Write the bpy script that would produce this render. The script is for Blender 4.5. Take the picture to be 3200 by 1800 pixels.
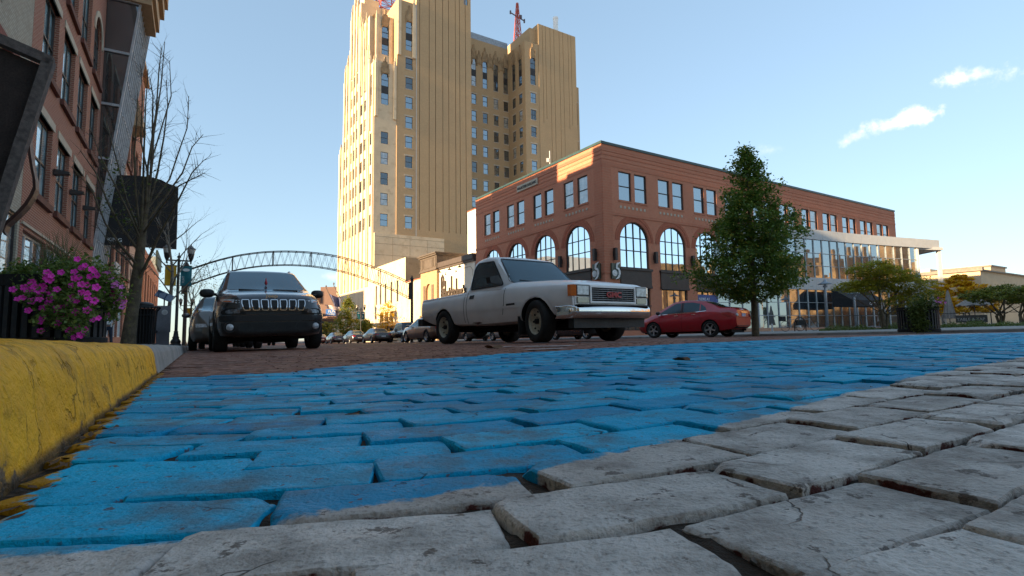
import bpy, bmesh, math, random
import numpy as np
from mathutils import Vector, Matrix, noise
from mathutils.bvhtree import BVHTree
from mathutils.geometry import delaunay_2d_cdt
random.seed(7)
R = math.radians
scene = bpy.context.scene
for o in list(bpy.data.objects): bpy.data.objects.remove(o)
C = scene.collection
# ---------------------------------------------------------------- camera
F_PX, EYE = 1700.0, 0.125
TILT = math.atan(153 / F_PX); ROLL = math.atan(0.0135)
cd = bpy.data.cameras.new('camera'); cam = bpy.data.objects.new('camera', cd); C.objects.link(cam)
cd.sensor_width = 36; cd.lens = 36 * F_PX / 3200; cd.clip_start = 0.02; cd.clip_end = 3000
cam.matrix_world = Matrix.Translation((0, 0, EYE)) @ Matrix.Rotation(R(90) + TILT, 4, 'X') @ Matrix.Rotation(-ROLL, 4, 'Z')
scene.camera = cam
# ---------------------------------------------------------------- light
SUN = Vector((-0.84, -0.545, 0)).normalized(); SUN_EL = R(12.5)
sun_az = math.atan2(SUN.x, SUN.y)
world = bpy.data.worlds.new('World'); scene.world = world; world.use_nodes = True
wn, wl = world.node_tree.nodes, world.node_tree.links
wn.clear()
wo = wn.new('ShaderNodeOutputWorld'); bg = wn.new('ShaderNodeBackground'); sky = wn.new('ShaderNodeTexSky')
sky.sky_type = 'NISHITA'; sky.sun_disc = False; sky.sun_elevation = SUN_EL; sky.sun_rotation = sun_az
sky.altitude = 100; sky.air_density = 1.0; sky.dust_density = 0.3; sky.ozone_density = 2.0
bg.inputs[1].default_value = 0.12
tcw = wn.new('ShaderNodeTexCoord')
def px_dir(px, py):
    x = (px - 1600) / F_PX; y = (900 - py) / F_PX
    return (cam.matrix_world.to_3x3() @ Vector((x, y, -1))).normalized()
def wmath(op, a, b=None, c=None):
    n = wn.new('ShaderNodeMath'); n.operation = op
    for i, v in enumerate((a, b, c)):
        if v is None: continue
        if isinstance(v, (int, float)): n.inputs[i].default_value = v
        else: wl.new(v, n.inputs[i])
    return n.outputs[0]
nz = wn.new('ShaderNodeTexNoise'); nz.inputs['Scale'].default_value = 26; nz.inputs['Detail'].default_value = 7; nz.inputs['Roughness'].default_value = .62
wl.new(tcw.outputs['Generated'], nz.inputs['Vector'])
gam = wn.new('ShaderNodeGamma'); gam.inputs[1].default_value = .50; wl.new(sky.outputs[0], gam.inputs[0])
tint = wn.new('ShaderNodeMix'); tint.data_type = 'RGBA'; tint.blend_type = 'MULTIPLY'; tint.inputs[0].default_value = 1; wl.new(gam.outputs[0], tint.inputs[6]); tint.inputs[7].default_value = (.77, .875, .95, 1)
last = tint.outputs[2]
for (px, py, sx, sy, ang, dens) in [(3040, 236, .044, .015, -12, .75), (2985, 248, .03, .010, -8, .5), (2800, 385, .050, .012, 6, .8), (2850, 368, .030, .015, 2, .8), (2680, 428, .022, .011, 4, .5), (2410, 470, .02, .012, 0, .25), (1085, 865, .05, .008, 0, .35), (1020, 925, .07, .008, 5, .3), (700, 960, .12, .01, 5, .2)]:
    c = px_dir(px, py); t1 = c.cross(Vector((0, 0, 1))).normalized(); t2 = t1.cross(c)
    a = R(ang); u1 = t1 * math.cos(a) + t2 * math.sin(a); u2 = t2 * math.cos(a) - t1 * math.sin(a)
    d = []
    for uu, sc in ((u1, sx), (u2, sy)):
        n = wn.new('ShaderNodeVectorMath'); n.operation = 'DOT_PRODUCT'; wl.new(tcw.outputs['Generated'], n.inputs[0]); n.inputs[1].default_value = uu
        d.append(wmath('POWER', wmath('ABSOLUTE', wmath('DIVIDE', n.outputs['Value'], sc)), 2.0))
    n = wn.new('ShaderNodeVectorMath'); n.operation = 'DOT_PRODUCT'; wl.new(tcw.outputs['Generated'], n.inputs[0]); n.inputs[1].default_value = c
    front = wmath('GREATER_THAN', n.outputs['Value'], 0)
    r = wmath('SQRT', wmath('ADD', d[0], d[1]))
    m = wmath('SUBTRACT', wmath('ADD', 1.0, wmath('MULTIPLY', wmath('SUBTRACT', nz.outputs['Fac'], .5), 3.6)), r)
    mr = wn.new('ShaderNodeMapRange'); mr.interpolation_type = 'SMOOTHSTEP'; mr.inputs['From Min'].default_value = 0; mr.inputs['From Max'].default_value = 1.3; mr.inputs['To Max'].default_value = dens
    wl.new(m, mr.inputs['Value'])
    mx = wn.new('ShaderNodeMix'); mx.data_type = 'RGBA'; wl.new(wmath('MULTIPLY', mr.outputs[0], front), mx.inputs[0]); wl.new(last, mx.inputs[6])
    mx.inputs[7].default_value = (3.0, 2.8, 2.6, 1)
    last = mx.outputs[2]
wl.new(last, bg.inputs[0]); wl.new(bg.outputs[0], wo.inputs[0])
sl = bpy.data.lights.new('sun', 'SUN'); sl.energy = 3.6; sl.angle = R(.6); sl.color = (1.0, .74, .44)
so = bpy.data.objects.new('sun', sl); C.objects.link(so)
sdir = Vector((SUN.x * math.cos(SUN_EL), SUN.y * math.cos(SUN_EL), math.sin(SUN_EL)))
so.rotation_euler = sdir.to_track_quat('Z', 'Y').to_euler()
scene.view_settings.view_transform = 'Standard'; scene.view_settings.look = 'None'
scene.view_settings.exposure = 2.22; scene.view_settings.gamma = 1
scene.render.engine = 'CYCLES'
# ---------------------------------------------------------------- street frame
A0 = math.atan2(.505, .863); V = Vector((math.cos(A0), math.sin(A0), 0)); U = Vector((-V.y, V.x, 0))
AR = R(32.3); VR = Vector((math.cos(AR), math.sin(AR), 0)); UR = Vector((-VR.y, VR.x, 0))
def T(w, s): return .13 * (1 - math.exp(-max(w, 0) / 6)) - .0075 * min(s, 90)
def SW(w, s): return T(0, s) + .135 + .008 * max(-w - .3, 0)                      # left pavement
def PL(w, s): return T(21, s) + .09 + .0145 * max(w - 21, 0)                     # plaza on the right
def ws(w, s, z=0.0): return V * w + U * s + Vector((0, 0, z))
def ray(px, py): return px_dir(px, py)
def wall_hit(px, py, O, a):
    r = ray(px, py); det = a.x * -r.y + r.x * a.y
    bx, by = -O[0], -O[1]
    s = (bx * -r.y + r.x * by) / det
    p = Vector((O[0] + a.x * s, O[1] + a.y * s)); t = p.length / math.hypot(r.x, r.y)
    return s, EYE + r.z * t
def gnd_hit(px, py, f=T):
    r = ray(px, py); t = .15
    while t < 260:
        p = r * t; w = p.dot(V); s = p.dot(U)
        if EYE + p.z < f(w, s): return w, s
        t *= 1.004
    return None
def at_depth(px, py, Y):
    r = ray(px, py); k = Y / r.y
    return Vector((r.x * k, Y, EYE + r.z * k))
# ---------------------------------------------------------------- mesh builder
class MB:
    def __init__(s): s.v = []; s.f = []; s.m = []; s.uv = []; s.mi = 0
    def P(s, p): s.v.append(tuple(p)); return len(s.v) - 1
    def face(s, pts, uv=None, mi=None):
        i = [s.P(p) for p in pts]; s.f.append(i); s.m.append(s.mi if mi is None else mi); s.uv.append(uv)
    def idx(s, i, mi=None, uv=None): s.f.append(list(i)); s.m.append(s.mi if mi is None else mi); s.uv.append(uv)
    def box(s, x0, x1, y0, y1, z0, z1, mi=None, M=None):
        c = [(x0, y0, z0), (x1, y0, z0), (x1, y1, z0), (x0, y1, z0), (x0, y0, z1), (x1, y0, z1), (x1, y1, z1), (x0, y1, z1)]
        if M: c = [M @ Vector(p) for p in c]
        b = [s.P(p) for p in c]
        ux, uy, uz = (x0, x1), (y0, y1), (z0, z1)
        def q(ids, uv): s.idx([b[k] for k in ids], mi, uv)
        q((0, 3, 2, 1), [(x0, y0), (x0, y1), (x1, y1), (x1, y0)]); q((4, 5, 6, 7), [(x0, y0), (x1, y0), (x1, y1), (x0, y1)])
        q((0, 1, 5, 4), [(x0, z0), (x1, z0), (x1, z1), (x0, z1)]); q((1, 2, 6, 5), [(y0, z0), (y1, z0), (y1, z1), (y0, z1)])
        q((2, 3, 7, 6), [(x1, z0), (x0, z0), (x0, z1), (x1, z1)]); q((3, 0, 4, 7), [(y1, z0), (y0, z0), (y0, z1), (y1, z1)])
        return s
    def beam(s, a, b, w, h=None, mi=None, up=Vector((0, 0, 1))):
        a, b = Vector(a), Vector(b); h = h or w; d = b - a; L = d.length
        if L < 1e-6: return s
        d.normalize(); x = d.cross(up)
        if x.length < 1e-3: x = d.cross(Vector((1, 0, 0)))
        x.normalize(); y = x.cross(d)
        M = Matrix((x, d, y)).transposed().to_4x4(); M.translation = a
        return s.box(-w / 2, w / 2, 0, L, -h / 2, h / 2, mi, M)
    def tube(s, pts, rad, n=6, mi=None, cap=True):
        pts = [Vector(p) for p in pts]; rs = rad if isinstance(rad, (list, tuple)) else [rad] * len(pts)
        prev = None; rings = []
        for i, p in enumerate(pts):
            d = (pts[min(i + 1, len(pts) - 1)] - pts[max(i - 1, 0)])
            if d.length < 1e-9: d = Vector((0, 0, 1))
            d.normalize()
            if prev is None:
                x = d.orthogonal().normalized()
            else:
                x = prev - d * prev.dot(d); x = x.normalized() if x.length > 1e-6 else d.orthogonal().normalized()
            prev = x; y = d.cross(x)
            rings.append([s.P(p + (x * math.cos(t) + y * math.sin(t)) * rs[i]) for t in (k * 2 * math.pi / n for k in range(n))])
        for a, b in zip(rings, rings[1:]):
            for k in range(n): s.idx([a[k], a[(k + 1) % n], b[(k + 1) % n], b[k]], mi)
        if cap:
            s.idx(rings[0][::-1], mi); s.idx(rings[-1], mi)
        return s
    def lathe(s, prof, n=24, M=None, mi=None, close=False, cap=True):
        rings = []
        for (r, z) in prof:
            ring = []
            for k in range(n):
                t = 2 * math.pi * k / n; p = Vector((r * math.cos(t), r * math.sin(t), z))
                ring.append(s.P(M @ p if M else p))
            rings.append(ring)
        pr = list(zip(rings, rings[1:])) + ([(rings[-1], rings[0])] if close else [])
        for a, b in pr:
            for k in range(n): s.idx([a[k], a[(k + 1) % n], b[(k + 1) % n], b[k]], mi)
        if not close and cap:
            if prof[0][0] > 1e-4: s.idx(rings[0][::-1], mi)
            if prof[-1][0] > 1e-4: s.idx(rings[-1], mi)
        return s
    def prism(s, pts, d, mi=None):
        d = Vector(d); a = [s.P(p) for p in pts]; b = [s.P(Vector(p) + d) for p in pts]; n = len(pts)
        s.idx(a[::-1], mi); s.idx(b, mi)
        for k in range(n): s.idx([a[k], a[(k + 1) % n], b[(k + 1) % n], b[k]], mi)
        return s
    def grid(s, fn, nu, nv, mi=None, uvf=None):
        g = [[s.P(fn(i / nu, j / nv)) for i in range(nu + 1)] for j in range(nv + 1)]
        for j in range(nv):
            for i in range(nu):
                uv = [uvf(a / nu, b / nv) for a, b in ((i, j), (i + 1, j), (i + 1, j + 1), (i, j + 1))] if uvf else None
                s.idx([g[j][i], g[j][i + 1], g[j + 1][i + 1], g[j + 1][i]], mi, uv)
        return s
    def join(s, o, M=None, mi=None):
        b = len(s.v)
        s.v += [tuple(M @ Vector(p)) for p in o.v] if M else o.v
        s.f += [[k + b for k in f] for f in o.f]; s.m += [mi] * len(o.f) if mi is not None else o.m; s.uv += o.uv
        return s
    def mesh(s, name, mats=(), smooth=False):
        me = bpy.data.meshes.new(name); me.from_pydata(s.v, [], s.f)
        for m in (mats if isinstance(mats, (list, tuple)) else [mats]): me.materials.append(m)
        if any(s.m): me.polygons.foreach_set('material_index', s.m)
        if any(u is not None for u in s.uv):
            l = me.uv_layers.new(name='UVMap'); data = np.zeros((len(me.loops), 2), dtype=np.float32); k = 0
            for f, u in zip(s.f, s.uv):
                if u is not None: data[k:k + len(f)] = u
                k += len(f)
            l.data.foreach_set('uv', data.ravel())
        if smooth: me.polygons.foreach_set('use_smooth', [True] * len(me.polygons))
        me.update(); return me
def link(name, me, parent=None, loc=(0, 0, 0), rz=0.0):
    o = bpy.data.objects.new(name, me); C.objects.link(o); o.location = loc; o.rotation_euler = (0, 0, rz)
    if parent: o.parent = parent
    return o
def obj(name, mb, mats, parent=None, smooth=False, loc=(0, 0, 0), rz=0.0):
    return link(name, mb.mesh(name, mats, smooth), parent, loc, rz)
def tag(o, label=None, cat=None, group=None, kind=None):
    if label: o['label'] = label
    if cat: o['category'] = cat
    if group: o['group'] = group
    if kind: o['kind'] = kind
    return o
def thing(name, label, cat, loc=(0, 0, 0), rz=0.0, group=None):
    return tag(link(name, None, None, loc, rz), label, cat, group)
def kids(o): return [c for c in bpy.data.objects if c.parent == o]
def copy_tree(o, parent=None, mp=None):
    if mp is None:
        mp = {}
        for c in bpy.data.objects:
            if c.parent: mp.setdefault(c.parent.name, []).append(c)
    c = o.copy(); C.objects.link(c)
    if parent: c.parent = parent
    for ch in mp.get(o.name, []): copy_tree(ch, c, mp)
    return c
def text_mesh(txt, size, ext=.01, mat=None, sx=1.0, shear=0.0, bold=0.0):
    cu = bpy.data.curves.new('lettering', 'FONT'); cu.body = txt; cu.size = size; cu.extrude = ext; cu.resolution_u = 3; cu.shear = shear; cu.offset = bold
    o = bpy.data.objects.new('lettering', cu); C.objects.link(o); bpy.context.view_layer.update()
    me = bpy.data.meshes.new_from_object(o.evaluated_get(bpy.context.evaluated_depsgraph_get())); bpy.data.objects.remove(o)
    me.transform(Matrix.Diagonal((sx, 1, 1, 1)) @ Matrix.Identity(4)); me.transform(Matrix.Rotation(R(90), 4, 'X'))
    me.name = 'lettering'; me.materials.clear()
    if mat: me.materials.append(mat)
    return me
# ---------------------------------------------------------------- materials
def nmat(name):
    m = bpy.data.materials.new(name); m.use_nodes = True
    nt = m.node_tree; b = nt.nodes['Principled BSDF']; return m, nt.nodes, nt.links, b
def mth(n, l, op, a, b=None, c=None, clamp=False):
    x = n.new('ShaderNodeMath'); x.operation = op; x.use_clamp = clamp
    for i, v in enumerate((a, b, c)):
        if v is None: continue
        if isinstance(v, (int, float)): x.inputs[i].default_value = v
        else: l.new(v, x.inputs[i])
    return x.outputs[0]
def mrange(n, l, v, a, b, c=0.0, d=1.0):
    x = n.new('ShaderNodeMapRange'); x.interpolation_type = 'SMOOTHSTEP'; l.new(v, x.inputs[0])
    for i, k in enumerate((a, b, c, d)): x.inputs[i + 1].default_value = k
    return x.outputs[0]
def mixc(n, l, f, a, b, bt='MIX'):
    x = n.new('ShaderNodeMix'); x.data_type = 'RGBA'; x.blend_type = bt
    for i, v in ((0, f), (6, a), (7, b)):
        if isinstance(v, (int, float)): x.inputs[i].default_value = v
        elif isinstance(v, tuple): x.inputs[i].default_value = (*v[:3], 1)
        else: l.new(v, x.inputs[i])
    return x.outputs[2]
def noi(n, l, vec, scale, detail=4, rough=.55, dist=0):
    x = n.new('ShaderNodeTexNoise'); x.inputs['Scale'].default_value = scale; x.inputs['Detail'].default_value = detail
    x.inputs['Roughness'].default_value = rough; x.inputs['Distortion'].default_value = dist
    if vec is not None: l.new(vec, x.inputs['Vector'])
    return x.outputs['Fac']
def bmp(n, l, h, b, st, dist=.01):
    x = n.new('ShaderNodeBump'); x.inputs['Strength'].default_value = st; x.inputs['Distance'].default_value = dist
    l.new(h, x.inputs['Height']); l.new(x.outputs[0], b.inputs['Normal']); return x
def M(name, col, rough=.6, metal=0., var=.18, vs=3., bump=0., bs=40., coat=0., rnd=0., spec=.5, dirt=None):
    m, n, l, b = nmat(name)
    tc = n.new('ShaderNodeTexCoord'); o = tc.outputs['Object']
    f = noi(n, l, o, vs, 5); f2 = noi(n, l, o, vs * 9, 3)
    lo = tuple(c * (1 - var) for c in col); hi = tuple(min(c * (1 + var), 1) for c in col)
    c = mixc(n, l, mrange(n, l, f, .3, .7), lo, hi); c = mixc(n, l, mrange(n, l, f2, .35, .75, 0, .35), c, tuple(x * (1 - var) for x in lo))
    if dirt: c = mixc(n, l, mrange(n, l, noi(n, l, o, vs * 1.7, 6, .65), .5, .72), c, dirt)
    if rnd:
        oi = n.new('ShaderNodeObjectInfo'); hsv = n.new('ShaderNodeHueSaturation'); l.new(c, hsv.inputs['Color'])
        l.new(mth(n, l, 'MULTIPLY_ADD', oi.outputs['Random'], rnd * 2, 1 - rnd), hsv.inputs['Value']); c = hsv.outputs[0]
    l.new(c, b.inputs['Base Color']); b.inputs['Metallic'].default_value = metal
    l.new(mrange(n, l, f2, .2, .8, max(rough - .08, .02), min(rough + .1, 1)), b.inputs['Roughness'])
    b.inputs['Specular IOR Level'].default_value = spec
    if coat: b.inputs['Coat Weight'].default_value = coat; b.inputs['Coat Roughness'].default_value = .03
    if bump: bmp(n, l, noi(n, l, o, bs, 5, .6), b, bump)
    return m
def brickmat(name, c1, c2, mortar, bw=.21, rh=.075, ms=.009, soot=.25):
    m, n, l, b = nmat(name)
    uv = n.new('ShaderNodeUVMap'); t = n.new('ShaderNodeTexBrick'); l.new(uv.outputs[0], t.inputs['Vector'])
    t.inputs['Color1'].default_value = (*c1, 1); t.inputs['Color2'].default_value = (*c2, 1); t.inputs['Mortar'].default_value = (*mortar, 1)
    t.inputs['Scale'].default_value = 1; t.inputs['Brick Width'].default_value = bw; t.inputs['Row Height'].default_value = rh; t.inputs['Mortar Size'].default_value = ms; t.inputs['Mortar Smooth'].default_value = .2
    f = noi(n, l, uv.outputs[0], .35, 6, .6); f2 = noi(n, l, uv.outputs[0], 3, 4)
    c = mixc(n, l, mrange(n, l, f, .35, .75, 0, soot), t.outputs[0], tuple(x * .55 for x in c1)); c = mixc(n, l, mrange(n, l, f2, .4, .7, 0, .18), c, tuple(min(x * 1.4, 1) for x in c2))
    l.new(c, b.inputs['Base Color']); b.inputs['Roughness'].default_value = .85
    bmp(n, l, t.outputs['Fac'], b, -.6, .006); return m
def glass(name, tint=(.015, .02, .025), refl=.34, rcol=(.8, .92, 1.0), wav=.02, ior=1.5):
    m, n, l, b = nmat(name)
    out = [x for x in n if x.type == 'OUTPUT_MATERIAL'][0]
    tc = n.new('ShaderNodeTexCoord'); oi = n.new('ShaderNodeObjectInfo')
    b.inputs['Roughness'].default_value = .25
    l.new(mixc(n, l, mrange(n, l, noi(n, l, tc.outputs['Object'], 1.1, 2), .35, .7), tint, tuple(x * 2.2 for x in tint)), b.inputs['Base Color'])
    g = n.new('ShaderNodeBsdfGlossy'); g.inputs['Roughness'].default_value = .02; g.inputs['Color'].default_value = (*rcol, 1)
    bu = n.new('ShaderNodeBump'); bu.inputs['Strength'].default_value = wav; bu.inputs['Distance'].default_value = .05; l.new(noi(n, l, tc.outputs['Object'], 1.3, 2), bu.inputs['Height']); l.new(bu.outputs[0], g.inputs['Normal'])
    fr = n.new('ShaderNodeFresnel'); fr.inputs[0].default_value = ior
    f = mth(n, l, 'MULTIPLY_ADD', fr.outputs[0], 1 - refl, refl, clamp=True)
    mx = n.new('ShaderNodeMixShader'); l.new(f, mx.inputs[0]); l.new(b.outputs[0], mx.inputs[1]); l.new(g.outputs[0], mx.inputs[2]); l.new(mx.outputs[0], out.inputs[0])
    return m
def paintmat(name, col, rough=.35, coat=1.0, metal=0., flake=0.):
    m, n, l, b = nmat(name)
    tc = n.new('ShaderNodeTexCoord'); f = noi(n, l, tc.outputs['Object'], 2.2, 5)
    z = n.new('ShaderNodeSeparateXYZ'); l.new(tc.outputs['Object'], z.inputs[0])
    dirt = mth(n, l, 'MULTIPLY', mrange(n, l, z.outputs[2], .62, .22), mrange(n, l, noi(n, l, tc.outputs['Object'], 6, 6, .7), .35, .8, .03, .5))
    c = mixc(n, l, mrange(n, l, f, .3, .7), col, tuple(x * .9 for x in col)); c = mixc(n, l, dirt, c, (.10, .085, .07))
    l.new(c, b.inputs['Base Color']); b.inputs['Metallic'].default_value = metal
    l.new(mth(n, l, 'MULTIPLY_ADD', dirt, .4, rough), b.inputs['Roughness'])
    b.inputs['Coat Weight'].default_value = coat; l.new(mth(n, l, 'MULTIPLY_ADD', dirt, .5, .04), b.inputs['Coat Roughness']); return m
MT = {}
MT['redbrick'] = brickmat('red_brick', (.54, .175, .092), (.46, .135, .068), (.54, .32, .21))
MT['redband'] = brickmat('red_soldier_brick', (.50, .155, .08), (.44, .125, .064), (.46, .26, .165), .075, .21)
MT['darkbrick'] = brickmat('brown_brick', (.31, .098, .058), (.25, .075, .045), (.43, .28, .20), .21, .078, .012)
MT['tan'] = brickmat('tan_brick', (.49, .335, .185), (.445, .295, .155), (.43, .295, .17), soot=.18)
MT['limestone'] = M('limestone', (.66, .52, .35), .85, var=.08, vs=.5, bump=.1, bs=6, dirt=(.52, .39, .25))
MT['cream'] = M('cream_stucco', (.68, .55, .38), .85, var=.07, vs=.4, bump=.08, bs=12)
MT['white_stucco'] = M('white_stucco', (.78, .70, .58), .85, var=.05, vs=.6)
MT['stonetrim'] = M('pale_stone_trim', (.50, .42, .32), .8, var=.1, vs=2)
MT['glass'] = glass('window_glass'); MT['glass_dk'] = glass('dark_window_glass', (.02, .018, .016), .10); MT['glass_mid'] = glass('window_glass_with_blinds', (.22, .21, .19), .16)
MT['glass_car'] = glass('car_glass', (.010, .030, .038), .0, (.38, .62, .75), .005, 1.3)
MT['glass_sky_tint'] = glass('sky_tinted_glass', (.26, .38, .42), .22, (.85, .97, 1.0))  # pale blue base tint stands in for sky mirrored in the panes
MT['frame_dk'] = M('dark_bronze_frame', (.035, .028, .025), .5)
MT['frame_wh'] = M('white_aluminium_frame', (.62, .62, .62), .4, var=.05)
MT['black'] = M('black_metal', (.018, .018, .019), .45, metal=.0, var=.3, coat=.15)
MT['blackplastic'] = M('black_plastic', (.022, .022, .023), .55, var=.25)
MT['rubber'] = M('tyre_rubber', (.022, .021, .02), .85, var=.35, vs=6, bump=.1, bs=60)
MT['chrome'] = M('chrome', (.75, .74, .73), .1, metal=1, var=.05)
MT['alloy'] = M('alloy_wheel', (.62, .62, .63), .3, metal=.9, var=.15)
MT['under'] = M('dark_underbody', (.012, .011, .010), .9)
MT['lens'] = M('clear_lamp_lens', (.55, .56, .58), .12, var=.3, vs=18, coat=1)
MT['lensred'] = M('red_lamp_lens', (.35, .01, .012), .15, coat=1); MT['amber'] = M('amber_lens', (.65, .13, .01), .2, coat=1)
MT['concrete'] = M('concrete', (.30, .28, .255), .9, var=.14, vs=1.2, bump=.25, bs=60, dirt=(.2, .185, .165))
MT['white'] = M('white_metal_panel', (.50, .50, .49), .5, var=.04)
MT['bark'] = M('bark', (.115, .085, .055), .95, var=.35, vs=9, bump=.6, bs=35, dirt=(.16, .14, .05))
MT['rust'] = M('rusty_iron', (.10, .045, .028), .7, var=.4, vs=8)
MT['lampglass'] = M('frosted_lamp_glass', (.5, .47, .42), .3, var=.1)
MT['lettering_w'] = M('white_lettering', (.75, .74, .72), .5)
# ---------------------------------------------------------------- paving material
LO = [(-1, .55), (-.14, .47), (0, .43), (.25, .415), (.5, .455), (.95, .54), (1.55, .64), (2.4, .715), (6, .9), (22, 1.5)]
HI = [(-1, 2.75), (-.14, 2.65), (.35, 2.5), (.9, 3.0), (1.9, 3.3), (3.56, 3.72), (5.6, 3.95), (9.3, 4.2), (13.3, 4.15), (22, 4.3)]
def interp(t, x): return float(np.interp(x, [p[0] for p in t], [p[1] for p in t]))
def pavemat(name, sheet=False, dirt=0.):
    m, n, l, b = nmat(name)
    g = n.new('ShaderNodeNewGeometry'); P = g.outputs['Position']
    def dot(vec):
        x = n.new('ShaderNodeVectorMath'); x.operation = 'DOT_PRODUCT'; l.new(P, x.inputs[0]); x.inputs[1].default_value = vec; return x.outputs['Value']
    w, s = dot(V), dot(U)
    def att(a):
        x = n.new('ShaderNodeAttribute'); x.attribute_name = a; return x.outputs['Fac']
    side, rnd = att('side'), att('rnd')
    big, mid, fine = noi(n, l, P, 2.2, 4), noi(n, l, P, 22, 6, .62), noi(n, l, P, 210, 4, .6)
    edge = mth(n, l, 'MULTIPLY', mth(n, l, 'SUBTRACT', noi(n, l, P, 45, 5, .6), .5), .045)
    def curve(tab):
        x = n.new('ShaderNodeFloatCurve'); cv = x.mapping.curves[0]
        pts = [((a + 1) / 23, c / 6) for a, c in tab]
        cv.points[0].location = pts[0]; cv.points[-1].location = pts[-1]
        for p in pts[1:-1]: cv.points.new(*p)
        for p in cv.points: p.handle_type = 'VECTOR'
        x.mapping.update(); l.new(mth(n, l, 'MULTIPLY_ADD', w, 1 / 23, 1 / 23), x.inputs['Value'])
        return mth(n, l, 'MULTIPLY', x.outputs[0], 6.0)
    se = mth(n, l, 'ADD', s, edge)
    lo = mrange(n, l, mth(n, l, 'SUBTRACT', se, curve(LO)), -.004, .006)
    hi = mrange(n, l, mth(n, l, 'SUBTRACT', curve(HI), se), -.01, .012)
    # bare brick
    bare = mixc(n, l, rnd, (.17, .065, .04), (.34, .15, .095)); bare = mixc(n, l, mrange(n, l, mid, .35, .7, 0, .6), bare, (.075, .038, .03))
    bare = mixc(n, l, mrange(n, l, big, .45, .75, 0, .4), bare, (.22, .12, .075))
    # blue paint: brighter on the arrises and flanks, rubbed grey on the worn tops
    worn = mth(n, l, 'MULTIPLY', mrange(n, l, mth(n, l, 'ADD', mth(n, l, 'MULTIPLY', mid, .55), mth(n, l, 'MULTIPLY', noi(n, l, P, 7, 3), .45)), .40, .62), mth(n, l, 'SUBTRACT', 1.0, mrange(n, l, side, .02, .3)))
    blue = mixc(n, l, rnd, (.0, .24, .46), (.004, .47, .74))
    bl = mixc(n, l, mth(n, l, 'MULTIPLY', mth(n, l, 'MULTIPLY', worn, mrange(n, l, noi(n, l, P, 2.6, 4), .40, .54, .12, 1.0)), .92), blue, (.13, .20, .235))
    bl = mixc(n, l, mrange(n, l, fine, .56, .70, 0, .6), bl, (.05, .08, .10))
    bl = mixc(n, l, mth(n, l, 'MULTIPLY', mrange(n, l, noi(n, l, P, 60, 3, .7), .62, .68), .75), bl, (.13, .055, .04))
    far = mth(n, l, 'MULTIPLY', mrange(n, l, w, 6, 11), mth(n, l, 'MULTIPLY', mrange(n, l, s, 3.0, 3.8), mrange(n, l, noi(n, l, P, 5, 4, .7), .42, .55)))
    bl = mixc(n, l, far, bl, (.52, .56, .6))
    # white paint, grimy, chipped to the dark red brick
    wh = mixc(n, l, rnd, (.44, .385, .34), (.66, .60, .545)); wh = mixc(n, l, mrange(n, l, noi(n, l, P, 11, 6, .65), .4, .68, 0, .8), wh, (.25, .215, .185))
    wh = mixc(n, l, mrange(n, l, fine, .50, .72, 0, .6), wh, (.15, .135, .12))
    wh = mixc(n, l, mth(n, l, 'MULTIPLY', mrange(n, l, noi(n, l, P, 30, 5, .7), .60, .64), .8), wh, (.10, .075, .06))
    chip = mrange(n, l, mth(n, l, 'ADD', mth(n, l, 'MULTIPLY', side, .55), mid), .78, .86)
    wh = mixc(n, l, chip, wh, (.085, .026, .021))
    c = mixc(n, l, lo, wh, bl); c = mixc(n, l, hi, bare, c)
    # yellow overspray by the kerb
    yel = mrange(n, l, mth(n, l, 'ADD', w, mth(n, l, 'MULTIPLY', edge, 1.3)), -.112, -.120)
    yel = mth(n, l, 'MULTIPLY', yel, mrange(n, l, s, 3.2, 3.1)); c = mixc(n, l, yel, c, (.42, .20, .012))
    vo = n.new('ShaderNodeTexVoronoi'); vo.feature = 'DISTANCE_TO_EDGE'; vo.inputs['Scale'].default_value = 7; wp = n.new('ShaderNodeVectorMath'); wp.operation = 'MULTIPLY_ADD'; nn_ = n.new('ShaderNodeTexNoise'); nn_.inputs['Scale'].default_value = 9; nn_.inputs['Detail'].default_value = 5; l.new(P, nn_.inputs['Vector']); l.new(nn_.outputs['Color'], wp.inputs[0]); wp.inputs[1].default_value = (.16, .16, .16); l.new(P, wp.inputs[2]); l.new(wp.outputs[0], vo.inputs['Vector'])
    crk = mth(n, l, 'MULTIPLY', mrange(n, l, vo.outputs['Distance'], .010, .002), mrange(n, l, noi(n, l, P, 8, 2), .56, .62)); c = mixc(n, l, mth(n, l, 'MULTIPLY', crk, .75), c, (.04, .03, .025))
    grime = mrange(n, l, mth(n, l, 'ADD', side, mth(n, l, 'MULTIPLY', mth(n, l, 'SUBTRACT', mid, .5), .9)), .62, .95)
    inb = mth(n, l, 'MULTIPLY', mth(n, l, 'MULTIPLY', lo, hi), mrange(n, l, noi(n, l, P, 6, 4, .6), .40, .55))
    c = mixc(n, l, mth(n, l, 'MULTIPLY', grime, mth(n, l, 'MULTIPLY_ADD', inb, -.72, .85)), c, (.035, .026, .02))
    h = mth(n, l, 'SUBTRACT', mth(n, l, 'ADD', mth(n, l, 'MULTIPLY', mid, .8), mth(n, l, 'MULTIPLY', fine, .45)), mth(n, l, 'MULTIPLY', crk, .7))
    if dirt: c = mixc(n, l, mrange(n, l, noi(n, l, P, 16, 6, .7), .5 - dirt * .3, .6 - dirt * .3, .6, 1), c, (.034, .022, .014))
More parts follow.
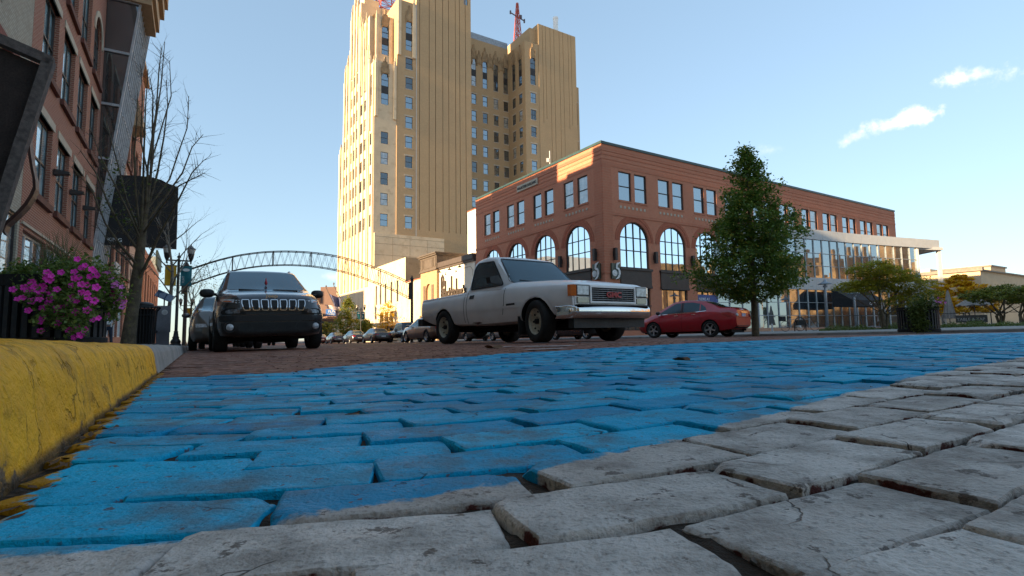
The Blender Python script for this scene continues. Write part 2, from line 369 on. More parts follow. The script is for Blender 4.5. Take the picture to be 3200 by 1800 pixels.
    if sheet:
        cx = n.new('ShaderNodeCombineXYZ'); l.new(w, cx.inputs[0]); l.new(s, cx.inputs[1])
        t = n.new('ShaderNodeTexBrick'); l.new(cx.outputs[0], t.inputs['Vector']); t.inputs['Scale'].default_value = 1; t.inputs['Brick Width'].default_value = .225; t.inputs['Row Height'].default_value = .1; t.inputs['Mortar Size'].default_value = .007
        t.inputs['Color1'].default_value = (1, 1, 1, 1); t.inputs['Color2'].default_value = (.7, .7, .7, 1); t.inputs['Mortar'].default_value = (.3, .3, .3, 1)
        c = mixc(n, l, .8, c, t.outputs[0], 'MULTIPLY')
    l.new(c, b.inputs['Base Color'])
    l.new(mrange(n, l, mid, .3, .7, .50, .8), b.inputs['Roughness']); b.inputs['Specular IOR Level'].default_value = .12
    bmp(n, l, h, b, .9, .007)
    return m
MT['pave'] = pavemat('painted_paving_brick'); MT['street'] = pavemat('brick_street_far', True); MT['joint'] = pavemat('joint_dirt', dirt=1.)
# ---------------------------------------------------------------- ground sheets
def nonuni(a, b, n, p=2.2):
    t = np.linspace(-1, 1, n); c = (a + b) / 2
    return [float(c + (b - a) / 2 * np.sign(x) * abs(x) ** p) for x in t]
def sheet(name, wsv, ssv, zf, mat, uv=False):
    m = MB(); g = [[m.P(ws(w, s, zf(w, s))) for w in wsv] for s in ssv]
    for j in range(len(ssv) - 1):
        for i in range(len(wsv) - 1): m.idx([g[j][i], g[j][i + 1], g[j + 1][i + 1], g[j + 1][i]], 0, [(wsv[a], ssv[b]) for a, b in ((i, j), (i + 1, j), (i + 1, j + 1), (i, j + 1))])
    return obj(name, m, mat, smooth=True)
ground = sheet('ground', [-900, -300, -100, -40, -20, -4, -2, 0, 3, 8, 15, 22, 30, 60, 120, 300, 900], [-900, -200, -60, -20, -5, 0, 5, 12, 25, 45, 70, 90, 150, 300, 1500], lambda w, s: T(w, s) - .35 - .002 * max(s - 90, 0) ** .8, MT['concrete']); tag(ground, kind='structure')
sv = sorted(set([-30, -20, -10, -4, -2, 0] + [x * .5 for x in range(1, 40)] + [20 + 2 * x for x in range(36)] + [100, 130, 180, 250, 340]))
wv = [-.3] + [x * .4 for x in range(53)] + [21.15]
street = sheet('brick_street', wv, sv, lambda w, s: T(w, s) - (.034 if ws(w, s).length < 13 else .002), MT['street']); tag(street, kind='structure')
# ---------------------------------------------------------------- the bricks
def B(w): return .62 * max(.42 - w, 0) ** 2 + .05 * max(w - .42, 0) * (1 if w < 1.6 else 0) + (.059 if w >= 1.6 else 0)
def Bc(w, s): return B(w) * min(1, .78 + .22 * max(0, s - .1) / .9)
ci = cam.matrix_world.inverted()
def visible(p, mx=.02):
    q = ci @ p
    return q.z < 0 and abs(q.x / -q.z) < .941 + mx / -q.z + .02 and abs(q.y / -q.z) < .53 + mx / -q.z + .02
spots = []
rng = random.Random(11)
for k in range(0, 150):
    s0 = k * .094 + .02
    w = -.125 + (.11 if k % 2 else 0) * rng.uniform(.7, 1.2) - (0 if k % 2 else .0)
    first = True
    while w < 15:
        L = rng.uniform(.196, .213) if not first or k % 2 == 0 else rng.uniform(.09, .13)
        if first and k % 2: w = -.125
        first = False
        s = s0 + Bc(w, s0); s2 = s0 + Bc(w + L, s0); ph = math.atan2(s2 - s, L)
        wc, sc = w + L / 2 * math.cos(ph), (s + s2) / 2
        gap = rng.choice([.003, .004, .005, .007]) if rng.random() > .05 else .018
        p = ws(wc, sc, T(wc, sc))
        if visible(p, .13) and ws(wc, sc).length < 12.5: spots.append((p.length, p, ph, L, (.094 + Bc(wc, s0 + .094) - Bc(wc, s0)) * math.cos(ph) - rng.choice([.003, .004, .005, .007]), wc, sc))
        w += (L + gap) * math.cos(ph)
spots.sort(key=lambda q: q[0])
def brick_geo(L, W, nx, ny, seed, rough=1.0, world=None):
    # top sheet with worn arrises, flanks below; returns verts, faces, side attr
    v, f, sd = [], [], []
    off = Vector((seed * 3.1, seed * 1.7, seed * .9)); r = rng.uniform(.002, .0045); H = .05
    cc = [rng.uniform(0, .016) if rng.random() < .35 else 0 for _ in range(4)]
    for j in range(ny + 1):
        for i in range(nx + 1):
            u = (i / nx) * 2 - 1; t = (j / ny) * 2 - 1
            u = .72 * math.sin(u * math.pi / 2) + .28 * u; t = .72 * math.sin(t * math.pi / 2) + .28 * t
            x, y = u * L / 2, t * W / 2
            d1, d2 = L / 2 - abs(x), W / 2 - abs(y); d = min(d1, d2)
            q = 1 - min(d / r, 1); z = -r * .8 * q * q
            kx = (0 if x < 0 else 1) + (0 if y < 0 else 2); dc = math.hypot(d1, d2)
            if cc[kx] and dc < cc[kx] * 1.6: z -= (1 - dc / (cc[kx] * 1.6)) * .014
            nn = noise.fractal(Vector((x * 26, y * 26, 0)) + off, .8, 2.1, 4)
            z += nn * .0013 * rough
            e = noise.noise(Vector((x * 60, y * 60, 3)) + off)
            ed = min(d / .004, 1)
            x -= math.copysign(max(e, -.2) * .0035 * (1 - ed) * rough, x) if d1 <= d2 + 1e-9 else 0
            y -= math.copysign(max(e, -.2) * .0035 * (1 - ed) * rough, y) if d2 <= d1 + 1e-9 else 0
            v.append((x, y, z)); sd.append(q * .42)
    for j in range(ny):
        for i in range(nx):
            a = j * (nx + 1) + i; f.append((a, a + 1, a + nx + 2, a + nx + 1))
    ring = [i for i in range(nx + 1)] + [(j + 1) * (nx + 1) - 1 for j in range(1, ny + 1)] + [ny * (nx + 1) + i for i in range(nx - 1, -1, -1)] + [j * (nx + 1) for j in range(ny - 1, 0, -1)]
    prev = ring
    for lv, (dz, sh) in enumerate(((-.013, .0), (-.05, .003))):
        new = []
        for k in ring:
            x, y, z = v[k]; e = noise.noise(Vector((x * 40, y * 40, lv * 5)) + off) * .002 * rough
            v.append((x - math.copysign(sh + e, x), y - math.copysign(sh + e, y), z + dz)); sd.append((.72, 1.0)[lv]); new.append(len(v) - 1)
        for k in range(len(ring)): f.append((prev[k], new[k], new[(k + 1) % len(ring)], prev[(k + 1) % len(ring)]))
        prev = new
    return v, f, sd
def brick_mesh(v, f, sd, rv):
    me = bpy.data.meshes.new('brick'); me.from_pydata(v, [], f); me.materials.append(MT['pave'])
    a = me.attributes.new('side', 'FLOAT', 'POINT'); a.data.foreach_set('value', sd)
    a = me.attributes.new('rnd', 'FLOAT', 'POINT'); a.data.foreach_set('value', [rv] * len(v) if isinstance(rv, float) else rv)
    me.polygons.foreach_set('use_smooth', [True] * len(f)); me.set_sharp_from_angle(angle=R(42)); return me
for k, (d, p, ph, L, W, wc, sc) in enumerate(spots[:300]):
    nx, ny = (30, 15) if d < .9 else (18, 9) if d < 1.4 else (10, 6)
    v, f, sd = brick_geo(L, W, nx, ny, k, 1.0)
    o = link('brick', brick_mesh(v, f, sd, rng.random()), street, p + Vector((0, 0, rng.gauss(0, .0010) - (.004 if rng.random() < .03 else 0))))
    o.rotation_euler = (rng.gauss(0, .009), rng.gauss(0, .005), A0 + ph + rng.gauss(0, .006))
av, af, asd, ar = [], [], [], []
tmpl = [brick_geo(.215, .097, 4, 3, 500 + q, .8) for q in range(6)]
for k, (d, p, ph, L, W, wc, sc) in enumerate(spots[300:]):
    v, f, sd = tmpl[k % 6]; b = len(av); rv = rng.random()
    Mx = Matrix.Translation(p + Vector((0, 0, rng.gauss(0, .0010)))) @ Matrix.Rotation(A0 + ph + rng.gauss(0, .008), 4, 'Z') @ Matrix.Rotation(rng.gauss(0, .007), 4, 'X') @ Matrix.Diagonal((L / .215, W / .097, 1, 1))
    av += [tuple(Mx @ Vector(q)) for q in v]; af += [tuple(i + b for i in q) for q in f]; asd += sd; ar += [rv] * len(v)
me = brick_mesh(av, af, asd, ar); me.name = 'brick'
tag(link('brick_field', me, street), kind='stuff')
# dirt in the joints
jm = MB(); gn = [x * .02 for x in range(-8, 130)]; gs = [x * .02 for x in range(5, 140)]
gg = [[jm.P(ws(w, s, T(w, s) - .0085 + .006 * noise.fractal(Vector((w * 30, s * 30, 0)), .9, 2, 3))) for w in gn] for s in gs]
for j in range(len(gs) - 1):
    for i in range(len(gn) - 1): jm.idx([gg[j][i], gg[j][i + 1], gg[j + 1][i + 1], gg[j + 1][i]])
tag(obj('joint_dirt', jm, MT['joint'], smooth=True), 'dark grit filling the joints between the painted paving bricks', None, kind='stuff')
# ---------------------------------------------------------------- kerbs
m, n, l, b = nmat('yellow_kerb_paint')
tc = n.new('ShaderNodeNewGeometry'); P = tc.outputs['Position']
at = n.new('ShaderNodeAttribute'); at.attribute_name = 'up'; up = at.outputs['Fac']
nm, nf, nb = noi(n, l, P, 14, 7, .68), noi(n, l, P, 120, 4), noi(n, l, P, 5, 3)
ye = mixc(n, l, mrange(n, l, nb, .35, .7), (.90, .43, .006), (.80, .36, .005)); ye = mixc(n, l, mrange(n, l, nm, .42, .7, 0, .7), ye, (.42, .19, .012))
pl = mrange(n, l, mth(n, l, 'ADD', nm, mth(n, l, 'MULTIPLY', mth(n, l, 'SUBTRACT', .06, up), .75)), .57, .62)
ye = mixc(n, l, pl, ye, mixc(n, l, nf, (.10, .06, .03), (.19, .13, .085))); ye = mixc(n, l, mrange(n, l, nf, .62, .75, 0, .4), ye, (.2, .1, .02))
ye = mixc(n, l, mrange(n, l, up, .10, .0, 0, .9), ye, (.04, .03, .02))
vk = n.new('ShaderNodeTexVoronoi'); vk.feature = 'DISTANCE_TO_EDGE'; vk.inputs['Scale'].default_value = 5; wq = n.new('ShaderNodeVectorMath'); wq.operation = 'MULTIPLY_ADD'; nq = n.new('ShaderNodeTexNoise'); nq.inputs['Scale'].default_value = 7; nq.inputs['Detail'].default_value = 6; l.new(P, nq.inputs['Vector']); l.new(nq.outputs['Color'], wq.inputs[0]); wq.inputs[1].default_value = (.3, .3, .3); l.new(P, wq.inputs[2]); l.new(wq.outputs[0], vk.inputs['Vector'])
kc = mth(n, l, 'MULTIPLY', mrange(n, l, vk.outputs['Distance'], .02, .004), mrange(n, l, noi(n, l, P, 6, 3), .46, .56)); ye = mixc(n, l, mth(n, l, 'MULTIPLY', kc, .35), ye, (.07, .04, .015)); ye = mixc(n, l, mrange(n, l, noi(n, l, P, 33, 6, .75), .64, .70, 0, .45), ye, (.22, .12, .03))
l.new(ye, b.inputs['Base Color']); b.inputs['Roughness'].default_value = .62; b.inputs['Specular IOR Level'].default_value = .3
bmp(n, l, mth(n, l, 'SUBTRACT', mth(n, l, 'ADD', nm, mth(n, l, 'MULTIPLY', nf, .4)), mth(n, l, 'MULTIPLY', kc, .6)), b, .9, .014); MT['yellow'] = m
def kerb_piece(s0, s1, mat, wf=-.14, h=.137, ds=.02, amp=1.0, parent=None, zf=lambda s: T(0, s)):
    prof = [(.0, -.06), (.0, .0), (-.004, .02), (-.009, .045), (-.014, .07), (-.02, .095), (-.03, .115), (-.042, .127), (-.06, .134), (-.085, .137), (-.14, .137), (-.2, .136)]
    prof = [(a, c * h / .137 if c > 0 else c) for a, c in prof]
    if ds < .05: prof = [tuple(np.array(prof[int(q)]) * (1 - q % 1) + np.array(prof[min(int(q) + 1, 11)]) * (q % 1)) for q in np.arange(0, 11.01, .2)]
    m = MB(); n_ = max(int((s1 - s0) / ds), 1); ups = []; g = []
    for i in range(n_ + 1):
        s = s0 + (s1 - s0) * i / n_; row = []; e = min(i, n_ - i) * ds; er = .006 * max(0, 1 - e / .012)
        for (a, z) in prof:
            q = noise.fractal(Vector((s * 4, a * 4 + z * 4, 1)), .9, 2, 5) * .006 * amp + noise.fractal(Vector((s * 16, a * 30 + z * 30, 4)), .7, 2.1, 4) * .0022 * amp
            crack = noise.noise(Vector((s * 3.3 + z * 1.2, 7, 0)))
            cr = -.004 * max(0, 1 - abs(crack) / .012) * amp
            row.append(m.P(ws(wf + a - .02 * math.sin(s * .9) * 0 + (q + cr - er) * (1 if a > -.06 else .3), s, zf(s) + z + (q + cr - er) * (.3 if a > -.06 else 1)))); ups.append(max(0, min(1, z / h)))
        g.append(row)
    for i in range(n_):
        for j in range(len(prof) - 1): m.idx([g[i][j], g[i][j + 1], g[i + 1][j + 1], g[i + 1][j]])
    m.idx(g[0]); m.idx(g[-1][::-1])
    o = obj('kerb_stone', m, mat, parent, smooth=True)
    a = o.data.attributes.new('up', 'FLOAT', 'POINT'); a.data.foreach_set('value', ups); return o
kerb = tag(link('kerb', None), kind='structure')
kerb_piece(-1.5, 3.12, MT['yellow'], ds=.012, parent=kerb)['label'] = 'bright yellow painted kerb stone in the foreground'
s = 3.135
for k in range(8): kerb_piece(s, s + 1.8, MT['concrete'], ds=.04, parent=kerb, amp=.8); s += 1.815
while s < 80: kerb_piece(s, s + 5.9, MT['concrete'], ds=.5, parent=kerb, amp=0); s += 5.93
side = sheet('pavement', [-12, -8, -6, -4.3, -3, -2, -1, -.6, -.325], [-20, -5, 0, 1, 2, 3, 4, 6, 8, 11, 15, 20, 30, 45, 60, 90, 130, 180, 260], lambda w, s: SW(w, s) - .002, MT['concrete']); tag(side, kind='structure')
rk = tag(link('plaza_kerb', None), kind='structure')
def rkerb(s0, s1):
    m = MB(); m.prism([ws(21, s0, PL(21, s0) - .25), ws(21, s0, PL(21, s0) - .015), ws(21.02, s0, PL(21, s0) + .006), ws(21.17, s0, PL(21, s0) + .006), ws(21.17, s0, PL(21, s0) - .25)], ws(0, s1 - s0, PL(21, s1) - PL(21, s0)))
    obj('kerb_stone', m, MT['concrete'], rk)
s = -24.0
while s < 90: rkerb(s, s + 1.99); s += 2.0
plaza = sheet('plaza_paving', [21.17, 24, 27, 31, 36, 44, 60, 90, 140], [-90, -60, -40, -25, -12, -4, 0, 4, 8, 12, 18, 25, 35, 50, 70, 90, 140, 250], PL, MT['concrete']); tag(plaza, kind='structure')
# worn white and yellow lane paint on the bricks
MT['lane'] = M('worn_white_lane_paint', (.42, .41, .40), .7, var=.25, vs=8, dirt=(.14, .075, .055)); MT['laney'] = M('worn_yellow_lane_paint', (.40, .24, .06), .7, var=.25, vs=8, dirt=(.14, .075, .055))
def strip(pts, wd, mat, label):
    m = MB(); q = [gnd_hit(*p) for p in pts]
    for (a, b2) in zip(q, q[1:]):
        if not a or not b2: continue
        d = Vector((b2[0] - a[0], b2[1] - a[1])); L = d.length; d.normalize(); nn = Vector((-d.y, d.x)) * wd / 2; k = max(2, int(L / .12)); prev = None
        for i in range(k + 1):
            c = Vector(a[:2]) + d * L * i / k; j1, j2 = 1 + rng.uniform(-.35, .1), 1 + rng.uniform(-.35, .1)
            e = [ws(*(c + nn * j1), T(*(c + nn * j1)) + .009), ws(*(c - nn * j2), T(*(c - nn * j2)) + .009)]
            if prev and rng.random() > .12: m.face([prev[0], prev[1], e[1], e[0]])
            prev = e
    if m.f: tag(obj('lane_marking', m, mat, street), kind=None)['label'] = label
strip([(1300, 1078), (2010, 1070)], .14, MT['lane'], 'thin worn white line under the pickup')
strip([(1565, 1086), (1790, 1083)], .26, MT['lane'], 'broad worn white patch in front of the pickup')
strip([(1640, 1096), (1765, 1091)], .16, MT['lane'], 'short white patch nearest the blue crossing')
strip([(2030, 1066), (2420, 1057)], .1, MT['lane'], 'worn white line beside the blue crossing')
strip([(2120, 1060), (2420, 1053.5)], .12, MT['laney'], 'faint yellow line near the red car')
# litter along the gutter
MT['litter'] = M('dead_leaf', (.13, .065, .025), .8, var=.5, rnd=.3)
lm = MB()
for k in range(320):
    s = rng.uniform(.5, 4.2); w = -.135 + abs(rng.gauss(0, .022)); r_ = rng.uniform(.002, .007)
    c = ws(w, s, T(w, s) + rng.uniform(-.002, .006)); a = rng.random() * 6; e = rng.uniform(-.5, .5)
    lm.face([c + Vector((math.cos(a + t) * r_ * q, math.sin(a + t) * r_ * q, e * r_ * math.cos(t))) for t, q in ((0, 1.6), (1.4, .6), (3.1, 1.5), (4.6, .6))])
tag(obj('leaf_litter', lm, MT['litter']), 'dry leaf crumbs in the gutter at the foot of the yellow kerb', None, kind='stuff')
pm = MB()
for k in range(420):
    s = rng.uniform(.2, 1.5); w = rng.uniform(-.1, 1.2); r_ = rng.uniform(.0012, .0035); c = ws(w, s, T(w, s) - .009 + rng.uniform(0, .003))
    Mx = Matrix.Translation(c) @ Matrix.Rotation(rng.random() * 6, 4, Vector((1, .4, .2))) @ Matrix.Diagonal((r_, r_ * .8, r_ * .7, 1)); pm.box(-1, 1, -1, 1, -1, 1, 0, Mx)
tag(obj('grit', pm, M('grit_stone', (.16, .14, .12), .9, var=.4, vs=30)), 'small loose stones lying in the brick joints', None, kind='stuff')
def dead_leaf(px, py, size, label):
    h = gnd_hit(px, py)
    m = MB(); c = ws(h[0], h[1], T(*h) + .006); N = 10
    ring = [c + Vector((math.cos(t) * size * (1 + .5 * math.cos(2 * t)) * rng.uniform(.7, 1.1), math.sin(t) * size * rng.uniform(.6, 1.1), .25 * size * math.sin(t * 2) + size * .25)) for t in (i * 2 * math.pi / N for i in range(N))]
    for i in range(N): m.face([c, ring[i], ring[(i + 1) % N]])
    o = obj('leaf', m, MT['litter']); tag(o, label, 'dead leaf')
dead_leaf(2132, 1131, .026, 'dark curled dead leaf lying alone in the middle of the blue crossing')
dead_leaf(1540, 1091, .07, 'brown dead leaf beside the white lane patch near the pickup')
# ---------------------------------------------------------------- facades
Z3 = Vector((0, 0, 1))
def facade(m, O, a, n, S0, S1, Z0, Z1, ops, depth=.18, mi=0, rmi=None, soff=0.0):
    """wall with real openings; ops = (s0, s1, z0, z1[, 'a' for arched])"""
    O = Vector(O); rmi = mi if rmi is None else rmi
    P = lambda s, z, d=0.0: O + a * s + Z3 * z - n * d
    ss = sorted({round(x, 4) for x in [S0, S1] + [q for o in ops for q in o[:2]] if S0 <= x <= S1}); zs = sorted({round(x, 4) for x in [Z0, Z1] + [q for o in ops for q in o[2:4]] if Z0 <= x <= Z1})
    for j in range(len(zs) - 1):
        run = None
        for i in range(len(ss)):
            inside = True
            if i < len(ss) - 1:
                cs, cz = (ss[i] + ss[i + 1]) / 2, (zs[j] + zs[j + 1]) / 2
                inside = any(o[0] < cs < o[1] and o[2] < cz < o[3] for o in ops)
            if not inside and run is None: run = ss[i]
            if inside and run is not None:
                x0, x1, y0, y1 = run, ss[i], zs[j], zs[j + 1]
                m.face([P(x0, y0), P(x1, y0), P(x1, y1), P(x0, y1)], [(x0 + soff, y0), (x1 + soff, y0), (x1 + soff, y1), (x0 + soff, y1)], mi); run = None
    for o in ops:
        s0, s1, z0, z1 = o[:4]; r = (s1 - s0) / 2; arch = len(o) > 4; sp = z1 - r if arch else z1
        m.face([P(s0, z0), P(s1, z0), P(s1, z0, depth), P(s0, z0, depth)], [(s0, 0), (s1, 0), (s1, depth), (s0, depth)], rmi)
        m.face([P(s0, sp), P(s0, z0), P(s0, z0, depth), P(s0, sp, depth)], [(0, sp), (0, z0), (depth, z0), (depth, sp)], rmi)
        m.face([P(s1, z0), P(s1, sp), P(s1, sp, depth), P(s1, z0, depth)], [(0, z0), (0, sp), (depth, sp), (depth, z0)], rmi)
        if not arch: m.face([P(s1, z1), P(s0, z1), P(s0, z1, depth), P(s1, z1, depth)], [(s1, 0), (s0, 0), (s0, depth), (s1, depth)], rmi)
        else:
            N = 16; c = (s0 + s1) / 2; pts = [(c - r * math.cos(math.pi * k / N), sp + r * math.sin(math.pi * k / N)) for k in range(N + 1)]
            for (xa, ya), (xb, yb) in zip(pts, pts[1:]):
                m.face([P(xa, ya), P(xb, yb), P(xb, z1), P(xa, z1)], [(xa, ya), (xb, yb), (xb, z1), (xa, z1)], mi)
                m.face([P(xb, yb), P(xa, ya), P(xa, ya, depth), P(xb, yb, depth)], [(xb, 0), (xa, 0), (xa, depth), (xb, depth)], rmi)
_wc = {}
def window_meshes(w, h, style, fm, fw=.06):
    key = (round(w, 3), round(h, 3), style, fm.name, fw)
    if key in _wc: return _wc[key]
    f, p = MB(), MB(); d = .07
    if style.startswith('arch'):
        r = w / 2; sp = h - r; N = 16
        outer = [(0, 0)] + [(r - r * math.cos(math.pi * k / N), sp + r * math.sin(math.pi * k / N)) for k in range(N + 1)] + [(w, 0)]
        ctr = (r, sp * .7)
        inner = [(x + (fw if x < r - 1e-6 else -fw if x > r + 1e-6 else 0) * (1 if y < sp + .01 else abs(math.cos(math.atan2(y - sp, x - r)))), y + (fw if y < .01 else -fw * max(0, math.sin(math.atan2(y - sp, x - r))) if y > sp else 0)) for x, y in outer]
        k = len(outer)
        for i in range(k):
            j = (i + 1) % k; A, B_, C_, D_ = outer[i], outer[j], inner[j], inner[i]
            f.face([(A[0], -d, A[1]), (B_[0], -d, B_[1]), (C_[0], -d, C_[1]), (D_[0], -d, D_[1])]); f.face([(D_[0], -d, D_[1]), (C_[0], -d, C_[1]), (C_[0], 0, C_[1]), (D_[0], 0, D_[1])])
        top = lambda x: sp + math.sqrt(max(r * r - (x - r) ** 2, 0))
        for q in range(1, 4): x = w * q / 4; f.box(x - .035, x + .035, -d, 0, .02, top(x) - .01)
        for z in (h * .38, h * .66): e = r - (math.sqrt(max(r * r - (z - sp) ** 2, 0)) if z > sp else r); f.box(e + .02, w - e - .02, -d + .004, -.004, z - .035, z + .035)
        p.face([(x, -.02, z) for x, z in outer])
    else:
        f.box(0, w, -d, 0, 0, fw).box(0, w, -d, 0, h - fw, h).box(0, fw, -d + .002, -.002, fw, h - fw).box(w - fw, w, -d + .002, -.002, fw, h - fw)
        if style == 'hung': f.box(fw, w - fw, -d + .004, 0, h * .5 - .035, h * .5 + .035)
        if style == 'six':
            f.box(fw, w - fw, -d + .004, 0, h * .5 - .03, h * .5 + .03)
            for q in (1, 2): f.box(w * q / 3 - .018, w * q / 3 + .018, -d + .006, -.006, fw, h - fw)
        if style.startswith('g'):
            nx, ny = int(style[1]), int(style[2])
            for q in range(1, nx): f.box(w * q / nx - .03, w * q / nx + .03, -d + .006, -.006, fw, h - fw)
            for q in range(1, ny): f.box(fw, w - fw, -d + .004, -.004, h * q / ny - .03, h * q / ny + .03)
        if style == 'tall':
            f.box(fw, w - fw, -d - .01, 0, h * .36, h * .60); f.box(fw, w - fw, -d + .004, 0, h * .18 - .03, h * .18 + .03); f.box(fw, w - fw, -d + .004, 0, h * .79 - .03, h * .79 + .03)
            for q in range(1, 6): f.box(w * q / 6 - .02, w * q / 6 + .02, -d - .03, -d - .01, h * .37, h * .59)
        p.face([(fw * .5, -.02, fw * .5), (w - fw * .5, -.02, fw * .5), (w - fw * .5, -.02, h - fw * .5), (fw * .5, -.02, h - fw * .5)])
    _wc[key] = (f.mesh('window', fm), p.mesh('pane', MT['glass'])); return _wc[key]
_pc = {}
wr = random.Random(5)
def put_window(root, O, a, n, s, z, w, h, style='hung', inset=.14, fm=None, kinds=('glass', 'glass', 'glass', 'glass_mid', 'glass_dk'), name='window', fw=.06):
    fme, pme = window_meshes(w, h, style, fm or MT['frame_dk'], fw); k = wr.choice(kinds)
    key = (pme.name, k)
    if key not in _pc:
        q = pme.copy(); q.materials[0] = MT[k]; _pc[key] = q
    p = Vector(O) + a * s + Z3 * z - n * (inset); rz = math.atan2(a.y, a.x)
    if n.dot(Vector((a.y, -a.x, 0))) < 0: rz = math.atan2(-a.y, -a.x); p = p + a * w
    o = link(name, fme, root, p, rz)
    g = link('pane', _pc[key], o); g.rotation_euler = (wr.gauss(0, .004), 0, wr.gauss(0, .004)); return o
def shell(m, a, b, D, Z0, Z1, n_back, mi=0):
    """closes a building: side, back and roof faces. a,b front corners; n_back unit into the block"""
    a, b = Vector(a), Vector(b); c, d = b + n_back * D, a + n_back * D; z0, z1 = Z3 * Z0, Z3 * Z1; L = (b - a).length
    m.face([b + z0, c + z0, c + z1, b + z1], [(0, Z0), (D, Z0), (D, Z1), (0, Z1)], mi); m.face([c + z0, d + z0, d + z1, c + z1], [(0, Z0), (L, Z0), (L, Z1), (0, Z1)], mi)
    m.face([d + z0, a + z0, a + z1, d + z1], [(0, Z0), (D, Z0), (D, Z1), (0, Z1)], mi); m.face([a + z1, b + z1, c + z1, d + z1], [(0, 0), (L, 0), (L, D), (0, D)], mi)
def oriented(m, O, a, n, s0, s1, z0, z1, p0, p1, mi=0):
    """box on a wall: from s0..s1, z0..z1, standing proud from p0 to p1 along n"""
    M_ = Matrix((a, -n, Z3)).transposed().to_4x4(); M_.translation = Vector(O)
    m.box(s0, s1, -p1, -p0, z0, z1, mi, M_)
X0 = Vector((1, 0, 0)); Y0 = Vector((0, 1, 0))
# ================================================================= red brick building (root at its corner, x along the front, y along the street side)
RC = Vector((7.13, 41.455, 0)); GZ = -.6
red = thing('brick_building', 'three-storey red brick corner building with big arched windows and a stone name plate', 'building', RC, AR)
MT['archbrick'] = M('arch_brick', (.40, .115, .06), .85, var=.15, vs=6, bump=.3, bs=30); mb = MB(); Hr = 15.3
aL, nL = Y0, -X0; aF, nF = X0, -Y0; O0 = Vector((0, 0, 0))
opsL, opsF = [], []
for c0 in (1.76, 6.37, 11.0, 15.6):
    opsL += [(c0, c0 + 1.3, 10.85, 13.12), (c0 + 1.82, c0 + 3.12, 10.85, 13.12)]
    opsL += [(c0 - .1, c0 + 3.05, 5.45, 9.15, 'a'), (c0 - .1, c0 + 3.05, .5, 3.9)]
cF = [1.73, 6.21, 10.68, 15.0, 19.3, 23.6, 27.67, 31.75, 35.84, 39.84, 43.81]
for i, c0 in enumerate(cF):
    g = 1.75 if c0 < 12 else 1.62
    opsF += [(c0, c0 + 1.36, 10.85, 13.2), (c0 + g, c0 + g + 1.36, 10.85, 13.2)]
    if i < 3: opsF += [(c0 - .02, c0 + 3.13, 5.45, 9.2, 'a'), (c0 - .02, c0 + 3.13, .5, 3.9)]
facade(mb, O0, aL, nL, 0, 20.6, GZ, Hr, opsL, .22); facade(mb, O0, aF, nF, 0, 48.7, GZ, Hr, opsF, .22)
mb.face([(48.7, 0, GZ), (48.7, 20.6, GZ), (48.7, 20.6, Hr), (48.7, 0, Hr)], [(0, GZ), (20.6, GZ), (20.6, Hr), (0, Hr)]); mb.face([(48.7, 20.6, GZ), (0, 20.6, GZ), (0, 20.6, Hr), (48.7, 20.6, Hr)], [(0, GZ), (48.7, GZ), (48.7, Hr), (0, Hr)])
mb.face([(0, 0, Hr - .3), (48.7, 0, Hr - .3), (48.7, 20.6, Hr - .3), (0, 20.6, Hr - .3)])
obj('wall', mb, [MT['redbrick']], red)
# corbelled bands, pilasters, arch rings, light tiles
bm_ = MB()
for O_, a_, n_, L_ in ((O0, aL, nL, 20.6), (O0, aF, nF, 48.7)):
    for z, h, p in ((13.45, .3, .03), (13.95, .12, .025), (14.3, .12, .03), (14.62, .36, .035)): oriented(bm_, O_, a_, n_, -p - .001 * z, L_, z, z + h, .0, p)
    oriented(bm_, O_, a_, n_, -.055, L_, 9.55, 9.75, 0, .055)
    oriented(bm_, O_, a_, n_, -.065, .95, 4.9, 13.44, 0, .045)
obj('brick_band', bm_, MT['redband'], red)
cp = MB(); oriented(cp, O0, aL, nL, -.08, 20.6, 15.15, 15.36, -.3, .08); oriented(cp, O0, aF, nF, -.079, 48.7, 15.15, 15.35, -.3, .079)
obj('coping', cp, M('dark_green_metal_coping', (.03, .06, .055), .4), red)
tile = MB().box(0, .2, -.02, .02, 0, .2).mesh('light_tile', MT['stonetrim'])
for O_, a_, n_, starts in ((O0, aL, nL, [1.76, 6.37, 11.0, 15.6]), (O0, aF, nF, cF[:3] + cF[4:7])):
    for c0 in starts:
        for q in range(7): link('light_tile', tile, red, Vector(O_) + a_ * (c0 + .05 + q * .44) + Z3 * 10.2 + n_ * .012, 0 if a_ is X0 else R(90))
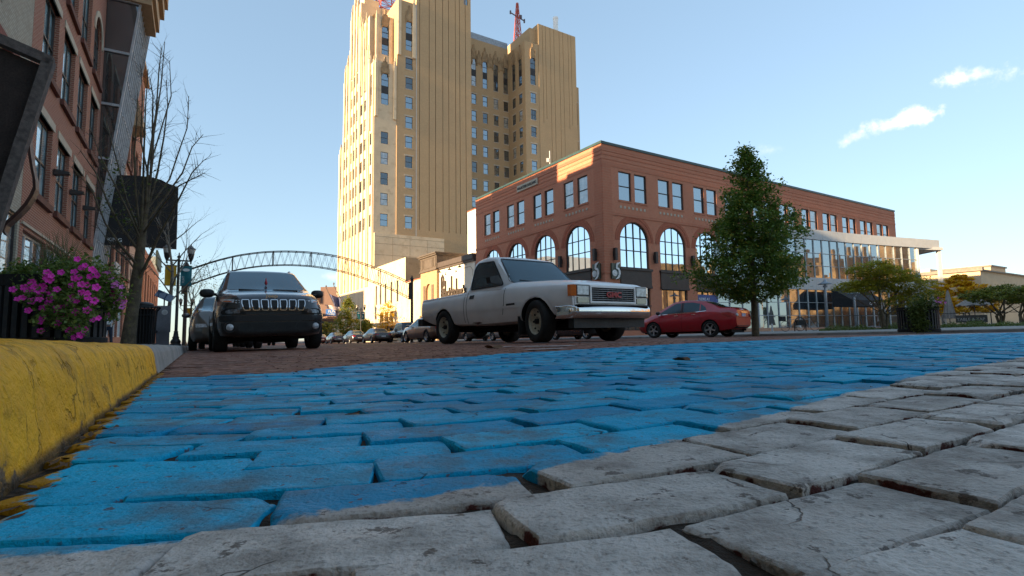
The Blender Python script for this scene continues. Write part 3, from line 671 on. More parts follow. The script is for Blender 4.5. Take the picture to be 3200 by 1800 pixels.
for (O_, a_, n_, ops) in ((O0, aL, nL, opsL), (O0, aF, nF, opsF)):
    for o in ops:
        w_, h_ = o[1] - o[0], o[3] - o[2]
        if len(o) > 4:
            put_window(red, O_, a_, n_, o[0], o[2], w_, h_, 'arch', .18, kinds=('glass',), fw=.09)
            rm = MB(); c = (o[0] + o[1]) / 2; sp = o[3] - w_ / 2
            for rr, p in ((w_ / 2 + .02, .018), (w_ / 2 + .30, .03)):
                N = 18; pts = []
                for k in range(N + 1):
                    t = math.pi * k / N; pts.append((c - math.cos(t) * rr, sp + math.sin(t) * rr, c - math.cos(t) * (rr + .25), sp + math.sin(t) * (rr + .25)))
                for A, B2 in zip(pts, pts[1:]):
                    P = lambda s, z, d: Vector(O_) + a_ * s + Z3 * z + n_ * d
                    rm.face([P(A[0], A[1], p), P(B2[0], B2[1], p), P(B2[2], B2[3], p), P(A[2], A[3], p)]); rm.face([P(A[2], A[3], 0), P(A[2], A[3], p), P(B2[2], B2[3], p), P(B2[2], B2[3], 0)]); rm.face([P(A[0], A[1], p), P(A[0], A[1], 0), P(B2[0], B2[1], 0), P(B2[0], B2[1], p)])
            obj('brick_arch', rm, MT['archbrick'], red)
            fm = MB(); oriented(fm, O_, a_, n_, o[0] - .12, o[1] + .12, 4.05, 5.28, -.1, .10); oriented(fm, O_, a_, n_, o[0] - .2, o[1] + .2, 5.26, 5.44, -.1, .2); oriented(fm, O_, a_, n_, o[0] - .16, o[1] + .16, 3.88, 4.06, -.1, .15)
            obj('spandrel', fm, M('brown_metal_spandrel', (.045, .033, .027), .5) if 'sp' not in MT else MT['sp'], red)
        elif h_ < 2.6: 
            put_window(red, O_, a_, n_, o[0], o[2], w_, h_, 'hung', .16, kinds=('glass', 'glass', 'glass_mid'))
            lm_ = MB(); oriented(lm_, O_, a_, n_, o[0] - .05, o[1] + .05, o[2] - .14, o[2], -.1, .05); obj('sill', lm_, MT['redband'], red)
        else: put_window(red, O_, a_, n_, o[0], o[2], w_, h_, 'g42', .2, kinds=('glass',), fw=.08)
# name plate
npm = MB(); oriented(npm, O0, aL, nL, 8.6, 12.05, 14.02, 14.62, .03, .12); plate = obj('name_plate', npm, MT['stonetrim'], red)
tm = text_mesh('WADETRIM BUILDING', .40, .015, MT['frame_dk'], .80); link('lettering', tm, plate, Vector((-.14, 11.95, 14.17)), R(-90))
# wall lamps and the illuminated signs at the corner
lampm = MB().box(-.12, .12, -.24, 0, 0, .95).box(-.06, .06, -.1, .1, .4, .6).mesh('wall_lamp', MT['frame_dk'])
lampcase = MB().box(-.10, .10, -.02, .02, .3, .7).mesh('lamp_plate', MT['blackplastic'])
for (p, rz_) in [((0, .85, 5.95), -90), ((0, 5.3, 5.95), -90), ((0, 9.9, 5.95), -90), ((0, 14.6, 5.95), -90), ((.95, 0, 5.95), 0), ((5.4, 0, 5.95), 0), ((9.95, 0, 5.95), 0), ((14.2, 0, 5.95), 0)]:
    n_ = nL if rz_ else nF
    o = link('wall_lamp', lampm, red, Vector(p) + n_ * .12, R(rz_)); link('lamp_plate', lampcase, o, (0, .06, 0))
def cbs_sign(px_, py_, rz_):
    s_ = obj('corner_sign', MB().box(-.62, .62, -.16, 0, 0, 1.72), M('green_grey_sign_panel', (.05, .07, .05), .3, var=.4, vs=1.2), red, loc=(px_, py_, 4.5), rz=rz_); s_.scale = (.70, .8, .70)
    five = MB()
    seg = [(.52, 1.86), (.30, 1.70), (.10, 1.66), (.03, 1.30), (.0, 1.14), (.22, 1.16), (.40, 1.0), (.46, .74), (.40, .42), (.22, .14), (-.14, -.06)]
    wds = [.03, .09, .12, .11, .09, .10, .12, .13, .13, .10, .02]
    pts = [Vector((x, -.2, z)) for x, z in seg]
    for k in range(len(pts) - 1):
        a, b2 = pts[k], pts[k + 1]; d = (b2 - a).normalized(); nn = Vector((-d.z, 0, d.x)); e = .001 * k
        five.prism([a + nn * wds[k] + Vector((0, e, 0)), a - nn * wds[k] + Vector((0, e, 0)), b2 - nn * wds[k + 1] + Vector((0, e, 0)), b2 + nn * wds[k + 1] + Vector((0, e, 0))], (0, -.06, 0))
    obj('numeral', five, MT['lettering_w'], s_)
    eye = MB(); Mx = Matrix.Translation((-.22, -.165, .62)) @ Matrix.Rotation(R(90), 4, 'X')
    eye.lathe([(.36, 0), (.36, .05), (.30, .07), (.26, .05)], 28, Mx); eye.lathe([(.0, .085), (.12, .085), (.12, .02)], 20, Mx)
    for sg in (1, -1): eye.prism([Vector((-.22 + x, -.215, .62 + sg * z)) for x, z in ((-.29, 0), (-.15, .12), (0, .17), (.15, .12), (.29, 0), (.15, .085), (0, .12), (-.15, .085))][::sg], (0, .03, 0))
    obj('eye_emblem', eye, MT['lettering_w'], s_)
    return s_
cbs_sign(-.06, .80, R(-90))['label'] = 'square sign with a white 5 and an eye on the street side of the corner'
cbs_sign(1.0, -.06, 0)['label'] = 'square sign with a white 5 and an eye on the front of the corner'
pb = obj('window_poster', MB().box(10.75, 13.7, .1, .12, 1.75, 3.6), M('blue_window_poster', (.02, .09, .28), .4), red)
link('lettering', text_mesh('NEWS AT', .34, .01, MT['lettering_w']), pb, (10.9, .09, 3.1)); link('lettering', text_mesh('10PM', .55, .01, MT['lettering_w']), pb, (11.2, .09, 2.0))
# ================================================================= white storefront with big lettering, beside the brick building
bk_o = Vector((RC.x, RC.y, 0)) + UR * 20.9
bs = thing('restaurant_front', 'cream restaurant front with tall dark lettering, dark cornice and gooseneck lamps', 'building', bk_o, AR)
m = MB(); L1 = 9.2; facade(m, O0, aL, nL, 0, L1, GZ, 9.1, [(1.2, 4.2, .2, 3.2), (5, 8, .2, 3.2)], .2); shell(m, (0, 0, 0), (0, L1, 0), 14, GZ, 9.1, X0)
obj('wall', m, MT['white_stucco'], bs)
for q in (1.2, 5): put_window(bs, O0, aL, nL, q, .2, 3, 3, 'g31')
m = MB(); oriented(m, O0, aL, nL, -.02, L1 + .02, 8.75, 9.35, -.2, .32); oriented(m, O0, aL, nL, -.02, L1 + .02, 8.5, 8.76, -.2, .18); obj('cornice', m, M('dark_brown_cornice', (.075, .055, .045), .6), bs)
m = MB()
fr = [(.45, 3.6), (.45, 7.5), (.75, 7.8), (1.0, 8.0), (8.2, 8.0), (8.45, 7.8), (8.75, 7.5), (8.75, 3.6)]
for A, B2 in zip(fr, fr[1:]): m.beam((-.012, A[0], A[1]), (-.012, B2[0], B2[1]), .05, .05)
obj('wall_moulding', m, M('buff_moulding', (.42, .33, .2), .7), bs)
dk = M('dark_sign_lettering', (.06, .042, .03), .6)
link('lettering', text_mesh('Blackstone’s.', 1.55, .06, dk, .86, bold=.03), bs, (-.12, 8.55, 5.0), R(-90))
m = MB()
for y_, z1_ in ((7.28, 7.0), (5.6, 7.4), (4.3, 7.0)): m.box(-.19, -.06, y_ - .1, y_ + .1, 5.6, z1_)
m.box(-.2, -.06, 8.28, 8.46, 4.55, 7.4); m.tube([(-.13, 8.4, 7.35), (-.13, 8.05, 7.75), (-.13, 7.75, 7.3), (-.13, 7.85, 6.5), (-.13, 8.2, 6.05), (-.13, 7.75, 5.7), (-.13, 7.6, 5.1), (-.13, 7.85, 4.6), (-.13, 8.4, 4.5)], .085, 8)
obj('tall_letter_strokes', m, dk, bs)['kind'] = 'stuff'
goose = MB().tube([(0, 0, 0), (0, -.3, .12), (0, -.65, .1), (0, -.85, -.15)], .03, 6).lathe([(.03, .12), (.06, .05), (.30, -.12), (.31, -.15)], 14, Matrix.Translation((0, -.85, -.2))).mesh('gooseneck_lamp', MT['frame_dk'])
for y_ in (2.0, 4.6, 7.4):
    link('gooseneck_lamp', goose, bs, (0, y_, 8.3), R(-90))
# stone pier with dark attic
st = thing('stone_tower_front', 'narrow golden rubble-stone front with dark panelled top and shuttered niche', 'building', bk_o + UR * L1, AR)
stone = brickmat('rubble_stone', (.46, .31, .17), (.34, .22, .13), (.25, .17, .1), .35, .14, .02)
m = MB(); facade(m, (-.35, 0, 0), aL, nL, 0, 5.1, GZ, 8.55, [(1.7, 3.4, 4.6, 7.0, 'a')], .25); shell(m, (-.35, 0, 0), (-.35, 5.1, 0), 6, GZ, 8.55, X0); m.face([(-.1, 1.7, 4.6), (-.1, 3.4, 4.6), (-.1, 3.4, 7.0), (-.1, 1.7, 7.0)], [(1.7, 4.6), (3.4, 4.6), (3.4, 7), (1.7, 7)])
obj('wall', m, stone, st)
m = MB().box(-.55, 5, -.15, 5.25, 8.55, 8.7).box(-.42, 5, -.05, 5.15, 8.7, 10.4).box(-.6, 5, -.2, 5.3, 10.4, 10.6).box(-.72, 5, -.3, 5.4, 10.6, 10.75)
for y0_, y1_ in ((.2, .9), (1.2, 3.9), (4.2, 4.95)): m.box(-.47, -.41, y0_, y1_, 8.95, 9.02).box(-.47, -.41, y0_, y1_, 10.15, 10.22).box(-.47, -.41, y0_, y0_ + .07, 9.02, 10.15).box(-.47, -.41, y1_ - .07, y1_, 9.02, 10.15)
obj('attic', m, M('brown_attic_panel', (.10, .075, .055), .6), st)
sh = MB().box(-.06, 0, 0, .62, 0, 2.3)
for k in range(14): sh.box(-.09, -.06, .06, .56, .08 + k * .155, .17 + k * .155)
shm = sh.mesh('shutter', M('brown_shutter', (.16, .11, .075), .7))
for y_ in (.95, 3.5): link('shutter', shm, st, (-.36, y_, 4.5))
# white block behind
wb = thing('white_block', 'plain white rendered block rising behind the restaurant front', 'building', bk_o + VR * 6 + UR * 1.5, AR)
m = MB(); facade(m, O0, aF, nF, 0, 16, GZ, 17.2, []); shell(m, (0, 0, 0), (16, 0, 0), 11.6, GZ, 17.2, Y0); obj('wall', m, MT['white_stucco'], wb)
obj('coping', MB().box(-.06, 16, -.06, .3, 17.2, 17.35).box(-.06, .3, .3, 11.6, 17.2, 17.36), M('red_coping', (.22, .06, .04), .6), wb)
obj('drainpipe', MB().tube([(8.2, -.12, 17), (8.2, -.12, 0)], .08, 6).box(7.9, 8.5, -.35, 0, 16.7, 17.1), M('grey_pipe', (.2, .19, .18), .6), wb)
# limestone two-storey annex of the tower
an_o = bk_o + UR * (L1 + 5.2)
an = thing('limestone_annex', 'sunlit two-storey limestone annex with slit windows and pillared entrance', 'building', an_o, AR)
m = MB(); La = 22.0
ops = [(q, q + .75, 5.5, 8.6) for q in (9.0, 11.6, 14.2, 16.5, 18.6)] + [(10.2, 17.6, -.2, 4.2)]
facade(m, O0, aL, nL, 6.2, La, GZ, 11.6, ops, .35); facade(m, O0, aL, nL, 0, 6.2, GZ, 8.0, []); m.face([(0, 6.2, 8), (0, 6.2, 11.6), (14, 6.2, 11.6), (14, 6.2, 8)], [(0, 8), (0, 11.6), (14, 11.6), (14, 8)])
shell(m, (0, 6.2, 0), (0, La, 0), 14, GZ, 11.6, X0); m.face([(0, 0, 8), (14, 0, 8), (14, 6.2, 8), (0, 6.2, 8)])
obj('wall', m, MT['limestone'], an)
for q in (9.0, 11.6, 14.2, 16.5, 18.6): put_window(an, O0, aL, nL, q, 5.5, .75, 3.1, 'g14', .3, kinds=('glass_dk',))
m = MB()
for q in (10.2, 12.4, 14.6, 16.8): m.box(-.1, .5, q, q + .55, -.6, 4.2)
m.box(-.9, .2, 9.3, 18.2, -.1, .0).box(-1.6, .1, 8.5, 18.6, 2.0, 2.5); obj('entrance_pier', m, MT['limestone'], an)
obj('coping', MB().box(-.08, .3, 0, 6.2, 8.0, 8.12), M('red_coping_strip', (.3, .08, .05), .6), an)
obj('joint_lines', (lambda q: [q.box(-.006, 0, 6.3, La, z, z + .03) for z in (2.7, 4.6, 9.2, 10.4)] and q)(MB()), MT['stonetrim'], an)
bl_ = thing('limestone_podium', 'pale limestone podium block at the foot of the tan tower', 'building', Vector((-23.12, 89.74, 0)), AR)
m = MB(); facade(m, (0, -.35, 0), aF, nF, .15, 12.9, GZ, 17.8, []); shell(m, (.15, -.35, 0), (12.9, -.35, 0), 2, GZ, 17.8, Y0)
obj('wall', m, MT['limestone'], bl_)
jm = MB()
for z in (12.2, 14.1, 16.0, 17.2): jm.box(.15, 12.9, -.362, -.35, z, z + .05)
for q in (3.3, 6.4, 9.6): jm.box(q, q + .05, -.361, -.35, 9, 17.2)
obj('joint_lines', jm, M('stone_joint', (.28, .2, .13), .9), bl_)
# ================================================================= the tower
TC = Vector((-23.12, 89.74, 0))
tw = thing('office_tower', 'tall tan brick art deco tower with stepped pinnacles and rows of sash windows', 'tower', TC, AR)
P0 = 3.58
rowz = lambda z1: [19.1 + P0 * k for k in range(20) if 19.1 + P0 * k + 2.15 <= z1]
wall_t, wall_l, trim = MB(), MB(), MB()
wins = []
def tface(mb_, O_, a_, n_, S0, S1, Z0, Z1, cols, zs, cw=1.32, tall=None):
    ops = [(c, c + cw, z, z + 2.12) for c in cols for z in zs]
    if tall: ops += [(c, c + cw, tall[0], tall[1]) for c in cols]
    facade(mb_, O_, a_, n_, S0, S1, Z0, Z1, ops, .22)
    for o in ops: wins.append((Vector(O_), a_, n_, o))
# A: low front corner
tface(wall_l, (0, 0, 0), aF, nF, 0, 4.0, 9, 48.0, [1.2], rowz(38.5), tall=(40.4, 46.0)); 
wall_l.face([(0, 0, 48), (4, 0, 48), (4, 3, 48), (0, 3, 48)])
# A2: set back
tface(wall_l, (.5, 1.7, 0), aF, nF, 0, 5.5, 46, 57.6, [1.3], [], tall=(50.3, 55.6)); wall_l.face([(.5, 1.7, 57.6), (6, 1.7, 57.6), (6, 8, 57.6), (.5, 8, 57.6)])
# B strip
tface(wall_t, (0, -.12, 0), aF, nF, 4.0, 7.6, 9, 60.4, [5.57], rowz(49) + [51.0 - 1.4 * 0 - 3.2], tall=(51.3, 56.7))
wall_t.face([(4, -.12, 9), (4, -.12, 60.4), (4, 8, 60.4), (4, 8, 9)][::-1], [(0, 9), (0, 60.4), (8, 60.4), (8, 9)]); wall_t.face([(4, -.12, 60.4), (7.6, -.12, 60.4), (7.6, 8, 60.4), (4, 8, 60.4)])
# W wing with vertical recesses
grv = [8.14, 10.0, 11.25, 12.7, 13.9, 15.3, 16.2, 17.43]
facade(wall_t, (0, -.2, 0), aF, nF, 7.6, 18.66, 9, 78, [(g, g + .11, 19.0, 78) for g in grv] + [(17.2, 18.0, 63.6, 66)], .3)
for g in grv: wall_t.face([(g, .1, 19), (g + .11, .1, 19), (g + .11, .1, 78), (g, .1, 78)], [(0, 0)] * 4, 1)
wins.append((Vector((0, -.2, 0)), aF, nF, (17.2, 18.0, 63.6, 66)))
wall_t.face([(7.6, -.2, 60.4), (7.6, -.2, 78), (7.6, 8, 78), (7.6, 8, 60.4)][::-1], [(0, 60), (0, 78), (8, 78), (8, 60)]); wall_t.face([(18.66, -.2, 9), (18.66, 6.5, 9), (18.66, 6.5, 78), (18.66, -.2, 78)], [(0, 9), (6.5, 9), (6.5, 78), (0, 78)])
wall_t.face([(7.6, -.2, 78), (18.66, -.2, 78), (18.66, 14, 78), (7.6, 14, 78)])
# court
ci_cols = [20.0, 22.3, 24.95, 27.55, 30.0]; zc = [z for z in rowz(50.6)]
tface(wall_t, (0, 6.5, 0), aF, nF, 18.66, 31.2, 9, 61.7, ci_cols, zc, 1.1, tall=(51.6, 57.4))
tface(wall_t, (31.2, 0, 0), Y0, -X0, 0, 6.5, 9, 60.6, [1.2, 3.7], zc, 1.15, tall=(51.6, 57.4))
wall_t.face([(18.66, 6.5, 61.7), (31.2, 6.5, 61.7), (31.2, 18, 61.7), (18.66, 18, 61.7)])
# wing 2
tface(wall_t, (0, 0, 0), aF, nF, 31.2, 34.6, 9, 60.6, [32.5], zc, 1.3, tall=(51.6, 57.4))
g2 = [35.6, 36.4, 37.6, 38.6, 40.0, 41.0, 42.4, 43.2]
facade(wall_t, (0, -.1, 0), aF, nF, 34.6, 44.5, 9, 65.2, [(g, g + .09, 44 + (k % 3), 65.2) if k in (0, 1, 6, 7) else (g, g + .09, 19, 65.2) for k, g in enumerate(g2)], .25)
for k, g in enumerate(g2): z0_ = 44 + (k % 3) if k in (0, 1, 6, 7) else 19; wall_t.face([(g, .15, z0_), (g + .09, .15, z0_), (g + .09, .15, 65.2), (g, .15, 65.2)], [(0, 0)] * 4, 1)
wall_t.face([(34.6, -.1, 60.6), (34.6, -.1, 65.2), (34.6, 6, 65.2), (34.6, 6, 60.6)][::-1], [(0, 0), (0, 5), (6, 5), (6, 0)]); wall_t.face([(34.6, -.1, 65.2), (44.5, -.1, 65.2), (44.5, 18, 65.2), (34.6, 18, 65.2)])
wall_t.face([(31.2, 0, 60.6), (34.6, 0, 60.6), (34.6, 18, 60.6), (31.2, 18, 60.6)]); wall_t.face([(44.5, -.1, 9), (44.5, 18, 9), (44.5, 18, 65.2), (44.5, -.1, 65.2)], [(0, 9), (18, 9), (18, 65), (0, 65)])
# penthouse of wing 2
wall_t.box(33.0, 35.2, .8, 12, 60, 64.3)
tface(wall_t, (0, 2.2, 0), aF, nF, 44.5, 47.0, 9, 55.2, [45.3], rowz(44), 1.2, tall=(46.4, 51.6)); wall_t.face([(47, 2.2, 9), (47, 16, 9), (47, 16, 55.2), (47, 2.2, 55.2)]); wall_t.face([(44.5, 2.2, 55.2), (47, 2.2, 55.2), (47, 16, 55.2), (44.5, 16, 55.2)])
tface(wall_t, (0, 4.4, 0), aF, nF, 47.0, 48.1, 9, 48.5, [], []); wall_t.box(47, 48.1, 4.4, 14, 9, 48.5)
# left (street) face
cl = [1.1, 4.6, 7.0, 9.6, 11.9, 14.9, 17.4, 19.9]
def lface(S0, S1, Z1, x, cols, tall=None, low=9):
    tface(wall_l, (x, 0, 0), aL, nL, S0, S1, low, Z1, cols, [z for z in rowz(Z1 - 10.5 if tall else Z1 - 1.5) if z > low], 1.15, tall)
lface(0, 3.0, 48, 0, [1.1], (40.4, 46.0)); lface(3.0, 8.3, 57.6, 0, [4.4, 6.6], (49.4, 54.5)); lface(8.3, 14.6, 63, 0, [9.0, 10.9, 12.8], (53.2, 59)); lface(14.6, 18.9, 54, 0, [15.3, 17.2], (44.6, 50)); lface(18.9, 21.8, 38, 0, [19.7], (30.0, 35))
for y0_, y1_, z1_ in ((3, 8.3, 57.6), (8.3, 14.6, 63), (14.6, 18.9, 54), (18.9, 21.8, 38)):
    wall_l.face([(0, y0_, z1_), (8, y0_, z1_), (8, y1_, z1_), (0, y1_, z1_)]); wall_l.face([(0, y0_, 36), (8, y0_, 36), (8, y0_, z1_), (0, y0_, z1_)], [(0, 36), (8, 36), (8, z1_), (0, z1_)]); wall_l.face([(0, y1_, 9), (0, y1_, z1_), (8, y1_, z1_), (8, y1_, 9)])
facade(wall_l, (0, 0, 0), aL, nL, 0, 21.8, GZ, 9, [], .2)
wall_l.face([(7.6, 8, 60), (4, 8, 60), (4, 8, 63), (7.6, 8, 63)])
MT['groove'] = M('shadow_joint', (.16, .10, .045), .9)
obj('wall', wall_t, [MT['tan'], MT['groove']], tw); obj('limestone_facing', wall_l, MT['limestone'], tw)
# piers and pinnacles
pr = random.Random(3)
def pier(x, y, w, d, z0, z1, name='pier'):
    x = x + w - .10 if x < 0 else x; q = MB().box(x - w, x + w, y - d, y + d, z0, z1 - 1.2).box(x - w * .72, x + w * .72, y - d * .72, y + d * .72, z1 - 1.2, z1 - .35).box(x - w * .4, x + w * .4, y - d * .4, y + d * .4, z1 - .35, z1 + .3); return obj(name, q, MT['limestone'], tw)
for y, z in ((.35, 48.6), (2.75, 50.6), (3.6, 52.6), (5.7, 57.2), (8.0, 58.9), (8.7, 61.5), (10.4, 64.4), (12.25, 65.8), (14.3, 63.6), (15.0, 57), (16.7, 55.6), (18.6, 52.6), (19.35, 39.6), (21.5, 38.8)): pier(-.12, y, .34, .24, 9, z)
for y, z0_, z1_ in ((1.9, 36, 49.3), (4.1, 44, 58.4), (6.35, 44, 58.4), (7.3, 46, 59.2), (9.6, 50, 64.2), (11.4, 50, 65.6), (13.3, 50, 64.8), (16.0, 40, 55.8), (17.8, 40, 54.5), (20.4, 28, 39.0)): pier(-.25, y, .25, .13, z0_, z1_)
for x, z in ((.3, 48.6), (3.6, 48.9)): pier(x, -.12, .24, .22, 38, z)
for x, z in ((.9, 57.8), (3.3, 57.2), (4.3, 57.9), (5.4, 58.0)): pier(x, 1.6, .22, .2, 48, z)
for x, z in ((4.35, 61.4), (7.1, 60.8)): pier(x, -.2, .3, .2, 50, z)
obj('pinnacle_block', MB().box(1.5, 3.3, 12.0, 13.8, 62, 68.5).box(1.0, 3.8, 9.5, 14.3, 62.8, 65), MT['limestone'], tw)
# stepped ornament over the tall court windows
om = MB()
def ornament(O_, a_, n_, c, z):
    oriented(om, O_, a_, n_, c - .75, c + .75, z, z + .9, 0, .12); oriented(om, O_, a_, n_, c - .4, c + .4, z + .9, z + 2.1, 0, .12); oriented(om, O_, a_, n_, c - .16, c + .16, z + 2.1, z + 2.9, 0, .16); oriented(om, O_, a_, n_, c - .62, c - .5, z - .5, z + 1.7, 0, .2); oriented(om, O_, a_, n_, c + .5, c + .62, z - .5, z + 1.7, 0, .2)
for c in ci_cols: ornament((0, 6.5, 0), aF, nF, c + .55, 57.5); ornament((0, 6.5, 0), aF, nF, c + 1.85, 56.5) if c < 29 else None
for c in (1.8, 4.3): ornament((31.2, 0, 0), Y0, -X0, c, 57.5)
ornament((0, 0, 0), aF, nF, 33.15, 57.5); ornament((0, -.12, 0), aF, nF, 6.2, 56.8); ornament((0, 0, 0), aF, nF, 1.86, 46.05); ornament((.5, 1.7, 0), aF, nF, 1.95, 54.7 + 1)
obj('carved_ornament', om, M('weathered_stone_ornament', (.36, .24, .13), .9, var=.25, vs=1.2), tw)['kind'] = 'stuff'
for (O_, a_, n_, o) in wins:
    w_, h_ = o[1] - o[0], o[3] - o[2]; tall = h_ > 3
    put_window(tw, O_, a_, n_, o[0], o[2], w_, h_, 'tall' if tall else ('six' if wr.random() < .12 else 'hung'), .13, kinds=('glass', 'glass', 'glass', 'glass', 'glass_mid', 'glass_dk'))
lt = MB()
for (O_, a_, n_, o) in wins:
    if o[3] - o[2] < 3 and abs(O_.y + .12) < .01 or (O_.y > 6 or O_.x > 31 or o[0] > 31):
        oriented(lt, O_, a_, n_, o[0] - .2, o[1] + .2, o[3], o[3] + .25, 0, .03); oriented(lt, O_, a_, n_, o[0] - .08, o[1] + .08, o[2] - .14, o[2], 0, .06)
obj('stone_lintels', lt, MT['stonetrim'], tw)['kind'] = 'stuff'
obj('roof_railing', (lambda q: [q.box(18.7 + k * .8, 18.74 + k * .8, 6.6, 6.65, 61.7, 63.1) for k in range(16)] and q.box(18.7, 31.2, 6.6, 6.64, 61.7, 63.05))(MB()), M('galvanised_screen', (.35, .37, .4), .5, metal=.4), tw)
obj('flue', MB().lathe([(.55, 65), (.55, 69.4), (.62, 69.5), (.62, 69.9), (.5, 70)], 20, Matrix.Translation((41.2, 2.5, 0))).box(40, 43.5, 1.2, 4, 65.2, 65.7), M('white_steel_flue', (.85, .85, .85), .4), tw)
MT['mast'] = M('red_mast_paint', (.50, .085, .05), .6)
def mast(base, h, w0, w1, label, cross=False):
    t = thing('radio_mast', label, 'mast', base, AR); q = MB(); N = int(h / 1.5)
    for i in range(N):
        z0_, z1_ = h * i / N, h * (i + 1) / N; a_, b_ = w0 + (w1 - w0) * i / N, w0 + (w1 - w0) * (i + 1) / N
        ca = [(-a_, -a_), (a_, -a_), (a_, a_), (-a_, a_)]; cb = [(-b_, -b_), (b_, -b_), (b_, b_), (-b_, b_)]
        for k in range(4):
            j = (k + 1) % 4; q.beam((*ca[k], z0_), (*cb[k], z1_), .14); q.beam((*ca[k], z0_), (*cb[j], z1_), .08); q.beam((*ca[j], z0_), (*cb[k], z1_), .08); q.beam((*cb[k], z1_), (*cb[j], z1_), .08)
    obj('lattice', q, MT['mast'], t)
    if cross: obj('aerial_arm', MB().beam((-1.9, 0, h * .74), (1.9, 0, h * .66), .18).box(-1.95, -1.7, -.15, .15, h * .71, h * .78).box(.7, 1.1, -.2, .2, h * .68, h * .76).box(1.7, 1.95, -.15, .15, h * .62, h * .7), M('grey_aerial', (.12, .10, .12), .6), t)
    return t
def tw_pt(x, y, z): return TC + VR * x + UR * y + Z3 * z
mast(tw_pt(6.2, 12, 63), 26, 1.9, .5, 'red lattice mast rising behind the highest wing of the tower')
mast(tw_pt(34.8, 8.0, 63.6), 10.6, .75, .15, 'slender red lattice mast with a cross arm on the right wing of the tower', True)
fl = thing('flagpole', 'thin pole on the far left pinnacle of the tower', 'pole', tw_pt(2.4, 12.9, 68.5), AR); obj('pole', MB().tube([(0, 0, 0), (0, 0, 6)], .09, 6), MT['stonetrim'], fl)
# ================================================================= left side of the street (root frame: x along the street away from camera, y into the block, z up)
LR = A0 + R(90)
def left_root(name, label, s, w=-4.2): return thing(name, label, 'building', ws(w, s), LR)
aS, nS = X0, -Y0          # local: street face looks to -y (towards the road)
DB = MT['darkbrick']
MT['trimtan'] = M('buff_cornice', (.44, .30, .17), .7, var=.08)
MT['creambrick'] = brickmat('flaking_cream_brick', (.44, .40, .31), (.36, .31, .23), (.25, .21, .17), .21, .075, .012, .5)
# flaking cream corner block with the timber-framed board
cr = left_root('painted_brick_building', 'old brick building with flaking cream paint at the left edge', -26)
m = MB(); ops = [(q, q + 1.3, z, z + 2.3, 'a') for q in (38.6, 41.4) for z in (8.2, 12.6)] + [(28 + k * 3, 30.4 + k * 3, .8, 3.3) for k in range(5)] + [(43.0, 45.2, .8, 3.6)]
facade(m, O0, aS, nS, 0, 45.4, -.3, 21.7, ops, .2); shell(m, (0, 0, 0), (45.4, 0, 0), 14, -.3, 21.7, Y0); obj('wall', m, MT['creambrick'], cr)
for o in ops: put_window(cr, O0, aS, nS, o[0], o[2], o[1] - o[0], o[3] - o[2], 'arch' if len(o) > 4 else 'g21', .12, kinds=('glass', 'glass_mid'))
q = MB()
for z in (7.2, 11.4, 11.7, 16.2): oriented(q, O0, aS, nS, 30, 45.4, z, z + .2, 0, .16)
for k in range(22): oriented(q, O0, aS, nS, 38 + k * .34, 38.16 + k * .34, 11.9, 12.3, 0, .12)
obj('terracotta_band', q, M('terracotta', (.22, .06, .04), .8, var=.3), cr)['kind'] = 'stuff'
bd = thing('timber_board_frame', 'dark plywood board in a weathered grey timber frame jutting from the wall', 'sign board', ws(-4.2, 12), LR)
P = lambda w, z, s=0.0: Vector((s, -(w + 4.2), z))
MT['ply'] = M('dark_plywood', (.035, .022, .018), .8, var=.3, vs=4, bump=.3, bs=20); MT['timber'] = M('weathered_timber', (.13, .105, .095), .9, var=.3, vs=12, bump=.5, bs=50)
obj('board', MB().prism([P(-4.15, 5.5), P(-2.42, 4.95), P(-2.9, 1.7), P(-4.15, 1.7)], (.06, 0, 0)), MT['ply'], bd)
for a_, b_ in ((P(-2.34, 5.05), P(-2.62, 3.55)), (P(-2.62, 3.57), P(-2.95, 1.7)), (P(-4.15, 5.62), P(-2.30, 5.03)), ):
    obj('timber', MB().beam(a_ + Vector((-.05, 0, 0)), b_ + Vector((-.05, 0, 0)), .2, .16), MT['timber'], bd)
ln = MB(); ln.box(-.075, -.065, .62, .98, 3.55, 3.6).box(-.076, -.066, .62, .67, 3.55, 3.66).box(-.075, -.065, .6, .9, 3.36, 3.375); obj('painted_mark', ln, MT['lettering_w'], bd)
br = thing('scroll_bracket', 'curved dark brown sheet-metal bracket on the wall beside the timber frame', 'bracket', ws(-4.2, 15.5), LR)
cvp = [(90, 400), (92, 440), (96, 480), (103, 525), (111, 563), (112, 590), (102, 613), (85, 640), (62, 665), (37, 688), (20, 703), (13, 722), (22, 738), (45, 750)]
def w_on(px, py, s): return wall_hit(px, py, U * s, V)
cv = [w_on(a_, b_, 14.0) for a_, b_ in cvp]; br.location = ws(-4.2, 14.0)
m = MB()
for (a_, b_) in zip(cv, cv[1:]): m.prism([P(*a_), P(*b_), P(b_[0] - .05, b_[1] + .03), P(a_[0] - .05, a_[1] + .03)], (.30, 0, 0))
obj('metal_sheet', m, M('brown_sheet_metal', (.07, .03, .022), .5, var=.25), br)
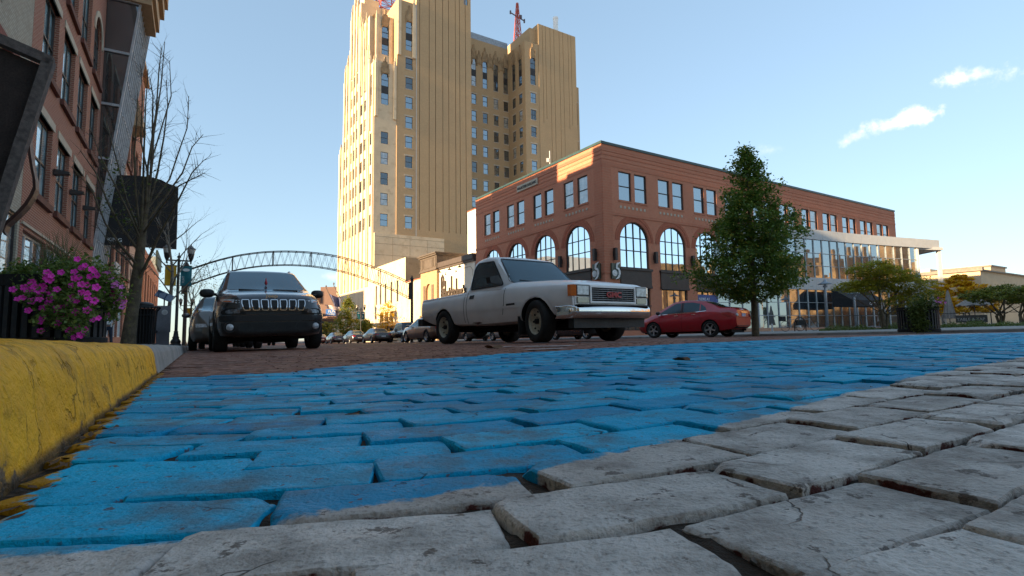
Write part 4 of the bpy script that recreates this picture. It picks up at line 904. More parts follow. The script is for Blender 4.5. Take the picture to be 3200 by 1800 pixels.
# dark brick building with the tall grouped windows
def brick_bldg(s0, s1, starts, label, z3arch=None, top=21.7):
    b = left_root('brick_building', label, s0); m = MB(); D = s1 - s0; ops = []
    for q in starts:
        q -= s0
        ops += [(q, q + 2.0, 4.55, 7.05), (q, q + 2.0, 8.45, 11.0), (q, q + 2.0, 12.05, 14.9, 'a') if z3arch and abs(q + s0 - z3arch) < .3 else (q, q + 2.0, 12.05, 14.9)]
    g = [(.35 + k * 2.95, .35 + k * 2.95 + 2.75, .45, 3.3) for k in range(int((D - .4) / 2.95))]
    facade(m, O0, aS, nS, 0, D, -.3, top, ops + g, .26); shell(m, (0, 0, 0), (D, 0, 0), 14, -.3, top, Y0); obj('wall', m, DB, b)
    for o in ops:
        w_, h_ = o[1] - o[0], o[3] - o[2]
        put_window(b, O0, aS, nS, o[0], o[2], w_, h_, 'arch' if len(o) > 4 else 'g32', .2, kinds=('glass_sky_tint', 'glass_sky_tint', 'glass'), fw=.07)
        q = MB(); oriented(q, O0, aS, nS, o[0] - .12, o[1] + .12, o[2] - .2, o[2], -.1, .12); obj('sill', q, M('red_brick_sill', (.14, .05, .035), .8) if 'sill' not in MT else MT['sill'], b)
        if len(o) == 4:
            q = MB(); oriented(q, O0, aS, nS, o[0] - .14, o[1] + .14, o[3], o[3] + .26, -.1, .035); obj('lintel', q, MT['stonetrim'], b)
        else:
            q = MB(); N = 12; c_ = (o[0] + o[1]) / 2; sp = o[3] - w_ / 2
            for k in range(N):
                t0, t1 = math.pi * k / N, math.pi * (k + 1) / N
                q.prism([(c_ - math.cos(t) * rr, -.04, sp + math.sin(t) * rr) for t, rr in ((t0, w_ / 2), (t1, w_ / 2), (t1, w_ / 2 + .24), (t0, w_ / 2 + .24))], (0, .04, 0))
            obj('arch_trim', q, MT['stonetrim'], b)
    for o in g: put_window(b, O0, aS, nS, o[0], o[2], o[1] - o[0], o[3] - o[2], 'g31', .2, fm=MT['frame_wh'], kinds=('glass_sky_tint', 'glass'), fw=.07)
    q = MB(); oriented(q, O0, aS, nS, .1, D - .1, 3.42, 3.5, 0, .05); obj('shopfront_trim', q, MT['stonetrim'], b)
    q = MB(); oriented(q, O0, aS, nS, -.05, D + .05, top, top + .25, -.3, .25); obj('cornice', q, MT['trimtan'], b)
    # winged up-down lights between the windows
    lp = MB().prism([(-.0, 0, -.09), (-.0, -.42, -.02), (0, -.42, .05), (0, 0, .1)], (.26, 0, 0)).mesh('wall_light', MT['frame_dk'])
    for q in starts[1:]: link('wall_light', lp, b, (q - s0 - .53, -.02, 5.78))
    return b
b1 = brick_bldg(19.42, 31.7, [20.52, 23.32, 26.12, 28.95], 'dark red brick building with tall windows under pale lintels, nearest on the left', 28.95)
b2 = brick_bldg(36.4, 47.8, [37.2, 40.0, 42.75, 45.45], 'dark red brick building with white POW letters beyond the black marquee')
link('lettering', text_mesh('POW', 1.05, .05, MT['lettering_w'], .85), b2, (.25, -.35, 3.85))
# leaning glass bay between the two brick buildings
ga = left_root('glass_bay', 'leaning glass stair bay with white mullions and a buff cornice between the brick buildings', 31.7)
k_ = None
O_l = V * -4.2
def w_on(px, py, s):   # lateral position of a pixel on the cross plane at distance s along the street
    O_ = U * s; a_ = V; return wall_hit(px, py, O_, a_)
wt, zt_ = w_on(436, 2, 31.7); wb_, zb_ = w_on(292, 748, 31.7)
kk = (wt - wb_) / (zt_ - zb_); zb0 = .2; zt0 = zt_ + .6; D = 4.65
yl = lambda z: -(4.2 + (wb_ + kk * (z - zb_)))
obj('sun_block', MB().box(0, 4.69, .8, 13, -.3, 20.6), M('dark_sun_block', (.12, .10, .08), .9), ga); glz, fr_ = MB(), MB()  # solid core added to stop a sun streak passing between the buildings
glz.face([(0.05, yl(3.4), 3.4), (D, yl(3.4), 3.4), (D, yl(zt0), zt0), (.05, yl(zt0), zt0)])
obj('pane', glz, MT['glass'], ga)
sg = MB(); sg.face([(.05, 0, 5), (.05, yl(5), 5), (.05, yl(zt0), zt0), (.05, 0, zt0)]); obj('side_pane', sg, MT['glass_dk'], ga)
for k in range(9): x = .05 + (D - .1) * k / 8; fr_.beam((x, yl(3.3) - .06, 3.3), (x, yl(zt0) - .06, zt0), .06 if k else .12, .1)
for k in range(12): z = 3.4 + k * 1.62; fr_.beam((0, yl(z) - .05, z), (D, yl(z) - .05, z), .05, .07)
for z in (8.9, 11.6, 14.3, 17.0, 19.5): fr_.beam((0, .0, z), (0, yl(z), z), .09, .12)
obj('mullion', fr_, M('white_mullion', (.40, .40, .41), .4), ga)['kind'] = 'stuff'
c0 = MB(); zc_ = 15.9
c0.box(-.6, 5.6, yl(zc_ + 3) - 1.2, 0, zc_ + 2.2, zc_ + 2.6).box(-.45, 5.4, yl(zc_ + 3) - .85, 0, zc_ + 1.7, zc_ + 2.2).box(-.3, 5.2, yl(zc_ + 3) - .6, 0, zc_ + .9, zc_ + 1.7)
bx = MB(); wt2, z2 = w_on(520, 125, 34.9); yy = -(wt2 + 4.2)
bx.box(-.2, 3.2, yy + .5, .5, z2, z2 + .35).box(-.35, 3.3, yy + .35, .5, z2 + .35, z2 + 1.2).box(-.5, 3.4, yy + .15, .5, z2 + 1.2, z2 + 1.9).box(-.7, 3.5, yy, .5, z2 + 1.9, z2 + 3.2)
obj('cornice', bx, MT['trimtan'], ga)
gw = MB(); w3, z3 = w_on(447, 395, 44.0); y3 = -(w3 + 4.2)
gg = left_root('gabled_dormer', 'small buff gabled dormer high up beyond the leaning glass bay', 44.0)
gw.prism([(0, y3, z3), (0, 2, z3), (0, 2, z3 + 1.6), (0, y3 + .6, z3 + 2.6), (0, y3, z3 + .5)], (2.5, 0, 0)); obj('gable', gw, MT['trimtan'], gg)
# black marquee
mq = thing('marquee', 'big black curved marquee board with small KING lettering behind the bare tree', 'sign', ws(-4.2, 34.2), LR)
pp = [w_on(px, py, 34.2) for px, py in ((311, 760), (551, 776), (557, 585), (522, 572), (505, 562), (470, 553), (430, 549), (380, 547), (340, 550), (313, 556))]
m = MB(); m.prism([(0, -(w + 4.2), z) for w, z in pp], (.45, 0, 0)); obj('board', m, M('black_marquee_board', (.016, .013, .013), .7, var=.2), mq)
wk, zk = w_on(318, 757, 34.2)
link('lettering', text_mesh('KING', .26, .01, MT['lettering_w']), mq, (-.03, -(wk + 4.2) - .22, zk + .08), R(-90))
# further along
pk = left_root('plastered_building', 'pale pink plastered building beyond the second brick building', 47.9)
m = MB(); ops = [(1 + k * 1.7, 1.9 + k * 1.7, 1.0, 5.6) for k in range(5)]; facade(m, O0, aS, nS, 0, 9.3, -.5, 7.4, ops, .2); shell(m, (0, 0, 0), (9.3, 0, 0), 12, -.5, 7.4, Y0); obj('wall', m, M('pink_plaster', (.52, .36, .27), .85), pk)
for o in ops: put_window(pk, O0, aS, nS, o[0], o[2], .9, 4.6, 'g13', .1)
up = left_root('brick_upper_block', 'dark brick upper storeys standing above the pale pink plastered front', 47.9)
m = MB(); opu = [(.9 + k * 2.8, 2.9 + k * 2.8, z_, z_ + 2.5) for k in range(2) for z_ in (8.45, 12.1)]; facade(m, O0, aS, nS, 0, 5.8, 7.45, 21.5, opu, .26); shell(m, (0, 0, 0), (5.8, 0, 0), 12, 7.45, 21.5, Y0); m.face([(0, 0, 7.45), (0, 12, 7.45), (5.8, 12, 7.45), (5.8, 0, 7.45)]); obj('wall', m, DB, up)
for o in opu: put_window(up, O0, aS, nS, o[0], o[2], 2.0, 2.5, 'g32', .2, kinds=('glass_sky_tint',))
obj('base_pier', MB().box(.5, 5.3, 1, 11, 7.1, 7.44), MT['stonetrim'], up); q = MB(); oriented(q, O0, aS, nS, -.05, 5.9, 21.5, 21.8, -.3, .3); obj('cornice', q, MT['trimtan'], up)
og = left_root('brick_shop', 'low orange brick shop with tall piers further down the left side', 61.3)
m = MB(); ops = [(1.5 + k * 3.6, 3.3 + k * 3.6, .8, 7) for k in range(6)]; facade(m, O0, aS, nS, 0, 24, -.7, 8.9, ops, .3); shell(m, (0, 0, 0), (24, 0, 0), 14, -.7, 8.9, Y0); obj('wall', m, brickmat('orange_brick', (.40, .15, .075), (.34, .12, .06), (.4, .25, .17)), og)
for o in ops: put_window(og, O0, aS, nS, o[0], o[2], 1.8, 6.2, 'g14', .2)
pkg = thing('parking_building', 'pale beige multi-storey block standing above the left-hand shops', 'building', ws(-13, 92), LR)
m = MB(); ops = [(2, 68, z, z + 1.2) for z in (3.5, 7, 10.5)]; facade(m, O0, aS, nS, 0, 70, -1, 17.0, ops, .6); shell(m, (0, 0, 0), (70, 0, 0), 30, -1, 17.0, Y0)
m.box(70.1, 80, -4.5, 20, -1, 21.5)
obj('wall', m, MT['white_stucco'], pkg); obj('dark_cornice', MB().box(62, 80.4, -5.0, -4.6, 18.5, 22), M('green_grey_cornice', (.10, .11, .07), .8), pkg)
# end of the street
def at_px(px0, px1, ytop, Y, label, name, mat, depth=20, zb=-3):
    a_, b_ = at_depth(px0, ytop, Y), at_depth(px1, ytop, Y)
    t = thing(name, label, 'building', (a_.x, Y, 0), 0); W_ = b_.x - a_.x; H_ = a_.z
    m = MB(); facade(m, O0, X0, -Y0, 0, W_, zb, H_, []); shell(m, (0, 0, 0), (W_, 0, 0), depth, zb, H_, Y0); obj('wall', m, mat, t); return t, W_, H_
t, W_, H_ = at_px(1002, 1090, 897, 150, 'brown block with a blue banner closing the far end of the street', 'brown_block', brickmat('brown_far_brick', (.22, .13, .10), (.19, .11, .085), (.2, .13, .1), .4, .15))
p_ = at_depth(1018, 1000, 149.8); q_ = at_depth(1050, 966, 149.8)
bn = obj('banner', MB().box(0, q_.x - p_.x, -.1, 0, 0, q_.z - at_depth(1018, 988, 149.8).z), M('blue_banner', (.015, .12, .40), .5), t, loc=(p_.x - t.location.x, -.2, at_depth(1018, 988, 149.8).z))
link('lettering', text_mesh('FLINT', 1.0, .02, MT['lettering_w']), bn, (.7, -.13, .95)); link('lettering', text_mesh('FARMERS', .75, .02, MT['lettering_w'], .7), bn, (.3, -.13, .2))
t2, W2, H2 = at_px(975, 1001, 915, 158, 'orange sunlit brick block left of the brown block', 'orange_block', brickmat('orange_far_brick', (.55, .25, .11), (.5, .22, .1), (.4, .22, .1), .4, .15))
t3, W3, H3 = at_px(1003, 1052, 1002, 120, 'low pale flat-roofed shop below the brown block', 'low_shop', MT['cream'])
obj('roof_edge', MB().box(-.3, W3 + .3, -.8, 0, H3 - .6, H3 + .1), MT['frame_dk'], t3)
# awnings below the tower
aw = thing('slatted_awning', 'brown slatted canopy over the pavement at the foot of the tower', 'awning', ws(20.5, 96), LR)
m = MB()
for k in range(9): m.box(-6, 6, -1.6 + k * .45, -1.5 + k * .45, 3.6, 3.85)
m.box(-6, -5.8, -1.7, 2.4, 3.4, 3.6).box(5.8, 6, -1.7, 2.4, 3.4, 3.6)
obj('slat_frame', m, M('brown_canopy', (.16, .09, .06), .7), aw)
# ================================================================= curved glass building on the right
zt1 = 9.9
def top_xy(px, py, z): r = ray(px, py); t = (z - EYE) / r.z; return Vector((r.x * t, r.y * t, 0))
plan = [top_xy(*p, zt1) for p in ((2228, 707), (2330, 706), (2400, 707.5), (2476, 711), (2560, 720), (2651, 731), (2760, 739), (2860, 746), (2950, 753))]
def catm(pts, n):
    out = []
    for i in range(len(pts) - 1):
        a_, b_, c_, d_ = pts[max(i - 1, 0)], pts[i], pts[i + 1], pts[min(i + 2, len(pts) - 1)]
        for k in range(n):
            t = k / n; out.append(.5 * ((2 * b_) + (c_ - a_) * t + (2 * a_ - 5 * b_ + 4 * c_ - d_) * t * t + (3 * b_ - a_ - 3 * c_ + d_) * t ** 3))
    return out + [pts[-1]]
ctl = [plan[0]] + [plan[i] * .5 + (plan[i - 1] + plan[i + 1]) * .25 for i in range(1, len(plan) - 1)] + [plan[-1]]
fine = catm(ctl, 12)
def resample(pts, d):
    out = [pts[0]]; acc = 0
    for a_, b_ in zip(pts, pts[1:]):
        L = (b_ - a_).length
        while acc + L >= d:
            t = (d - acc) / L; a_ = a_ + (b_ - a_) * t; out.append(a_); L = (b_ - a_).length; acc = 0
        acc += L
    return out
cg = thing('curved_glass_building', 'white-banded building with a long concave glass front beside the brick building', 'building', fine[0], 0)
st_ = [p - fine[0] for p in resample(fine, 1.18)]; ng = len(st_)
zb1 = .32
def nrm(i): d = (st_[min(i + 1, ng - 1)] - st_[max(i - 1, 0)]).normalized(); return Vector((d.y, -d.x, 0))
lev = [(zb1, zb1 + .3, 'solid'), (zb1 + .3, 1.75, 'g'), (1.75, 2.95, 'g'), (2.95, 4.15, 'g'), (4.15, 5.3, 's'), (5.3, 6.45, 'g'), (6.45, 7.65, 'g'), (7.65, 8.95, 'g'), (8.95, 9.9, 's')]
end_g = ng - 4
panes = {}
for (z0_, z1_, kd) in lev:
    if kd == 'g':
        for i in range(end_g):
            a_, b_ = st_[i], st_[i + 1]; d_ = b_ - a_; L = d_.length
            q = MB(); q.face([(0, 0, 0), (L, 0, 0), (L, 0, z1_ - z0_), (0, 0, z1_ - z0_)]); o = obj('pane', q, MT['glass'] if z0_ < 5.3 or wr.random() < .9 else MT['glass_mid'], cg, loc=a_ + Z3 * z0_, rz=math.atan2(d_.y, d_.x)); o.rotation_euler.x = wr.gauss(0, .002); o.rotation_euler.z += wr.gauss(0, .003)
mu = MB()
for i in range(end_g + 1):
    n_ = nrm(i)
    for z0_, z1_ in ((zb1, 4.15), (5.3, 8.95)): mu.beam(st_[i] + n_ * .05 + Z3 * z0_, st_[i] + n_ * .05 + Z3 * z1_, .045, .1)
for z in (1.75, 2.95, 6.45, 7.65):
    for i in range(end_g): mu.beam(st_[i] + nrm(i) * .045 + Z3 * z, st_[i + 1] + nrm(i + 1) * .045 + Z3 * z, .05, .05)
o = obj('mullion', mu, M('grey_mullion', (.36, .38, .38), .4), cg); o['kind'] = 'stuff'
for (z0_, z1_, kd) in lev:
    if kd != 'g':
        for i in range(0, ng - 1 if kd == 's' else end_g, 1):
            a_, b_ = st_[i] + nrm(i) * .16, st_[i + 1] + nrm(i + 1) * .16
            c_, d_ = st_[i + 1] - nrm(i + 1) * .1, st_[i] - nrm(i) * .1
            g_ = .008 * (b_ - a_).normalized()
            q = MB(); q.prism([a_ + g_ + Z3 * z0_, b_ - g_ + Z3 * z0_, c_ + Z3 * z0_, d_ + Z3 * z0_], (0, 0, z1_ - z0_)); obj('cladding_panel' if kd == 's' else 'plinth', q, MT['white'] if kd == 's' else MT['redbrick'], cg)
bk = MB()   # roof, floors and dark interior core behind the glass
inn = [p - nrm(i) * 5 for i, p in enumerate(st_)]
for z in (4.6, 9.5):
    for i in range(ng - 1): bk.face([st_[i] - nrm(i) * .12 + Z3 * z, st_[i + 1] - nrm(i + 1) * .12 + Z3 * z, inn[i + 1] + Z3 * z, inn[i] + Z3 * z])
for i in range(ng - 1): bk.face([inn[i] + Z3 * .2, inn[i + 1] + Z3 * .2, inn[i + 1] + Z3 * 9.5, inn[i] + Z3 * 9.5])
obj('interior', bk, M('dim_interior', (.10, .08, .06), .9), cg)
e0 = st_[end_g]; q = MB(); q.face([e0 + Z3 * zb1, e0 + Z3 * 9.4, e0 - nrm(end_g) * .4 + Z3 * 9.4, e0 - nrm(end_g) * .4 + Z3 * zb1]); obj('end_wall', q, MT['white'], cg)
pc = st_[-1]; obj('column', MB().box(pc.x - .15, pc.x + .15, pc.y - .15, pc.y + .15, .2, 8.8), MT['white'], cg)
obj('column', MB().box(e0.x - .09, e0.x + .09, e0.y - .2, e0.y + .02, .2, 8.8), MT['white'], cg)
obj('roof_beam', MB().prism([st_[-1] + Vector((.3, -.3, 8.8)), st_[-1] + Vector((.3, 7, 8.8)), st_[-1] + Vector((-4, 6, 8.8)), st_[end_g] + Vector((0, .2, 8.8))], (0, 0, .3)), MT['white'], cg)
# glass entrance box at the left end
en = thing('glass_porch', 'white-framed glass corner porch beside the tree', 'porch', top_xy(2369, 939, 3.1) + Vector((0, 0, 0)), R(18))
q = MB()
for k in range(7): q.box(k * .95, k * .95 + .08, -.04, .04, .2, 3.1)
for z in (.45, 1.7, 3.05): q.box(0, 5.8, -.05, .05, z, z + .09)
q.box(-.02, .12, -.06, 6, 3.1, 3.3)
obj('frame', q, MT['frame_wh'], en)
for k in range(6): obj('pane', MB().box(k * .95 + .08, k * .95 + .95, -.01, .01, .5, 3.05), MT['glass'], en)
# ================================================================= buff block far right
def ws_at(px, py, z): return top_xy(px, py, z)
cb = top_xy(3063, 846, 9.4)
fb = thing('buff_block', 'plain buff brick hall with a taller stage block, sunlit on its left side', 'building', cb, AR)
MT['buff'] = M('buff_brick', (.50, .38, .25), .85, var=.06, vs=.4)
m = MB(); facade(m, O0, aL, nL, 0, 60, -.5, 9.4, []); facade(m, O0, aF, nF, 0, 45, -.5, 9.4, [(17 + k * 1.5, 17.5 + k * 1.5, 5.2, 7.0) for k in range(3)], .3); m.face([(0, 0, 9.4), (45, 0, 9.4), (45, 60, 9.4), (0, 60, 9.4)]); m.box(14.8, 22, 3, 45, 9, 11.3); obj('wall', m, MT['buff'], fb)
obj('coping', MB().box(-.4, .3, -.4, 60, 9.4, 9.9).box(.3, 45, -.4, .3, 9.4, 9.6).box(14.6, 22.2, 2.8, 3.1, 11.3, 11.55).box(14.5, 14.8, 3.1, 45, 11.3, 11.54), M('grey_coping', (.2, .17, .14), .7), fb)
obj('plant_box', MB().box(4, 9, 8, 14, 9.5, 10.8), MT['cream'], fb)
gb = thing('green_roof_building', 'pale building with green-blue trim at the far right edge', 'building', at_depth(3188, 1000, 130) * Vector((1, 1, 0)) if False else Vector((at_depth(3188, 1000, 130).x, 130, 0)), AR)
m = MB(); m.box(0, 30, 0, 20, -.5, 12.8); obj('wall', m, MT['cream'], gb); obj('trim', MB().box(-.3, 30.2, -.3, 20.2, 12.8, 13.5).box(-.05, 30, -.1, 0, 8.6, 10.6), M('teal_trim', (.12, .3, .28), .5), gb)
# ================================================================= buildings behind the camera, seen only as reflections in the windows
def back(x, y, w_, d_, h_, mat, label, spires=0):
    t = thing('brick_block', label, 'building', (x, y, 0), AR); m = MB()
    ops = [(1.5 + 3.2 * k, 2.9 + 3.2 * k, 1.2 + 4 * j, 3.8 + 4 * j) for k in range(int((w_ - 3) / 3.2)) for j in range(int((h_ - 2) / 4))]
    facade(m, (w_, 0, 0), -X0, Y0, 0, w_, -.5, h_, ops, .25); shell(m, (0, 0, 0), (w_, 0, 0), -d_, -.5, h_, Y0)
    for k in range(spires): xx = w_ * (k + .5) / spires; m.box(xx - 1.2, xx + 1.2, -1, 1.2, h_, h_ + 2).box(xx - .8, xx + .8, -.8, .8, h_ + 2, h_ + 4).box(xx - .35, xx + .35, -.35, .35, h_ + 4, h_ + 6)
    obj('wall', m, mat, t)
    q = MB()
    for o in ops: q.face([(w_ - o[0], -.2, o[2]), (w_ - o[1], -.2, o[2]), (w_ - o[1], -.2, o[3]), (w_ - o[0], -.2, o[3])])
    obj('window_panes', q, MT['glass_dk'], t)['kind'] = 'stuff'; return t
back(18, -34, 26, 16, 15, MT['tan'], 'tan stone church-like block across the road behind the viewpoint', 4)
rb = thing('stone_church', 'golden stone church with pointed pinnacles right of the plaza, mirrored in the glass', 'church', (98, 8, 0), math.atan2(.75, -.66)); m = MB()
ops = [(2 + 4.5 * k, 4.2 + 4.5 * k, z_, z_ + 4.5, 'a') for k in range(13) for z_ in (1.5,)]; facade(m, O0, X0, Y0, 0, 62, -.5, 8.5, ops, .5); shell(m, (0, 0, 0), (62, 0, 0), -18, -.5, 8.5, Y0)
for k in range(15): hh = 11 + 4.5 * (k % 3 == 1); m.box(k * 4.4 - .9, k * 4.4 + .9, -1, .8, -.5, hh - 2).box(k * 4.4 - .5, k * 4.4 + .5, -.5, .5, hh - 2, hh).box(k * 4.4 - .2, k * 4.4 + .2, -.2, .2, hh, hh + 1.5)
m.box(24, 34, -12, .5, 8, 14)
obj('wall', m, M('golden_stone', (.26, .15, .07), .9, var=.45, vs=.5, dirt=(.10, .06, .035)), rb); q = MB()
for o in ops: q.face([(o[0], -.4, o[2]), (o[1], -.4, o[2]), (o[1], -.4, o[3]), (o[0], -.4, o[3])])
obj('window_panes', q, MT['glass_dk'], rb)['kind'] = 'stuff'
back(-4, -46, 19, 14, 16, MT['cream'], 'cream block behind the viewpoint on the left')
# ================================================================= vehicles (local frame: +x forward, +y left, z up)
def smooth_curve(tab, xs, sig):
    X = np.array([p[0] for p in tab]); Y = np.array([p[1] for p in tab]); o = np.argsort(X); X, Y = X[o], Y[o]
    k = np.linspace(-2, 2, 13); wgt = np.exp(-k * k / 1.2); wgt /= wgt.sum()
    return sum(w_ * np.interp(xs + kk_ * sig, X, Y) for kk_, w_ in zip(k, wgt))
def loft(c, xs, sig=.05, closed_ends=True, npts=12):
    """c: curves zb zw zs zt ww wb ws wt cr ; returns MB"""
    g = {k: smooth_curve(v if isinstance(v, list) else [(0, v)], xs, sig if k not in ('zb',) else .02) for k, v in c.items()}
    m = MB(); rings = []
    for i, x in enumerate(xs):
        zb, zw, zs, zt, ww, wb, ws_, wt, cr = (float(g[k][i]) for k in ('zb', 'zw', 'zs', 'zt', 'ww', 'wb', 'ws', 'wt', 'cr'))
        zt = max(zt, zs + .012)
        h = [(0, zb), (wb - .12, zb), (wb, zb + .035), (wb + (ww - wb) * .75, zb + (zw - zb) * .4), (ww, zb + (zw - zb) * .8), (ww, zw), (ww * .6 + ws_ * .4, zw + (zs - zw) * .6), (ws_, zs - .008), (ws_ - .012, zs + (zt - zs) * .06),
             (ws_ + (wt - ws_) * .33, zs + (zt - zs) * .36), (ws_ + (wt - ws_) * .68, zs + (zt - zs) * .68), (wt, zt - (zt - zs) * .05 - .004), (wt - .05, zt + cr * .2), (wt * .55, zt + cr * .72), (0, zt + cr)]
        ring = [(x, y, z) for y, z in h] + [(x, -y, z) for y, z in h[-2:0:-1]]
        rings.append([m.P(p) for p in ring])
    n = len(rings[0])
    for a, b in zip(rings, rings[1:]):
        for k in range(n): m.idx([a[k], a[(k + 1) % n], b[(k + 1) % n], b[k]])
    m.idx(rings[0][::-1]); m.idx(rings[-1]); return m
def fixn(me):
    b = bmesh.new(); b.from_mesh(me); bmesh.ops.remove_doubles(b, verts=b.verts, dist=1e-5); bmesh.ops.recalc_face_normals(b, faces=b.faces); b.to_mesh(me); b.free()
def boolean_cut(mb_, mats, cutters, name='body'):
    me = mb_.mesh(name, mats, True); fixn(me); o = bpy.data.objects.new('tmp', me); C.objects.link(o)
    cm = cutters.mesh('cut', mats); fixn(cm); cm.polygons.foreach_set('material_index', [1] * len(cm.polygons)); co = bpy.data.objects.new('cut', cm); C.objects.link(co)
    md = o.modifiers.new('b', 'BOOLEAN'); md.object = co; md.operation = 'DIFFERENCE'; md.solver = 'EXACT'
    bpy.context.view_layer.update(); res = bpy.data.meshes.new_from_object(o.evaluated_get(bpy.context.evaluated_depsgraph_get()))
    bpy.data.objects.remove(o); bpy.data.objects.remove(co); res.name = name
    res.set_sharp_from_angle(angle=R(38)); return res
def arch_cut(cut, x, r, zc, W, d=.34, flat=0.0):
    for s in (1, -1):
        pts = []
        for k in range(20):
            t = math.pi * 2 * k / 20; pts.append((x + math.cos(t) * r, 0, zc + math.sin(t) * r * (1 - flat)))
        pts = [(p[0], s * (W / 2 - d), p[2]) for p in pts]
        cut.prism(pts if s > 0 else pts[::-1], (0, s * (d + .3), 0))
class Proj:
    def __init__(s, me):
        s.t = BVHTree.FromPolygons([v.co[:] for v in me.vertices], [p.vertices[:] for p in me.polygons])
    def hit(s, axis, a, b):
        if axis == 'y+': o, d = Vector((a, 3, b)), Vector((0, -1, 0))
        elif axis == 'y-': o, d = Vector((a, -3, b)), Vector((0, 1, 0))
        elif axis == 'x+': o, d = Vector((5, a, b)), Vector((-1, 0, 0))
        elif axis == 'x-': o, d = Vector((-5, a, b)), Vector((1, 0, 0))
        else: o, d = Vector((a, b, 5)), Vector((0, 0, -1))
        h = s.t.ray_cast(o, d); return (h[0], h[1], d) if h[0] is not None else None
def densify(poly, st, closed=True):
    out = []; n = len(poly)
    for i in range(n if closed else n - 1):
        a, b = poly[i], poly[(i + 1) % n]; L = math.hypot(b[0] - a[0], b[1] - a[1]); k = max(1, int(math.ceil(L / st)))
        out += [(a[0] + (b[0] - a[0]) * j / k, a[1] + (b[1] - a[1]) * j / k) for j in range(k)]
    if not closed: out.append(poly[-1])
    return out
def rounded(poly, r, n=4):
    out = []; N = len(poly)
    for i in range(N):
        p, a, b = Vector(poly[i]), Vector(poly[i - 1]), Vector(poly[(i + 1) % N]); u, v = (a - p), (b - p)
        rr = min(r, u.length * .45, v.length * .45); u.normalize(); v.normalize(); A, B_ = p + u * rr, p + v * rr
        for k in range(n + 1):
            t = k / n; q = A * (1 - t) ** 2 + p * 2 * t * (1 - t) + B_ * t * t; out.append((q.x, q.y))
    return out
def patch(pr, poly, axis, eps=.006, st=.06, skirt=.012, flat=None):
    ring = densify(poly, st); xs_ = [p[0] for p in ring]; ys_ = [p[1] for p in ring]
    pts = [Vector(p) for p in ring]; n = len(ring); x0, x1, y0, y1 = min(xs_), max(xs_), min(ys_), max(ys_)
    gx = np.arange(x0 + st * .5, x1, st); gy = np.arange(y0 + st * .5, y1, st)
    def inside(x, y):
        c = False; j = n - 1
        for i in range(n):
            if (ys_[i] > y) != (ys_[j] > y) and x < (xs_[j] - xs_[i]) * (y - ys_[i]) / (ys_[j] - ys_[i]) + xs_[i]: c = not c
            j = i
        return c
    pts += [Vector((float(x), float(y))) for x in gx for y in gy if inside(x, y)]
    vs, _, fs, *_r = delaunay_2d_cdt(pts, [], [list(range(n))], 1, 1e-5)
    P3 = []; dr = Vector()
    for v in vs:
        h = pr.hit(axis, v.x, v.y)
        P3.append((h[0], h[1], h[2]) if h else None)
    good = [p for p in P3 if p]
    if not good: return MB()
    m = MB(); dr = good[0][2]
    for i, p in enumerate(P3):
        if p is None:
            v = vs[i]; j = min((k for k in range(len(vs)) if P3[k]), key=lambda k: (vs[k] - v).length); p = P3[j]; q = p[0].copy()
        else: q = p[0].copy()
        if flat is not None: q[0 if axis[0] == 'x' else 1] = flat
        m.P(q - dr * eps)
    for f in fs:
        a, b, c = [Vector(m.v[k]) for k in f[:3]]; nn = (b - a).cross(c - a)
        f = list(f) if nn.dot(dr) < 0 else list(f)[::-1]; m.idx(f)
    if skirt:
        cnt = {}
        for f in fs:
            f = list(f)
            for a, b in zip(f, f[1:] + f[:1]): cnt[tuple(sorted((a, b)))] = cnt.get(tuple(sorted((a, b))), 0) + 1
        for (a, b), k in cnt.items():
            if k == 1: A, B_ = Vector(m.v[a]), Vector(m.v[b]); m.face([A, B_, B_ + dr * skirt, A + dr * skirt])
    return m
def strip_on(pr, line, axis, wd, eps=.004, st=.06, closed=False, thick=.01):
    L = densify(line, st, closed); m = MB(); n = len(L); prev = None; rng_ = list(range(n)) + ([0] if closed else []); first = None
    for q, i in enumerate(rng_):
        a = Vector(L[i - 1]) if (i > 0 or closed) else Vector(L[0]); b = Vector(L[(i + 1) % n]) if (i < n - 1 or closed) else Vector(L[-1])
        d = (b - a); d = d.normalized() if d.length > 1e-9 else Vector((1, 0)); nn = Vector((-d.y, d.x)) * wd / 2; p = Vector(L[i]); e = []
        for s in (1, -1):
            h = pr.hit(axis, *(p + nn * s)) or pr.hit(axis, *p)
            if not h: e = None; break
            e.append(h[0] - h[2] * eps)
        if e and prev: m.face([prev[0], prev[1], e[1], e[0]])
        prev = e
    return m
